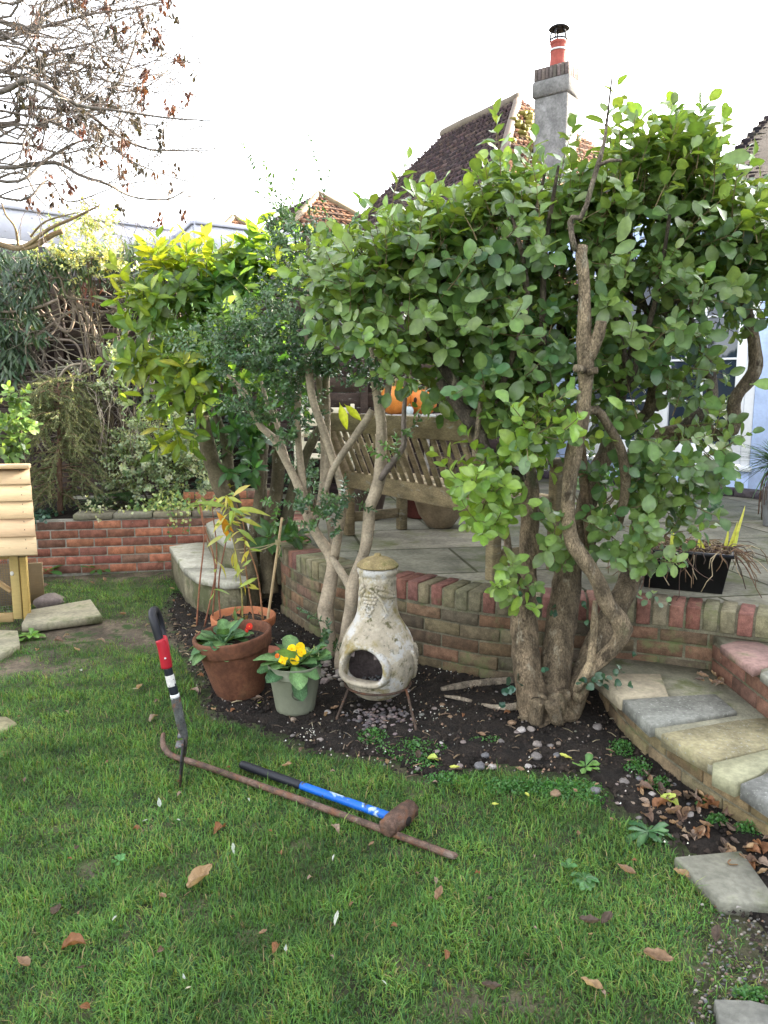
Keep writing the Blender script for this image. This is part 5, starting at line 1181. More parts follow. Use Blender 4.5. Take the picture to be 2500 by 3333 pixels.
# drooping skirts
for px, py, Y, rx, ry, n, pal in [(1690, 1390, 3.3, 100, 60, 12, GP + GLT), (1590, 1590, 3.32, 45, 120, 12, GLT), (1590, 1720, 3.3, 40, 70, 7, GLT), (1530, 1560, 3.3, 25, 50, 4, GLT), (1680, 1560, 3.4, 70, 130, 14, GP + GLT), (1660, 1890, 3.38, 35, 70, 5, GP), (1640, 1960, 3.38, 22, 40, 3, GLT),
                                  (1760, 1440, 3.2, 90, 80, 9, GLT), (1780, 1760, 3.45, 60, 100, 7, GP), (2060, 1560, 3.55, 130, 130, 26, GP + GDK), (2010, 1730, 3.5, 90, 120, 16, GP), (2200, 1520, 3.5, 110, 120, 18, GP), (2180, 1700, 3.5, 90, 90, 9, GP),
                                  (2110, 1840, 3.5, 60, 60, 5, GP), (2330, 1490, 3.5, 60, 70, 4, GDK + GP), (2230, 1640, 3.4, 40, 60, 5, GP), (1190, 1110, 3.45, 110, 90, 15, GP + GLT), (1120, 960, 3.5, 80, 90, 10, GP), (1210, 1010, 3.4, 90, 80, 12, GP), (1290, 1170, 3.45, 60, 50, 5, GP), (1330, 1110, 3.45, 70, 70, 5, GP)]:
    cluster(px, py, Y, rx, ry, .18, n, 'out' if py < 1500 else 'hang', LL=(.05, .095), pal=pal, SL=(.1, .22), nl=(6, 9), WR=.6, **G)
# a few big single leaves turned to the light
for px, py, Y, L, dx, dz, c in [(2200, 1040, 3.15, .11, .15, -1, (.10, .16, .04)), (2050, 690, 3.1, .12, -.35, -1, (.17, .24, .08)), (1990, 830, 3.1, .1, .5, .3, GP[1]), (1970, 1290, 3.1, .085, .7, -.4, GLT[0]), (2440, 1250, 3.3, .11, .9, 0, GLT[2]), (2300, 1500, 3.3, .15, .3, -1, (.085, .12, .03)),
                                (1700, 1930, 3.3, .09, -.3, -.5, GLT[1]), (1600, 950, 3.2, .11, -.8, -.2, GP[2]), (2330, 530, 3.2, .13, .8, .2, GP[1])]:
    bag.add(P(px, py, Y), (dx, -.25, dz), (.3, -1, .35), L, L * .48, c)
for x, y, dx, dz in [(1395, 1290, -.2, -1), (1370, 1265, .4, -.8), (1410, 1250, .1, -1), (1345, 1245, -.5, -.7), (1425, 1310, .5, -.6), (1290, 1250, .3, -.9), (1265, 1270, -.2, -1)]: bag.add(P(x, y, 3.6), (dx, -.2, dz), (.1, -1, .3), .085, .05, jitcol(random.choice(GP), .15))
wood.build("twigs", TWIG, gt)["kind"] = "stuff"; m_ = MB(); bag.flush(m_, 'ovate', .2, .22, 1.22, .13, seed=3); m_.build("crown", WAXY, gt, smooth=True)
# exposed roots on the soil
for k, (pp, r) in enumerate([([(1437, 2243), (1500, 2232), (1580, 2222), (1670, 2215)], (.012, .02, .021, .02)), ([(1448, 2266), (1490, 2272), (1535, 2282)], (.006, .011, .008)), ([(1568, 2292), (1600, 2300), (1650, 2303), (1720, 2290)], (.006, .012, .016, .02))]):
    m_ = MB(); pts = [Gd(x, y, .018) for x, y in pp]; m_.tube(pts, r, 10, (.34, .28, .21), .25, step=.03); o = m_.build("cut_root", ROUGHBARK, loc=pts[0], smooth=True)
    tag(o, ["thick pale cut root lying on the soil beside the tree base", "short thin pale root end lying apart on the dark soil", "tapering root joined to the tree foot, lowest of the three"][k], "root", "cut roots on the soil")

# ------------------------------------------------------------ myrtle, slender pale stems in front of the wall
SB = Gd(1068, 2120); my = thing("myrtle_shrub", "slender pale stemmed shrub with tiny dark glossy leaves against the curved wall", "shrub", SB); PB_ = (.30, .245, .175); PB2 = (.26, .215, .155)
limb("stem", [(1075, 2135, 4.2), (1068, 2050, 4.22), (1060, 1985, 4.24), (1076, 1900, 4.27), (1084, 1830, 4.3), (1072, 1800, 4.3), (1035, 1745, 4.31), (1005, 1690, 4.31), (985, 1625, 4.31), (960, 1560, 4.31), (925, 1490, 4.3), (890, 1425, 4.29), (850, 1390, 4.28), (815, 1320, 4.27), (790, 1270, 4.26), (740, 1220, 4.25)],
     [.05, .042, .048, .038, .038, .034, .031, .028, .024, .023, .022, .021, .02, .018, .014, .008], my, PB_, BARK, wob=.12)
limb("stem", [(1088, 1815, 4.29), (1098, 1760, 4.26), (1112, 1680, 4.24), (1118, 1610, 4.22), (1095, 1530, 4.2), (1070, 1450, 4.18), (1045, 1380, 4.17), (1018, 1300, 4.16), (1005, 1200, 4.16), (1000, 1080, 4.17), (1010, 900, 4.2), (1000, 760, 4.2)], [.03, .026, .024, .026, .023, .022, .022, .022, .022, .02, .014, .008], my, PB_, BARK, wob=.12)
limb("stem", [(1020, 1720, 4.36), (1040, 1650, 4.4), (1052, 1540, 4.42), (1053, 1400, 4.42), (1043, 1280, 4.42), (1030, 1150, 4.42), (1040, 1000, 4.42)], [.02, .02, .019, .018, .018, .016, .01], my, PB2, BARK)
limb("stem", [(1086, 1790, 4.32), (1074, 1700, 4.36), (1060, 1600, 4.38), (1066, 1480, 4.4), (1064, 1350, 4.42), (1062, 1200, 4.44), (1060, 1060, 4.44)], [.024, .02, .02, .02, .021, .02, .012], my, PB2, BARK)
limb("stem", [(1003, 1690, 4.33), (990, 1600, 4.34), (975, 1480, 4.34), (968, 1380, 4.34), (970, 1280, 4.34), (976, 1180, 4.34), (960, 1060, 4.34)], [.02, .02, .02, .02, .019, .018, .01], my, PB_, BARK)
limb("stem", [(950, 1545, 4.38), (920, 1450, 4.42), (900, 1380, 4.45), (870, 1310, 4.47), (850, 1240, 4.47)], [.017, .017, .016, .013, .008], my, PB2, BARK)
limb("stem", [(1060, 1600, 4.2), (1083, 1530, 4.18), (1120, 1470, 4.17), (1160, 1415, 4.16), (1190, 1370, 4.15), (1212, 1335, 4.15)], [.016, .018, .019, .021, .022, .02], my, PB2, BARK)
limb("stem", [(1110, 2215, 4.02), (1115, 2130, 4.05), (1128, 2060, 4.07), (1140, 1990, 4.08), (1148, 1915, 4.1), (1160, 1865, 4.11), (1185, 1800, 4.12), (1198, 1735, 4.13), (1202, 1660, 4.13), (1222, 1605, 4.13), (1237, 1545, 4.12), (1240, 1470, 4.12), (1242, 1390, 4.12), (1234, 1325, 4.12), (1222, 1260, 4.14), (1210, 1150, 4.16), (1230, 1000, 4.18)],
     [.044, .038, .036, .036, .038, .032, .031, .034, .032, .032, .036, .030, .029, .028, .022, .018, .010], my, PB_, BARK, wob=.12)
limb("stem", [(1147, 1925, 4.1), (1125, 1885, 4.15), (1098, 1845, 4.2), (1080, 1815, 4.26)], [.026, .022, .021, .018], my, PB2, BARK)
limb("stem", [(1238, 1560, 4.1), (1265, 1520, 4.08), (1298, 1480, 4.06), (1315, 1450, 4.05), (1314, 1370, 4.04), (1320, 1270, 4.03), (1330, 1160, 4.02), (1340, 1050, 4.02)], [.02, .018, .016, .016, .013, .012, .011, .006], my, (.16, .13, .11), BARK, seg=9)
limb("stem", [(1238, 1340, 4.12), (1258, 1300, 4.14), (1270, 1220, 4.16), (1290, 1120, 4.18)], [.02, .018, .016, .01], my, PB2, BARK)
MYL = [(.046, .098, .04), (.056, .115, .044), (.038, .084, .038), (.08, .15, .05)]; MYB = [(.09, .19, .04), (.07, .15, .04)]
wood, bag = MB(), Bag(); S = dict(wood=wood, bag=bag, LL=(.024, .036), WR=.5, opp=True, r=.002, wc=(.1, .08, .05), SL=(.12, .26), nl=(8, 13), spread=.8)
for px, py, Y, rx, ry, dY, n, pal in [(700, 1110, 4.3, 110, 60, .2, 30, MYL), (830, 1160, 4.3, 120, 90, .25, 56, MYL), (930, 1030, 4.3, 120, 110, .25, 52, MYL), (960, 1200, 4.3, 90, 100, .2, 46, MYL), (1060, 1100, 4.3, 90, 120, .2, 44, MYL), (1100, 950, 4.3, 90, 110, .2, 32, MYL), (1140, 1160, 4.25, 90, 90, .15, 26, MYL),
                                      (980, 880, 4.3, 60, 80, .15, 26, MYL), (975, 790, 4.25, 45, 50, .1, 14, MYL), (935, 730, 4.25, 25, 50, .08, 6, MYL), (1060, 770, 4.25, 30, 70, .1, 7, MYL), (1130, 800, 4.3, 50, 80, .15, 15, MYL + MYB), (870, 1330, 4.3, 90, 70, .15, 26, MYL), (940, 1380, 4.3, 60, 60, .12, 14, MYL), (1180, 1270, 4.1, 50, 40, .12, 7, MYL),
                                      (1010, 1650, 4.2, 60, 40, .08, 9, MYL), (1075, 1690, 4.2, 50, 50, .08, 7, MYL), (1115, 1640, 4.15, 50, 30, .06, 5, MYL), (1070, 2080, 4.12, 26, 60, .06, 6, MYL), (1100, 2150, 4.0, 26, 40, .05, 3, MYL), (1290, 1490, 4.0, 40, 20, .06, 2, MYB), (1340, 1490, 4.02, 30, 20, .06, 1, MYB), (1310, 1400, 4.0, 40, 20, .06, 2, MYB + MYL), (900, 1640, 4.2, 50, 20, .06, 2, MYB)]:
    cluster(px, py, Y, rx, ry, dY, int(n * 1.2), 'mix', pal=pal, **S)
for px, py in [(868, 580), (890, 640), (900, 690), (880, 720), (940, 640), (1045, 640), (1062, 620)]:
    cluster(px, py + 40, 4.2, 10, 20, .05, 1, 'up', pal=MYL, **{**S, 'SL': (.2, .32)})
wood.build("twigs", TWIG, my)["kind"] = "stuff"; m_ = MB(); bag.flush(m_, 'small', .2, .3, 1.1, .05, seed=5); m_.build("crown", DARKLEAF, my, smooth=True)

# ------------------------------------------------------------ laurel with large glossy leaves
LB_ = Gd(815, 1955); la = thing("laurel_tree", "laurel with large glossy pointed leaves, coloured sunlit yellow on top, on dark mossy trunks", "tree", LB_); LBK = (.085, .075, .045); LBK2 = (.11, .09, .055)
limb("trunk", [(815, 1965, 5.25), (812, 1880, 5.22), (800, 1790, 5.2), (765, 1700, 5.17), (725, 1600, 5.14), (690, 1500, 5.12), (663, 1400, 5.1), (650, 1330, 5.1), (620, 1230, 5.1), (560, 1100, 5.1)], [.075, .066, .066, .058, .056, .054, .05, .045, .028, .016], la, LBK2, BARK)
limb("trunk", [(800, 1790, 5.2), (770, 1660, 5.25), (745, 1540, 5.28), (735, 1440, 5.3), (705, 1360, 5.3), (700, 1250, 5.32), (720, 1100, 5.34)], [.05, .042, .04, .036, .03, .024, .014], la, LBK, BARK)
limb("trunk", [(880, 1930, 5.3), (872, 1800, 5.34), (880, 1700, 5.36), (900, 1600, 5.4), (905, 1480, 5.42), (890, 1350, 5.44), (850, 1200, 5.46)], [.06, .052, .05, .048, .044, .034, .02], la, LBK2, BARK)
limb("trunk", [(862, 1945, 5.4), (848, 1800, 5.45), (850, 1650, 5.5), (852, 1500, 5.52), (865, 1380, 5.54), (900, 1200, 5.56)], [.055, .05, .046, .042, .036, .02], la, LBK, BARK)
limb("trunk", [(905, 1900, 5.35), (930, 1720, 5.4), (955, 1600, 5.46), (1010, 1450, 5.5), (1080, 1330, 5.54)], [.05, .048, .042, .034, .018], la, LBK, BARK)
limb("trunk", [(810, 1800, 5.2), (832, 1680, 5.18), (848, 1560, 5.16), (848, 1460, 5.15)], [.034, .032, .028, .022], la, LBK2, BARK)
limb("branch", [(650, 1335, 5.1), (680, 1260, 5.05), (690, 1150, 5.0), (660, 1000, 4.95)], [.028, .024, .018, .01], la, (.05, .04, .03), BARK)
for k in range(9):
    x0_ = random.uniform(620, 860); x1_ = x0_ + random.gauss(-60, 90); limb("branch", [(x0_, 1250, 5.2), ((x0_ + x1_) / 2, 1080, 5.15), (x1_, random.uniform(880, 1000), 5.1)], [.018, .013, .006], la, (.07, .055, .035), BARK, seg=7, cap=False)
LAP = [(.082, .145, .034), (.105, .175, .04), (.066, .125, .034)]; LYE = [(.17, .225, .035), (.22, .25, .035), (.15, .21, .038)]; LDK = [(.03, .085, .03), (.04, .10, .03)]  # LYE puts sunlit yellow into the leaf colours, mostly at the top
wood, bag = MB(), Bag(); L_ = dict(wood=wood, bag=bag, WR=.42, r=.005, wc=(.12, .14, .05), nl=(7, 11), SL=(.12, .26), spread=.95)
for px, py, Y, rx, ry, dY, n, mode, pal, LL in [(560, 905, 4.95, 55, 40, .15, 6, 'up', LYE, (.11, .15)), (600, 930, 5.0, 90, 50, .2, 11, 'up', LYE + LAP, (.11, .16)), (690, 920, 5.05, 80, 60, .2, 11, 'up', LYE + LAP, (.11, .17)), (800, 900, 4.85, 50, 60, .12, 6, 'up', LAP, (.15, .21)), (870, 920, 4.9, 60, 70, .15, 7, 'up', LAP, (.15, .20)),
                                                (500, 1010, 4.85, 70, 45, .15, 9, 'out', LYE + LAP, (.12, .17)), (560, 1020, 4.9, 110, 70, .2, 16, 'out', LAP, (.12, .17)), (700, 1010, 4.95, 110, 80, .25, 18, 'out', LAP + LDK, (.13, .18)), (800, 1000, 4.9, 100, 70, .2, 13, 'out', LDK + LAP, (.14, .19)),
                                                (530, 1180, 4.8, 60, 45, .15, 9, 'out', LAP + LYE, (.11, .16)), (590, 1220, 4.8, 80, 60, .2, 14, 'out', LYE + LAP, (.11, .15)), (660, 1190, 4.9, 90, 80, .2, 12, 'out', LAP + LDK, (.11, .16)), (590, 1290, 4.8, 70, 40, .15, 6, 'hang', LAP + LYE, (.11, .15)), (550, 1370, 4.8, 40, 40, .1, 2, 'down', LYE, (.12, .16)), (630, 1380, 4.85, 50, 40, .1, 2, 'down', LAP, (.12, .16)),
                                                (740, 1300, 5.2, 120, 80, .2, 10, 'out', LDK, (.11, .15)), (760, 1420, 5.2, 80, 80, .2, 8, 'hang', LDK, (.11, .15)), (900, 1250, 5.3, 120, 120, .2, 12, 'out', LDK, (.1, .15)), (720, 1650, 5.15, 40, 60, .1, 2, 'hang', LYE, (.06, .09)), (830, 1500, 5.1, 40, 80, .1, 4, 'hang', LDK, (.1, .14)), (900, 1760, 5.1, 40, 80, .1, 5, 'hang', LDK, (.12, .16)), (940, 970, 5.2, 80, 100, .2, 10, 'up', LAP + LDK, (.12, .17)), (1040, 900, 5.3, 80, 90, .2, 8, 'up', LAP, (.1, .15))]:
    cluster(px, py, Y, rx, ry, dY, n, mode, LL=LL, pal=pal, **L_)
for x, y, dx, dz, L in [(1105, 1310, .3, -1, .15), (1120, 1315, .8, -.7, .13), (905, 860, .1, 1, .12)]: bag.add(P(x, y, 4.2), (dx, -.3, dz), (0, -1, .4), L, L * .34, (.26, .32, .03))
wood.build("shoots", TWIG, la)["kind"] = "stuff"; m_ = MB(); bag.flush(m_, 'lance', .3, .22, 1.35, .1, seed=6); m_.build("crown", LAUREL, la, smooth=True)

# ------------------------------------------------------------ bare tree at the top corner of the view
TB = Vector((-3.35, 5.4, .4)); bt = thing("bare_tree", "bare winter tree with a mesh of arching twigs and hanging reddish brown seed clusters", "tree", TB); BTC = (.125, .105, .09)
m_ = MB(); m_.tube([TB + Vector((0, 0, -.3)), Vector((-3.3, 5.4, 1.6)), Vector((-3.2, 5.35, 2.8)), Vector((-3.25, 5.3, 3.8)), Vector((-3.1, 5.3, 4.8)), Vector((-2.9, 5.3, 5.6))], [.15, .12, .10, .085, .06, .04], 12, BTC, .1); m_.build("trunk", BARK, bt, smooth=True)
bw, tips = MB(), []; seeds = Bag(); bgold = MB()
def twigs(p, d, L, r, depth):
    pts = [p.copy()]; k = max(4, int(L / .07)); q = p.copy(); side = rv(); kids = []
    for i in range(k):
        d = (d + rv(.13) + Vector((.015, 0, .0 if depth < 2 else .05)) + Vector((0, 0, -.02 if depth == 0 else 0))).normalized(); q = q + d * (L / k); pts.append(q.copy())
        if q.x > -.92: break
        if depth < 3 and i > 0 and random.random() < (.62 if depth < 2 else .38):
            dd = (d * .75 + rv(.55) + Vector((.15, 0, -.06))).normalized(); kids.append((q.copy(), dd, L * random.uniform(.3, .55) * (1 - .4 * i / k), r * (1 - .7 * i / k) * .62))
    bw.tube(pts, [max(.0016, r * (1 - .85 * i / k)) for i in range(len(pts))], 6 if depth < 2 else 4, jitcol(BTC, .15), smooth=False, cap=False)
    for a in kids: twigs(*a, depth + 1)
    if depth >= 1 and random.random() < .36: tips.append(pts[-1])
    if depth >= 1 and random.random() < .2: tips.append(pts[len(pts) // 2])
BY = 5.2
extra = []
for k in range(26):
    y0_ = random.uniform(-60, 640); x1_ = random.uniform(260, 620) * (1 if y0_ > 60 else .8); y1_ = y0_ * .8 + random.uniform(-90, 200); mx_ = random.uniform(.35, .6)
    extra.append(([(-160, y0_ + random.uniform(-60, 90)), (x1_ * mx_ * .3, y0_ + random.gauss(0, 45)), (x1_ * mx_ * .7, y0_ * .7 + y1_ * .3 + random.gauss(-20, 50)), (x1_ * mx_, y0_ * .5 + y1_ * .5 + random.gauss(-10, 45)), (x1_ * .8, y1_ + random.gauss(10, 35)), (x1_, y1_ - random.uniform(0, 50))], random.uniform(.007, .013)))
for pp, r in extra + [([(-250, -40), (60, 90), (150, 45), (220, 0), (300, -60)], .03), ([(-200, 170), (20, 120), (170, 80), (300, 45), (420, 30), (530, 5)], .022), ([(-200, 330), (0, 300), (80, 262), (150, 280), (250, 340), (380, 360), (560, 385), (690, 392)], .026), ([(-150, 210), (0, 230), (120, 270), (260, 350), (380, 440), (480, 485), (560, 490), (690, 490)], .024),
              ([(-100, 420), (50, 400), (60, 355), (140, 350), (230, 362), (330, 345), (420, 200), (450, 90)], .026), ([(-200, 560), (40, 545), (180, 530), (260, 570), (350, 600), (430, 640), (540, 650), (600, 620)], .022), ([(-150, 130), (60, 220), (240, 200), (340, 260), (480, 280), (590, 180)], .016), ([(-120, 600), (60, 590), (150, 520), (260, 460), (340, 470), (460, 540), (640, 600)], .015),
              ([(-150, 40), (100, 160), (260, 150), (400, 100), (500, 40)], .014), ([(-120, 480), (80, 470), (200, 500), (300, 480), (420, 480)], .014), ([(-100, 640), (60, 560), (120, 640), (160, 680)], .014), ([(-100, 700), (40, 620), (200, 600), (300, 680)], .010), ([(-100, 380), (100, 380), (240, 430), (330, 520), (400, 590)], .013), ([(-80, 270), (60, 200), (130, 90), (160, -30)], .018)]:
    yy = BY + random.uniform(-.5, .5); pts = [P(x, y, yy + random.uniform(-.1, .1)) for x, y in pp]; n_ = len(pts); m_ = MB(); rad = [max(.003, .72 * r * (1 - .85 * i / (n_ - 1))) for i in range(n_)]
    m_.tube([Vector((-3.2, 5.35, max(2.2, pts[0].z - .3)))] + pts, [rad[0] * 1.3] + rad, 8, BTC, .1); m_.build("branch", BARK, bt, smooth=True)
    sp_, sr_ = spline(pts, rad)
    for i in range(2, len(sp_) - 1):
        if sp_[i].x < -2.75: continue
        if random.random() < .8:
            d = (sp_[i + 1] - sp_[i]).normalized(); twigs(sp_[i], (d * .8 + rv(.5) + Vector((.1, 0, 0))).normalized(), random.uniform(.2, .58), sr_[i] * .4, 1)
    if random.random() < .7: tips.append(sp_[-1])
bw.build("twigs", TWIG, bt)
random.shuffle(tips)
tips = [q for q in tips if q.x < -.98 - random.random() * .35]
for q in tips[:150]:
    nb_ = random.randint(8, 16)
    c0 = random.choice([(.085, .042, .033), (.065, .045, .036), (.11, .048, .038), (.045, .04, .034), (.05, .043, .036)])
    for k in range(nb_): seeds.add(q + rv(.018) + Vector((0, 0, -.004 * k)), Vector((0, 0, -1)) + rv(.35), rv() + Vector((0, -1, 0)), random.uniform(.025, .045), random.uniform(.014, .024), jitcol(c0, .3))
m_ = MB(); seeds.flush(m_, 'small', .2, .5, 1.0, .2); m_.build("seed_clusters", DRYLEAF, bt)["kind"] = "stuff"
# low sawn limb
for pp, rr_ in [([(-120, 770, 5.6), (0, 795, 5.5), (55, 808, 5.45), (100, 790, 5.4), (160, 745, 5.35), (240, 710, 5.3), (325, 668, 5.25)], [.022, .020, .018, .014, .012, .009, .005]), ([(55, 808, 5.45), (110, 800, 5.42), (170, 765, 5.4), (205, 752, 5.38)], [.018, .020, .018, .017]), ([(60, 800, 5.45), (50, 740, 5.4), (20, 700, 5.4), (5, 660, 5.4)], [.012, .009, .007, .004]), ([(100, 770, 5.4), (150, 720, 5.3), (260, 690, 5.2)], [.008, .006, .003])]:
    m_ = MB(); m_.tube([P(*q) for q in pp], rr_, 10, (.27, .20, .12), .15); m_.build("sawn_limb", BARK, bt, smooth=True)

# ------------------------------------------------------------ fence, climber and the planting bed
random.seed(61)
fe = thing("wooden_fence", "dark brown boarded fence smothered by the climber behind the conifer", "fence", Vector((-3, 7.7, .44)))
FCOL = [(.045, .03, .026), (.055, .038, .03), (.038, .026, .024)]
for k in range(5):
    x = -6.2 + k * 1.5; y = 7.55 + (x + 6.2) * .06
    for r in range(14):
        m_ = MB() if r == 0 else m_; m_.box((x + .75, y + .045, .5 + r * .155), (1.46, .02, .15), Rz(.06) @ Matrix.Rotation(.12, 3, 'X'), jitcol(random.choice(FCOL), .2), .003)
    m_.build("board_panel", WOODW, fe); m_ = MB(); m_.box((x, y, 1.5), (.08, .08, 2.4), None, (.06, .042, .034), .004); m_.build("post", WOODW, fe)
cl = thing("climbing_vine", "evergreen climber with drooping dark narrow leaves and bare tangled stems over the fence", "climber", Vector((-2.8, 7.4, .44)))
m_ = MB()
for k in range(150):
    x0_, y0_ = random.uniform(60, 490), random.choice([random.uniform(1200, 1500), random.uniform(860, 1250)]); yy = random.uniform(7.0, 7.4); pts = []; x, y = x0_, y0_; a = random.uniform(-2.8, -.3)
    for i in range(random.randint(4, 8)):
        pts.append(P(x, y, yy + random.uniform(-.06, .04))); a += random.gauss(0, .55); x += 75 * math.cos(a); y += 60 * math.sin(a); x = min(500, x); y = max(840, min(1480, y))
    r = random.choice([.005, .007, .009, .014]); m_.tube(pts, [r * (1 - .5 * i / len(pts)) for i in range(len(pts))], 6, jitcol(random.choice([(.20, .17, .14), (.15, .125, .10), (.26, .22, .18)]), .2), cap=False)
for pp, r in [([(340, 1330), (370, 1250), (330, 1150), (300, 1060), (250, 980), (180, 900)], .022), ([(420, 1010), (330, 1015), (260, 1000), (150, 1070), (90, 1120)], .014), ([(130, 940), (160, 1020), (215, 1080), (240, 1040), (235, 960)], .014), ([(450, 1180), (350, 1200), (270, 1190), (240, 1240), (265, 1330)], .014), ([(190, 870), (205, 930), (270, 1050), (280, 1110)], .012)]:
    m_.tube([P(x, y, 7.15) for x, y in pp], r, 7, (.22, .18, .145), .12, cap=False)
m_.build("stems", TWIG, cl)
bag = Bag(); CLP = [(.038, .072, .036), (.05, .088, .042), (.03, .06, .03), (.062, .10, .046)]
def droop_group(q, n, L, pal, w=.2):
    for k in range(n):
        a = random.uniform(0, 6.28); d = Vector((.55 * math.cos(a), .45 * math.sin(a) - .25, -.75 + random.uniform(-.2, .5))); bag.add(q + rv(.02), d, Vector((d.x, -.8, .7)), L * random.uniform(.75, 1.25), L * w * random.uniform(.8, 1.2), jitcol(random.choice(pal), .25))
def band(n, x0, x1, y0, y1, Y0, Y1, k, L, pal, cond=None, w=.2):
    for i in range(n):
        x, y = random.uniform(x0, x1), random.uniform(y0, y1)
        if cond and not cond(x, y): continue
        droop_group(P(x, y, random.uniform(Y0, Y1)), k, L, pal, w)
band(230, 130, 800, 795, 905, 7.0, 7.45, 6, .115, CLP, lambda x, y: y > 800 + 12 * math.sin(x / 35) and y < 890 + 40 * math.sin(x / 90) + 25 * (x > 380))
band(80, 380, 800, 850, 990, 7.1, 7.45, 5, .11, CLP)
band(330, -60, 200, 800, 1240, 6.95, 7.4, 6, .125, CLP, lambda x, y: x < 165 - max(0, (y - 940)) * .25 + 25 * math.sin(y / 40) or y < 890)
band(55, 380, 560, 1000, 1300, 7.3, 7.5, 5, .11, CLP); band(44, 190, 400, 870, 950, 7.2, 7.45, 4, .1, CLP)
band(12, 230, 330, 900, 1000, 7.1, 7.3, 3, .1, [(.12, .045, .04), (.16, .06, .05)])
band(70, 300, 800, 770, 830, 7.1, 7.5, 4, .1, [(.10, .15, .04), (.07, .12, .04), (.14, .17, .05)])
m_ = MB(); bag.flush(m_, 'lance', .2, .3, 1.2, .05); m_.build("leaves", DARKLEAF, cl, smooth=True)
# fence on behind the shrubs and hedge beyond the patio
def bush(name, label, cat, spots, LL, WR, pal, shape='small', mat=LEAF, base=None, n=8, group=None, stems=True, scol=(.1, .08, .05), spr=.5):
    t = thing(name, label, cat, base, group); bg_ = Bag(); w_ = MB()
    for px, py, Y, rx, ry, dY, cnt in spots:
        for k in range(cnt):
            while True:
                u, v, w = [random.uniform(-1, 1) for _ in range(3)]
                if u * u + v * v + w * w <= 1: break
            q = P(px + u * rx, py + v * ry, Y + w * dY); d = Vector((u + random.gauss(0, .4), -.5 + random.gauss(0, .3), -v * .5 + .35))
            sprig(w_ if stems else None, bg_, q, d, random.uniform(.08, .2), n, LL, WR, pal, spread=.9, r=.002, wc=scol, opp=True)
    if stems:
        for k in range(9):
            s_ = random.choice(spots); q = P(s_[0] + random.uniform(-.6, .6) * s_[3], s_[1] + random.uniform(-.3, .5) * s_[4], s_[2]); b = Vector(base) + Vector((random.gauss(0, .06), random.gauss(0, .06), -.05)); w_.tube([b, b.lerp(q, .5) + rv(.05), q], [.012, .009, .004], 6, scol)
    m_ = MB(); bg_.flush(m_, shape, .15, .3, 1.1, .08)
    if stems: w_.build("stems", TWIG, t)
    m_.build("leaves", mat, t, smooth=True); return t
VAR = [(.36, .40, .24), (.42, .44, .30), (.13, .20, .09), (.22, .28, .14), (.30, .35, .18)]
VARD = [(.32, .38, .26), (.42, .46, .34), (.11, .18, .09), (.19, .26, .14)]
bush("variegated_bush", "low bush of small grey green leaves edged in cream, beyond the laurel trunks", "bush", [(540, 1440, 6.85, 150, 90, .25, 210), (470, 1530, 6.75, 130, 80, .2, 120), (620, 1540, 6.85, 110, 90, .2, 90)], (.03, .046), .62, VARD, base=Vector((-2.0, 6.95, .44)), n=7)
bush("variegated_climber", "cream variegated shrub climbing the fence top, some leaves coloured sunlit gold", "climber", [(230, 790, 7.0, 130, 60, .15, 50), (310, 730, 7.0, 55, 55, .12, 30), (270, 860, 6.95, 130, 40, .1, 40), (380, 880, 7.0, 60, 35, .1, 14), (430, 930, 7.05, 40, 30, .1, 8)], (.03, .045), .6, VAR + [(.40, .40, .12)], base=Vector((-2.55, 7.2, .44)), n=6)  # last palette entry paints sun gold into some of the leaves
bush("variegated_sprays", "small cream edged leaves on sprays among the bare grey shrub stems", "shrub", [(350, 1180, 6.9, 60, 30, .1, 16), (320, 1250, 6.9, 55, 30, .1, 14), (420, 1190, 6.95, 40, 40, .1, 9), (400, 1290, 6.95, 60, 30, .1, 10)], (.03, .042), .6, VARD, base=Vector((-2.35, 7.0, .44)), n=6)
bush("green_shrub", "yellow green leafed shrub half cut off by the picture edge above the hutch", "shrub", [(30, 1370, 6.2, 60, 70, .12, 22), (15, 1470, 6.2, 40, 60, .1, 14)], (.05, .08), .7, [(.10, .18, .045), (.13, .21, .05), (.08, .15, .05)], 'ovate', base=Vector((-3.2, 6.35, .44)), n=5)
bush("evergreen_hedge", "dark evergreen hedge behind the bench and round table", "hedge", [(900, 1350, 8.2, 200, 300, .4, 170), (1200, 1150, 8.8, 250, 300, .4, 230), (1330, 1300, 8.6, 190, 90, .3, 90), (1500, 1050, 8.8, 250, 350, .4, 230), (1560, 1380, 8.6, 160, 120, .3, 70), (1050, 1500, 8.4, 160, 120, .3, 70), (700, 1450, 7.8, 160, 150, .3, 100)], (.05, .085), .5, [(.03, .07, .035), (.04, .085, .04), (.025, .055, .03)], 'ovate', DARKLEAF, Vector((.2, 8.9, PZ)), n=7)
bush("cream_edged_shrub", "variegated strappy shrub just behind the pumpkins on the table", "shrub", [(1300, 1270, 8.0, 70, 35, .15, 22), (1390, 1290, 8.0, 50, 30, .1, 9)], (.06, .09), .4, VAR[:2] + [(.12, .2, .1)], 'lance', base=Vector((.2, 8.05, PZ)), n=6)
bush("potted_shrub", "small dark leaved shrub growing behind the bench leg near the cream chair", "shrub", [(1020, 1500, 6.9, 60, 90, .15, 26), (1010, 1600, 6.6, 40, 60, .12, 12)], (.04, .06), .5, [(.03, .075, .03), (.05, .10, .035)], 'ovate', DARKLEAF, Vector((-.65, 6.9, PZ)), n=6)
bush("door_shrub", "light green shrub growing on the patio between tree trunk and glazed doors", "shrub", [(1950, 1520, 6.0, 60, 60, .15, 14), (2060, 1560, 6.2, 60, 40, .12, 9), (1900, 1600, 5.8, 50, 50, .12, 9)], (.05, .07), .55, [(.10, .2, .04), (.07, .15, .04)], 'ovate', LEAF, Vector((1.65, 6.1, PZ)), n=5)
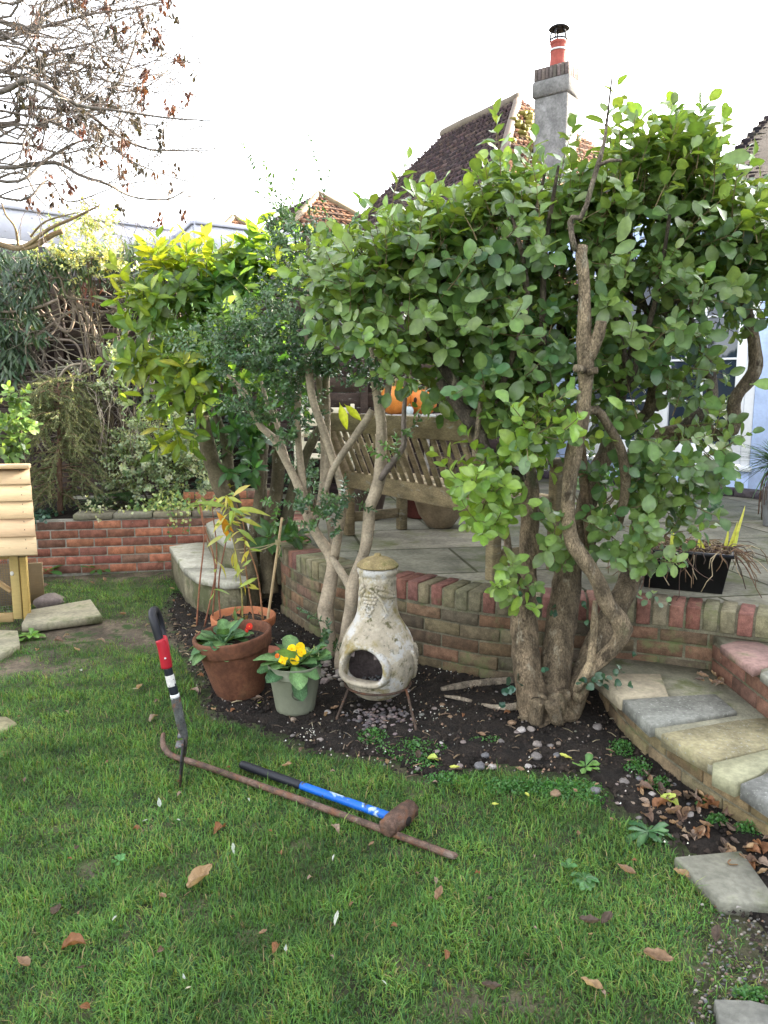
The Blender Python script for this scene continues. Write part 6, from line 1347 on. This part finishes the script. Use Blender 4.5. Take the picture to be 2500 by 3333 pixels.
# conifer
CB = P(195, 1660, 6.7); CB.z = .42; co = thing("conifer", "small drooping conifer with dull olive green needles above the red brick wall", "tree", CB)
m_ = MB(); tp_ = P(190, 1230, 6.72); m_.tube([CB, CB.lerp(tp_, .5), tp_], [.03, .02, .006], 8, (.15, .09, .06)); m_.build("trunk", BARK, co, smooth=True)
tw_m, bag = MB(), Bag(); CP = [(.15, .175, .085), (.18, .205, .10), (.12, .155, .075), (.22, .23, .12)]
for k in range(115):
    f = random.random() ** .8; b = CB.lerp(tp_, .12 + .85 * f); a = random.uniform(0, 6.28); ln_ = (.62 - .36 * f) * random.uniform(.6, 1.15); d = Vector((math.cos(a), math.sin(a) * .7 - .15, .25 + .3 * f)); p = b.copy(); pts = [p.copy()]
    for i in range(6):
        d = (d + Vector((0, 0, -.19)) + rv(.08)).normalized(); p = p + d * ln_ / 6; pts.append(p.copy())
        for s_ in range(2):
            d2 = (d * .6 + rv(.5) + Vector((0, 0, -.45))).normalized(); L2 = random.uniform(.08, .2); e = p + d2 * L2; tw_m.tube([p, p.lerp(e, .5) + Vector((0, 0, .01)), e], [.0018, .0014, .001], 3, (.15, .14, .07), smooth=False, cap=False)
            c = random.choice(CP); nn_ = int(L2 / .0036)
            for j in range(nn_):
                q = p.lerp(e, j / nn_); bag.add(q, d2 * .9 + rv(.42), rv() + Vector((0, -1, .5)), random.uniform(.014, .024), .0055, jitcol(c, .2))
    tw_m.tube(pts, [.006 * (1 - .8 * i / 6) for i in range(7)], 5, (.17, .11, .07), smooth=False, cap=False)
tw_m.build("branches", TWIG, co); m_ = MB(); bag.flush(m_, 'small', .1, .2, 1.0, 0); o = m_.build("needles", NEEDLE, co)
# bare grey shrub
SBB = P(335, 1430, 6.95); SBB.z = .44; bs = thing("bare_shrub", "leafless shrub with upright pale grey branching stems against the fence", "shrub", SBB); m_ = MB()
def grow(p, d, L, r, dep):
    q = p + d * L; mid = p.lerp(q, .5) + rv(.02); m_.tube([p, mid, q], [r, r * .85, r * .7], 6, jitcol((.30, .26, .21), .12), smooth=True, cap=False)
    if dep > 0:
        for k in range(random.choice([2, 2, 3])): grow(q, (d + rv(.28) + Vector((0, 0, .18))).normalized(), L * random.uniform(.6, .9), r * .62, dep - 1)
for d in [(-.1, 0, 1), (.35, -.1, .8), (.6, -.1, .7), (.15, -.2, 1), (.8, 0, .75)]: grow(SBB + rv(.02), Vector(d).normalized(), .32, .017, 4)
m_.build("stems", TWIG, bs)
# ivies and ferns
def leaf_mat_patch(name, label, cat, base, pts_fn, n, LL, W, pal, mat=DARKLEAF, group=None, stuff=False):
    bg_ = Bag()
    for k in range(n):
        q, up_ = pts_fn(); bg_.add(q, rv() + Vector((0, -.3, -.25)), Vector(up_) + rv(.45), random.uniform(*LL), random.uniform(*LL) * W, jitcol(random.choice(pal), .22))
    m = MB(); bg_.flush(m, 'ovate', .1, .2, 1.3, .14); o = m.build(name, mat, loc=base, smooth=True)
    if stuff: o["kind"] = "stuff"
    else: tag(o, label, cat, group)
    return o
def ivy_pt():
    s = random.uniform(.8, 2.9); p, t = rat(rlen - s - 1.0); d = random.uniform(-.03, .5); z = .46 + .03 * random.random()
    if s > 2.1 and random.random() < .45: d = random.uniform(-.04, 0); z = random.uniform(.30, .47)
    return Vector((p.x - t.y * d, p.y + t.x * d, z)), (0, -.6, .9)
leaf_mat_patch("ground_ivy", "dark green ivy spreading on the bed and spilling over the red brick wall", "ivy", Vector((-2.8, 6.5, .44)), ivy_pt, 1100, (.03, .05), .8, [(.03, .07, .045), (.04, .09, .05), (.025, .055, .04)])
VI = [(.40, .45, .20), (.22, .32, .12), (.12, .22, .10), (.33, .40, .17)]
ic = P(550, 1620, 6.62)
def clump():
    u, v, w = random.gauss(0, .13), random.gauss(0, .09), abs(random.gauss(0, .07)); return Vector((ic.x + u * 1.15, 6.62 + v, .47 + w * (1.6 - abs(u) * 3))), (u, -.6, .9)
leaf_mat_patch("variegated_ivy", "bright cream and green variegated ivy mounded on the grey coping", "ivy", Vector((ic.x, 6.62, .46)), clump, 420, (.03, .05), .85, VI, LEAF)
m_, bg_ = MB(), Bag()
for k in range(7):
    x = 545 + k * 12 + random.uniform(-6, 6); y1 = random.uniform(1690, 1765); pts = [P(x, 1630, 6.47), P(x + random.uniform(-8, 8), 1680, 6.42), P(x + random.uniform(-12, 12), y1, 6.43)]; m_.tube(pts, .002, 4, (.12, .1, .05), cap=False)
    sp_, _ = spline(pts, [0, 0, 0], .02)
    for q in sp_[1::2]: bg_.add(q + Vector((0, -.012, 0)), rv() + Vector((0, 0, -.6)), Vector((0, -1, .3)) + rv(.2), random.uniform(.02, .034), .026, jitcol(random.choice(VI), .15))
t = thing("trailing_ivy", "strands of small variegated ivy leaves hanging down the red brick face", "ivy", P(580, 1630, 6.47)); m_.build("stems", TWIG, t); m_ = MB(); bg_.flush(m_, 'ovate', .1, .2, 1.2, .1); m_.build("leaves", LEAF, t)
bush("cream_ivy_sprigs", "a few cream ivy sprigs on the wall top between dark ivy and grey coping", "ivy", [(345, 1668, 6.45, 45, 14, .05, 9), (300, 1672, 6.45, 20, 10, .04, 4)], (.025, .035), .8, [(.5, .52, .34), (.4, .44, .28), (.15, .22, .12)], 'ovate', LEAF, P(340, 1680, 6.45), n=3, stems=False)
for lab, px, py, sz in [("pale green fern frond clump leaning over the bed below the conifer", 325, 1615, .20), ("feathery fern rising between the conifer and variegated bush", 385, 1580, .27), ("smaller darker fern low beside the ivy mound", 440, 1600, .2)]:
    b = P(px, py + 40, 6.85); t = thing("fern", lab, "fern", b, "ferns in the planting bed"); bag = Bag(); st2 = MB()
    for k in range(9):
        a = random.uniform(0, 6.28); d = Vector((math.cos(a), math.sin(a) - .3, 1.1)).normalized(); p = b.copy(); pts = [p.copy()]
        for i in range(16):
            d = (d + Vector((0, 0, -.10))).normalized(); p = p + d * sz / 12; pts.append(p.copy()); w_ = sz * .28 * math.sin(math.pi * min(1, (i + 3) / 18)); sd = d.cross(Vector((0, 0, 1))).normalized()
            for s_ in (-1, 1): bag.add(p, sd * s_ + d * .35, Vector((0, -.3, 1)), w_, .011, jitcol((.07, .15, .06), .2))
        st2.tube(pts[::3], .002, 4, (.1, .12, .05), smooth=False, cap=False)
    st2.build("stalks", TWIG, t); m_ = MB(); bag.flush(m_, 'small', .2, .1, 1.0, 0); m_.build("fronds", LEAF, t)
# weeds at the foot of the red wall
def weed(label, c, n, LL, pal, W=.26, group=None, tilt=(.15, .8), shape='obov', name="dandelion"):
    t = thing(name, label, "weed", c, group); bag = Bag()
    for k in range(n):
        a = k * 2.4; e = random.uniform(*tilt); d = Vector((math.cos(a) * math.cos(e), math.sin(a) * math.cos(e), math.sin(e))); L = random.uniform(*LL); bag.add(c + Vector((0, 0, .01)), d, Vector((-d.x * .5, -d.y * .5, 1)) + rv(.15), L, L * W, jitcol(random.choice(pal), .18))
    m_ = MB(); bag.flush(m_, shape, .35, .3, 1.5, .22); m_.build("leaves", LEAF, t, smooth=True)
WP = [(.06, .14, .035), (.08, .17, .04), (.05, .12, .035)]
weed("large dandelion rosette between the hutch post and red wall", Gd(150, 1868), 16, (.12, .22), WP, group="dandelions at the red wall")
weed("second dandelion rosette midway along the foot of the red wall", Gd(318, 1858), 16, (.10, .19), WP, group="dandelions at the red wall")
weed("toothed dark leafed dandelion by the leaf litter below the curved steps", Gd(2110, 2715), 22, (.035, .09), [(.04, .11, .04), (.055, .13, .045)], .3, tilt=(.0, .35), group="dandelions at the red wall" if False else None)
weed("pale round leafed weed tuft growing in open lawn", Gd(1845, 2830), 12, (.018, .032), [(.06, .15, .045), (.075, .17, .055)], .6, name="weed")
weed("flat patch of pale rosette weed in the lawn, wider than the tuft above it", Gd(1905, 2870), 26, (.02, .045), [(.06, .145, .05), (.07, .16, .06)], .5, tilt=(.0, .3), name="weed")
weed("small bright weed sprig in the lawn below the blade of the edging iron", Gd(388, 2812), 9, (.02, .035), [(.08, .2, .06)], .6, name="weed")
weed("light green weed sprouting between the hutch post and slabs", Gd(100, 2075), 14, (.05, .09), [(.12, .23, .05)], .5, name="weed")
weed("green weed with lobed leaves at the edge of the soil strip", Gd(1905, 2505), 9, (.035, .07), [(.09, .2, .05), (.12, .24, .06)], .5, name="weed")
# ivy on the tree foot and a strand on the wall
bush("ivy_sprig", "dark ivy leaves climbing between the first two thick trunks", "ivy", [(1770, 1960, 3.38, 14, 60, .03, 4)], (.028, .04), .9, [(.025, .065, .03)], 'ovate', DARKLEAF, P(1770, 2010, 3.4), n=2, stems=False)
bush("ivy_sprig", "dark ivy growing at the corner of the curved steps by the dead stem", "ivy", [(1940, 2230, 3.3, 18, 34, .02, 4)], (.03, .042), .9, [(.025, .065, .03)], 'ovate', DARKLEAF, P(1940, 2280, 3.3), n=3, stems=False)
bush("ivy_sprig", "pale bluish ivy strand hanging over a brown coping brick", "ivy", [(2130, 1955, 3.55, 18, 20, .02, 3)], (.03, .045), .85, [(.17, .27, .19)], 'ovate', LEAF, P(2130, 1950, 3.6), n=2, stems=False)
bush("ivy_sprig", "ivy leaves beside the pale cut roots", "ivy", [(1660, 2225, 3.4, 14, 18, .03, 3)], (.035, .05), .9, [(.03, .08, .05)], 'ovate', DARKLEAF, P(1660, 2245, 3.42), n=2, stems=False)
bush("patio_weed", "flattened green weed growing in a patio joint before the doors", "weed", [(2340, 1672, 6.0, 30, 6, .05, 4)], (.04, .06), .6, [(.04, .10, .04)], 'ovate', LEAF, P(2340, 1680, 6.0), n=4, stems=False)

# ------------------------------------------------------------ grass, ground cover, stones, fallen leaves
random.seed(77); rs = np.random.RandomState(77)
def blades(n, x0, x1, y0, y1, seed):
    r = np.random.RandomState(seed); x = r.uniform(x0, x1, n); y = r.uniform(y0, y1, n)
    ok = ~inpoly(x, y, SOILP) & ~(inpoly(x, y, GRAVP) & (r.uniform(0, 1, n) < .72))
    for s in SLABS: ok &= ~inpoly(x, y, s)
    x, y = x[ok], y[ok]
    pb = np.array([bare(a, b) for a, b in zip(x, y)]); k = r.uniform(0, 1, len(x)) > pb
    return x[k], y[k], pb[k]
XS, YS, PB_a = [], [], []
for n, a in [(95000, (-1.5, 1.25, 1.25, 2.2)), (72000, (-2.0, 1.1, 2.2, 3.2)), (62000, (-2.8, -.2, 3.2, 4.6)), (34000, (-3.2, -1.0, 4.6, 6.45)), (14000, (-.4, .7, 3.1, 3.6)), (9000, (-3.2, -1.5, 1.2, 3.2)), (6000, (1.1, 2.2, 1.2, 2.2))]:
    x, y, b = blades(n, *a, seed=n); XS.append(x); YS.append(y); PB_a.append(b)
x = np.concatenate(XS); y = np.concatenate(YS); pb = np.concatenate(PB_a); n = len(x)
z = np.array([hgt(a, b) for a, b in zip(x, y)]) - .014
cl_ = np.array([mnoise.noise(Vector((a * 7, b * 7, 4))) for a, b in zip(x, y)]); cl2 = np.array([mnoise.noise(Vector((a * 1.7, b * 1.7, 8))) for a, b in zip(x, y)])
az = rs.uniform(0, 2 * np.pi, n) * .85 + cl_ * 4.5; lean = np.clip(rs.normal(1.0, .42, n) + cl2 * .25, .1, 1.5)
L = rs.uniform(.020, .048, n) * (1 + .7 * cl_) * (1 - .45 * np.clip(pb, 0, 1)); L *= np.where(rs.uniform(0, 1, n) < .05, 1.6, 1); W = rs.uniform(.0018, .0040, n)
dx, dy = np.cos(az), np.sin(az); sx, sy = -dy, dx
base = np.stack([x, y, z], 1); hv = np.stack([dx, dy, 0 * dx], 1); sv = np.stack([sx, sy, 0 * sx], 1); up_ = np.array([0, 0, 1.0])
p1 = base + up_ * (L * .5 * np.cos(lean * .5))[:, None] + hv * (L * .5 * np.sin(lean * .5))[:, None]
p2 = p1 + up_ * (L * .5 * np.cos(lean * 1.25))[:, None] + hv * (L * .5 * np.sin(lean * 1.25))[:, None]
w = (sv * W[:, None] * .5)
V = np.stack([base - w, base + w, p1 - w * .85, p1 + w * .85, p2], 1).reshape(-1, 3)
g0 = np.array([.066, .162, .034]); g1 = np.array([.104, .212, .05]); g2 = np.array([.15, .205, .05]); g3 = np.array([.036, .10, .036]); g4 = np.array([.24, .20, .10])
t = np.clip(.5 + cl_ * .9 + rs.normal(0, .25, n), 0, 1)[:, None]; C = g0 * (1 - t) + g1 * t
u = rs.uniform(0, 1, n); C = np.where((u < .17 + .14 * cl2 + .1 * cl_)[:, None], g2, C); C = np.where(((u > .82) & (u < .96))[:, None], g3, C); C = np.where((u > .968)[:, None], g4, C)
C = C * rs.uniform(.75, 1.25, (n, 1)) * (1 + .4 * np.clip(cl2, -1, 1) + .45 * cl_)[:, None]
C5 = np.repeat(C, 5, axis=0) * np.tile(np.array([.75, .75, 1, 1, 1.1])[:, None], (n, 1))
b = np.arange(n)[:, None] * 5
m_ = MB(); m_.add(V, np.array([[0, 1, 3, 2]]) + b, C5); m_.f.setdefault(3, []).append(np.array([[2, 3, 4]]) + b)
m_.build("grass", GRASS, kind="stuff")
# low ground cover: chickweed mats
bag = Bag(); CW = [(.04, .13, .03), (.055, .16, .035), (.075, .18, .045)]
for px, py, rx, ry, nn_, h in [(1215, 2400, 55, 28, 420, .03), (1340, 2440, 120, 35, 900, .02), (1380, 2490, 60, 30, 300, .02), (1580, 2415, 55, 14, 150, .015), (1680, 2560, 130, 28, 900, .02), (1850, 2570, 100, 35, 700, .02), (1450, 2540, 80, 22, 400, .015), (2020, 2440, 45, 30, 420, .03), (2075, 2500, 50, 34, 480, .03), (2140, 2560, 50, 26, 300, .025), (2330, 2680, 40, 20, 220, .025), (2440, 2710, 60, 28, 460, .035), (2290, 2620, 24, 16, 90, .02), (640, 1920, 40, 18, 160, .02), (100, 2120, 30, 20, 60, .02), (1930, 2590, 50, 40, 200, .015), (2440, 3230, 60, 20, 200, .015), (600, 1930, 40, 14, 130, .02), (545, 1900, 30, 14, 80, .02)]:
    for k in range(nn_):
        r, a = random.random() ** .6, random.uniform(0, 6.28); q = Gd(px + rx * r * math.cos(a), py + ry * r * math.sin(a)); q.z = hgt(q.x, q.y) + random.random() * h * (1.15 - r); bag.add(q, rv() + Vector((0, 0, .2)), Vector((0, 0, 1)) + rv(.5), random.uniform(.008, .014), .008, jitcol(random.choice(CW), .25))
m_ = MB(); bag.flush(m_, 'small', .1, .2, 1.05, .05); m_.build("chickweed_mat", LEAF, kind="stuff")
# pebbles: a few shapes shared by every copy
PEB = M("pebble", None, .6, .22, 30, .15, 120, [((.5, .48, .44), 20, .66, .76)])
pcols = [(.155, .145, .13), (.20, .155, .115), (.22, .195, .165), (.24, .15, .10), (.13, .13, .13), (.36, .32, .27), (.17, .125, .09)]
pm = []
for k in range(10):
    m_ = MB(); m_.ball((0, 0, 0), .02, jitcol(pcols[k % 7], .1), 10, 7, (1, random.uniform(.65, .9), random.uniform(.45, .65)), .35); o = m_.build("pebble", PEB, smooth=True); pm.append(o.data); bpy.data.objects.remove(o)
def place(name, me, q, rot, s, label, cat, group):
    o = bpy.data.objects.new(name, me); COL.objects.link(o); o.location = q; o.rotation_euler = rot; o.scale = (s, s, s); return tag(o, label, cat, group)
BIGP = [(1697, 2386, 1.35, 5, "white cream pebble, paler of the touching pair below the tree foot"), (1727, 2382, 1.25, 2, "pinkish white pebble touching the cream one below the tree foot"), (1562, 2504, 1.5, 4, "wide flat grey pebble where the soil meets the chickweed"), (1602, 2505, 1.1, 5, "pale pebble beside the flat grey one at the soil edge"), (1745, 2474, 1.5, 0, "smooth grey brown pebble in the middle of the soil"), (1748, 2436, 1.5, 2, "sharp topped grey stone lying on open soil"), (1580, 2468, 1.2, 4, "round grey pebble among smaller brown ones on the soil"), (1808, 2592, 1.35, 3, "pale tan pebble lying in the chickweed"), (2030, 2556, 1.2, 0, "mauve grey pebble in the soil strip by the steps"),
        (1066, 2323, 1.1, 5, "pinkish pebble beside the chiminea stand foot"), (955, 2345, 1.0, 1, "round brown pebble against the sage pot base"), (1782, 2357, 1.4, 3, "upright brown pebble just under the root flare"), (1665, 2362, 1.3, 3, "dark brown round pebble near the pale pair"), (2395, 2950, 1.4, 5, "round white pebble in the gravel below the grey slab"), (1945, 2375, 1.5, 0, "flat grey stone in soil at the steps corner"), (1940, 2585, 1.3, 4, "pale blue grey slate chip in the soil strip")]
for px, py, s, c, lab in BIGP:
    q = Gd(px, py); q.z = hgt(q.x, q.y) + .008 * s; place("pebble", pm[c % 7 if c < 7 else 0], q, (random.uniform(-.2, .2), random.uniform(-.2, .2), random.uniform(0, 6)), s * .85, lab, "pebble", "pebbles on the soil bed")
cnt = 0
while cnt < 130:
    px, py = random.uniform(950, 2000), random.uniform(2230, 2520)
    if random.random() < .3: px, py = random.uniform(2000, 2250), random.uniform(2480, 2680)
    q = Gd(px, py)
    if not inpoly(np.array([q.x]), np.array([q.y]), SOILP)[0] or (1690 < px < 1890 and py < 2350): continue
    s = random.choice([.3, .4, .5, .6, .8]); q.z = hgt(q.x, q.y) + .006 * s; cnt += 1
    place("pebble", random.choice(pm), q, (random.uniform(-.3, .3), random.uniform(-.3, .3), random.uniform(0, 6)), s, "small rounded pebble among many on the dark soil", "pebble", "small pebbles on the soil")
m_ = MB()
for k in range(650):
    px, py = random.uniform(2230, 2600), random.uniform(2890, 3340); q = Gd(px, py)
    if inpoly(np.array([q.x]), np.array([q.y]), GRAVP)[0] or random.random() < .12: m_.ball((q.x, q.y, hgt(q.x, q.y)), random.uniform(.002, .0065), jitcol(tuple(.6 * c for c in random.choice(pcols)), .4), 6, 4, (1, .8, .6), .3)
for k in range(150):  # broken stones under the chiminea
    q = Gd(random.gauss(1240, 50), random.gauss(2340, 22)); m_.ball((q.x, q.y, .01), random.uniform(.005, .014), jitcol(random.choice([(.12, .10, .10), (.17, .13, .12), (.09, .08, .08)]), .3), 6, 4, (1, .8, .6), .5)
for k in range(60):
    q = Gd(random.gauss(1050, 60), random.gauss(2180, 25)); m_.ball((q.x, q.y, .012), random.uniform(.008, .03), jitcol(random.choice([(.20, .17, .15), (.26, .23, .2)]), .3), 7, 5, (1, .8, .6), .4)
m_.build("gravel", PEB, kind="stuff")
# grit clusters: eggshell-white perlite patches
m_ = MB()
for px, py, r, nn_ in [(1010, 2390, 22, 34), (1430, 2180, 24, 26), (1150, 2520, 40, 30), (1330, 2330, 60, 26), (1060, 2210, 30, 16), (1420, 2330, 60, 26), (1200, 2460, 90, 34)]:
    for k in range(nn_):
        q = Gd(random.gauss(px, r), random.gauss(py, r * .5))
        if inpoly(np.array([q.x]), np.array([q.y]), SOILP)[0]: m_.ball((q.x, q.y, hgt(q.x, q.y) + .011), random.uniform(.0015, .0045), jitcol((.55, .53, .46), .2), 5, 3, (1, .9, .7), .5)
m_.build("white_grit", PEB, kind="stuff")
# bark and twig litter
m_ = MB()
for k in range(420):
    if random.random() < .6: px, py = random.uniform(540, 900), random.uniform(1960, 2300)
    else: px, py = random.uniform(900, 2100), random.uniform(2200, 2640)
    q = Gd(px, py)
    if not inpoly(np.array([q.x]), np.array([q.y]), SOILP)[0]: continue
    a = random.uniform(0, 3.14); l = random.uniform(.012, .06); d = Vector((math.cos(a), math.sin(a), 0)) * l; h = Vector((0, 0, hgt(q.x, q.y) + .012)); m_.tube([Vector((q.x, q.y, 0)) + h - d / 2, Vector((q.x, q.y, .004)) + h, Vector((q.x, q.y, 0)) + h + d / 2], random.uniform(.001, .0035), 4, jitcol(random.choice([(.16, .11, .07), (.09, .065, .045), (.27, .21, .14)]), .25), smooth=False)
m_.build("twig_litter", TWIG, kind="stuff")
# fallen leaves
def leafmesh(shape, pal, W, curl, fold, wav, seed):
    """one crumpled dead leaf: torn outline, rolled edges, blotched colour"""
    random.seed(seed); m_ = MB(); nu, nv = 14, 8; V = []; C = []; off = Vector((seed * 3.1, seed * 1.7, 0)); tw = random.uniform(-.9, .9)
    for i in range(nu + 1):
        t = i / nu; w = W * .5 * (math.sin(math.pi * t) ** (.75 if shape == 'ovate' else 1.0)) * (1.1 - .35 * t) + .006
        for j in range(nv + 1):
            u = j / nv * 2 - 1; e = 1 + (.35 * mnoise.noise(Vector((t * 9, u * 2 + 5, seed))) if abs(u) > .7 else 0)
            x = t - .5; y = u * w * e; z = fold * w * abs(u) ** 1.6 * (1 + .5 * mnoise.noise(off + Vector((t * 4, u, 0)))) - curl * (t - .5) ** 2 * 1.4 + wav * .35 * mnoise.noise(off + Vector((t * 5, u * 2.2, 1)))
            a = tw * (t - .5); V.append((x, y * math.cos(a) - z * math.sin(a), y * math.sin(a) + z * math.cos(a)))
            k = 1 + .45 * mnoise.noise(off + Vector((t * 6, u * 3, 7))) - (.25 if j == nv // 2 else 0); C.append(tuple(c * k for c in pal))
    m_.add(V, np.array([(i * (nv + 1) + j, (i + 1) * (nv + 1) + j, (i + 1) * (nv + 1) + j + 1, i * (nv + 1) + j + 1) for i in range(nu) for j in range(nv)]), np.array(C))
    if shape == 'ovate': m_.tube([(-.47, 0, .0), (-.62, .03, .02), (-.72, .02, .05)], [.012, .01, .008], 4, tuple(c * .7 for c in pal), cap=False)
    o = m_.build("fallen_leaf", DRYLEAF, smooth=True); me = o.data; bpy.data.objects.remove(o); return me
BRN = [leafmesh('ovate', c, w, cu, fo, .25, i) for i, (c, w, cu, fo) in enumerate([((.22, .14, .085), .5, -.5, 1.0), ((.14, .09, .065), .62, .6, .8), ((.31, .21, .12), .45, -.4, 1.2), ((.21, .10, .05), .6, .5, 1.1), ((.09, .065, .05), .5, -.6, 1.0), ((.25, .185, .14), .5, .5, .8)])]
PAL_ = [leafmesh('lance', c, w, cu, .3, .06, 20 + i) for i, (c, w, cu) in enumerate([((.36, .38, .32), .24, .3), ((.30, .33, .28), .28, -.4), ((.38, .35, .25), .28, .3)])]
YEL_ = [leafmesh('ovate', (.36, .42, .09), .65, .3, .6, .2, 31), leafmesh('ovate', (.44, .46, .10), .5, -.3, .5, .2, 32)]
random.seed(99)
def fall(me, px, py, L, label, group=None, tilt=.3, z=.012, rz=None):
    q = Gd(px, py); insoil = inpoly(np.array([q.x]), np.array([q.y]), SOILP)[0]; q.z = hgt(q.x, q.y) + (z + .002 if not insoil else z + .002)
    place("fallen_leaf", me, q, (random.uniform(-tilt, tilt), random.uniform(-tilt, tilt), random.uniform(0, 6.28) if rz is None else rz), L * (.85 if me in BRN else .9), label, "leaf", group or "fallen leaves")
for px, py, L, k, lab in [(655, 2878, .125, 2, "largest curled dark brown leaf in the open lawn below the steel bar"), (185, 2982, .07, 4, "folded dark leaf standing on edge in longer grass"), (238, 3090, .08, 3, "ochre brown curled leaf between two darker ones near the lawn corner"), (75, 3155, .07, 0, "reddish tan twisted leaf lowest on that side of the lawn"), (533, 2935, .04, 0, "small tan leaf standing upright below the largest brown leaf"), (715, 2712, .07, 3, "orange brown curled leaf pair lying below the middle of the steel bar"), (1092, 2705, .06, 5, "pale brown crinkled leaf just below the steel bar"),
                          (935, 2503, .05, 2, "light tan leaf lying above the black hammer grip"), (1925, 3232, .07, 2, "tan leaf with notched edge near the bottom of the lawn"), (1430, 2925, .06, 0, "upright tan leaf in the lawn beyond the steel bar tip"), (1600, 3245, .06, 4, "purple brown leaf low in the lawn"), (2140, 3140, .09, 0, "long narrow curled leaf standing beside a bare patch"), (1920, 3015, .07, 4, "dark brown leaf, wider of a close pair in the lawn"), (1972, 3005, .065, 4, "folded dark leaf beside its wider partner in the lawn"), (2335, 3058, .07, 4, "grey brown leaf at the lawn edge by the gravel"), (2217, 2860, .065, 2, "golden tan oval leaf touching the pointed slab"), (2035, 2850, .07, 0, "slim tan leaf with a curved tip in the lawn"), (445, 2710, .03, 3, "tiny orange brown leaf in the lawn"), (900, 3108, .045, 3, "rusty leaf lying over a white sliver leaf"),
                          (1360, 2470, .06, 4, "dark curled leaf on the chickweed mat"), (1260, 2495, .05, 2, "pale beige leaf at the soil edge below the chickweed"), (635, 2255, .07, 5, "large dry leaf against the big terracotta pot"), (840, 2280, .055, 5, "grey upright leaf in soil beside the sage pot"), (695, 2320, .045, 2, "tan leaf on the soil edge under the big pot"), (500, 2345, .07, 5, "pale leaf left of the edging iron socket"), (455, 2250, .06, 2, "cream brown leaf above the edging iron socket")]:
    fall(BRN[k], px, py, L, lab)
for px, py, L, k, lab in [(520, 2638, .06, 1, "grey white pointed leaf standing in grass near the edging iron blade"), (265, 2195, .07, 0, "large silvery leaf near the muddy patch"), (760, 2783, .055, 0, "white sliver leaf in the lawn under the orange brown pair"), (1095, 3012, .055, 0, "thin white curled sliver leaf low in the lawn"), (580, 2690, .028, 0, "tiny white sliver leaf close to its twin in the lawn"), (473, 2692, .025, 0, "second tiny white sliver leaf, nearer the edge"), (1085, 2615 + 195, .03, 0, "small white leaf by the tip of the steel bar"), (810, 2618, .03, 0, "small white leaf between steel bar and open lawn"), (600, 3213, .028, 1, "pale blue green sliver leaf near the bottom"), (375, 3012, .03, 0, "pale sliver leaf right of the folded dark leaf"), (930, 3125, .035, 1, "whitish leaf tucked under the rusty one"), (440, 2258, .04, 2, "thin cream leaf in the grass by the soil"), (690, 2050, .03, 0, "white pale leaf near the tool handle")]:
    fall(PAL_[k], px, py, L, lab, z=.02)
for px, py, L, k, lab in [(2182, 2622, .09, 0, "large fresh yellow green leaf on the soil by the curved steps"), (1410, 2480, .06, 0, "yellow green lobed leaf at the soil edge"), (1480, 2512, .05, 1, "flat bright yellow leaf at the soil edge"), (1715, 2598, .035, 1, "lemon yellow upright leaf in the grass"), (1612, 2628, .03, 1, "small yellow leaf lower in the grass than the lemon one"), (1840, 2480 - 2, .06, 1, "pale yellow strap leaf crossing the soil"), (845, 2275 + 20, .03, 1, "little yellow leaf between the two front pots")]:
    fall(YEL_[k], px, py, L, lab)
c = 0
while c < 75:   # litter gathered along the foot of the curved steps
    px, py = random.uniform(2080, 2520), random.uniform(2560, 2860)
    q = Gd(px, py)
    if (py - 2500) < (px - 2050) * .45 or (py - 2600) > (px - 2050) * .62 + 30: continue
    fall(random.choice(BRN), px, py, random.uniform(.035, .085), "brown dead leaf in the drift along the foot of the curved steps", "leaf drift by the curved steps", .6, .012); c += 1
for k in range(14): fall(random.choice(BRN), random.uniform(2290, 2330), random.uniform(2190, 2260), random.uniform(.03, .06), "dead leaf caught in the corner between the two curved steps", "leaves in the step corner", .5, .2)
for o in COL.objects:
    if o.get("group") == "leaves in the step corner":
        q = Gd(random.uniform(2270, 2360), random.uniform(2195, 2235), .19); o.location = q + Vector((0, 0, .012))
c = 0
while c < 48:
    px, py = random.uniform(30, 2300), random.uniform(2260, 3300); q = Gd(px, py)
    if inpoly(np.array([q.x]), np.array([q.y]), SOILP)[0]: continue
    fall(random.choice(BRN + BRN + PAL_), px, py, random.uniform(.015, .034), "tiny withered leaf scrap in the lawn, one of many alike", "leaf scraps in the lawn", .5, .016); c += 1
c = 0
while c < 60:
    px, py = (random.uniform(540, 900), random.uniform(1960, 2320)) if random.random() < .6 else (random.uniform(950, 2100), random.uniform(2250, 2600)); q = Gd(px, py)
    if not inpoly(np.array([q.x]), np.array([q.y]), SOILP)[0]: continue
    fall(random.choice(BRN), px, py, random.uniform(.02, .05), "small dry leaf on the dark soil, one of many alike", "small leaves on the soil", .5, .01); c += 1
for px, py in [(100, 1915), (120, 1930), (150, 1905), (300, 1900), (340, 1890), (90, 1960), (480, 2040), (400, 2010), (250, 2120), (190, 2090), (215, 2075), (120, 2125), (330, 2090), (560, 1925)]:
    fall(random.choice(BRN[:3] + BRN[5:]), px, py, random.uniform(.04, .075), "pale dry leaf on the worn grass between hutch and red wall", "leaves by the hutch", .5)
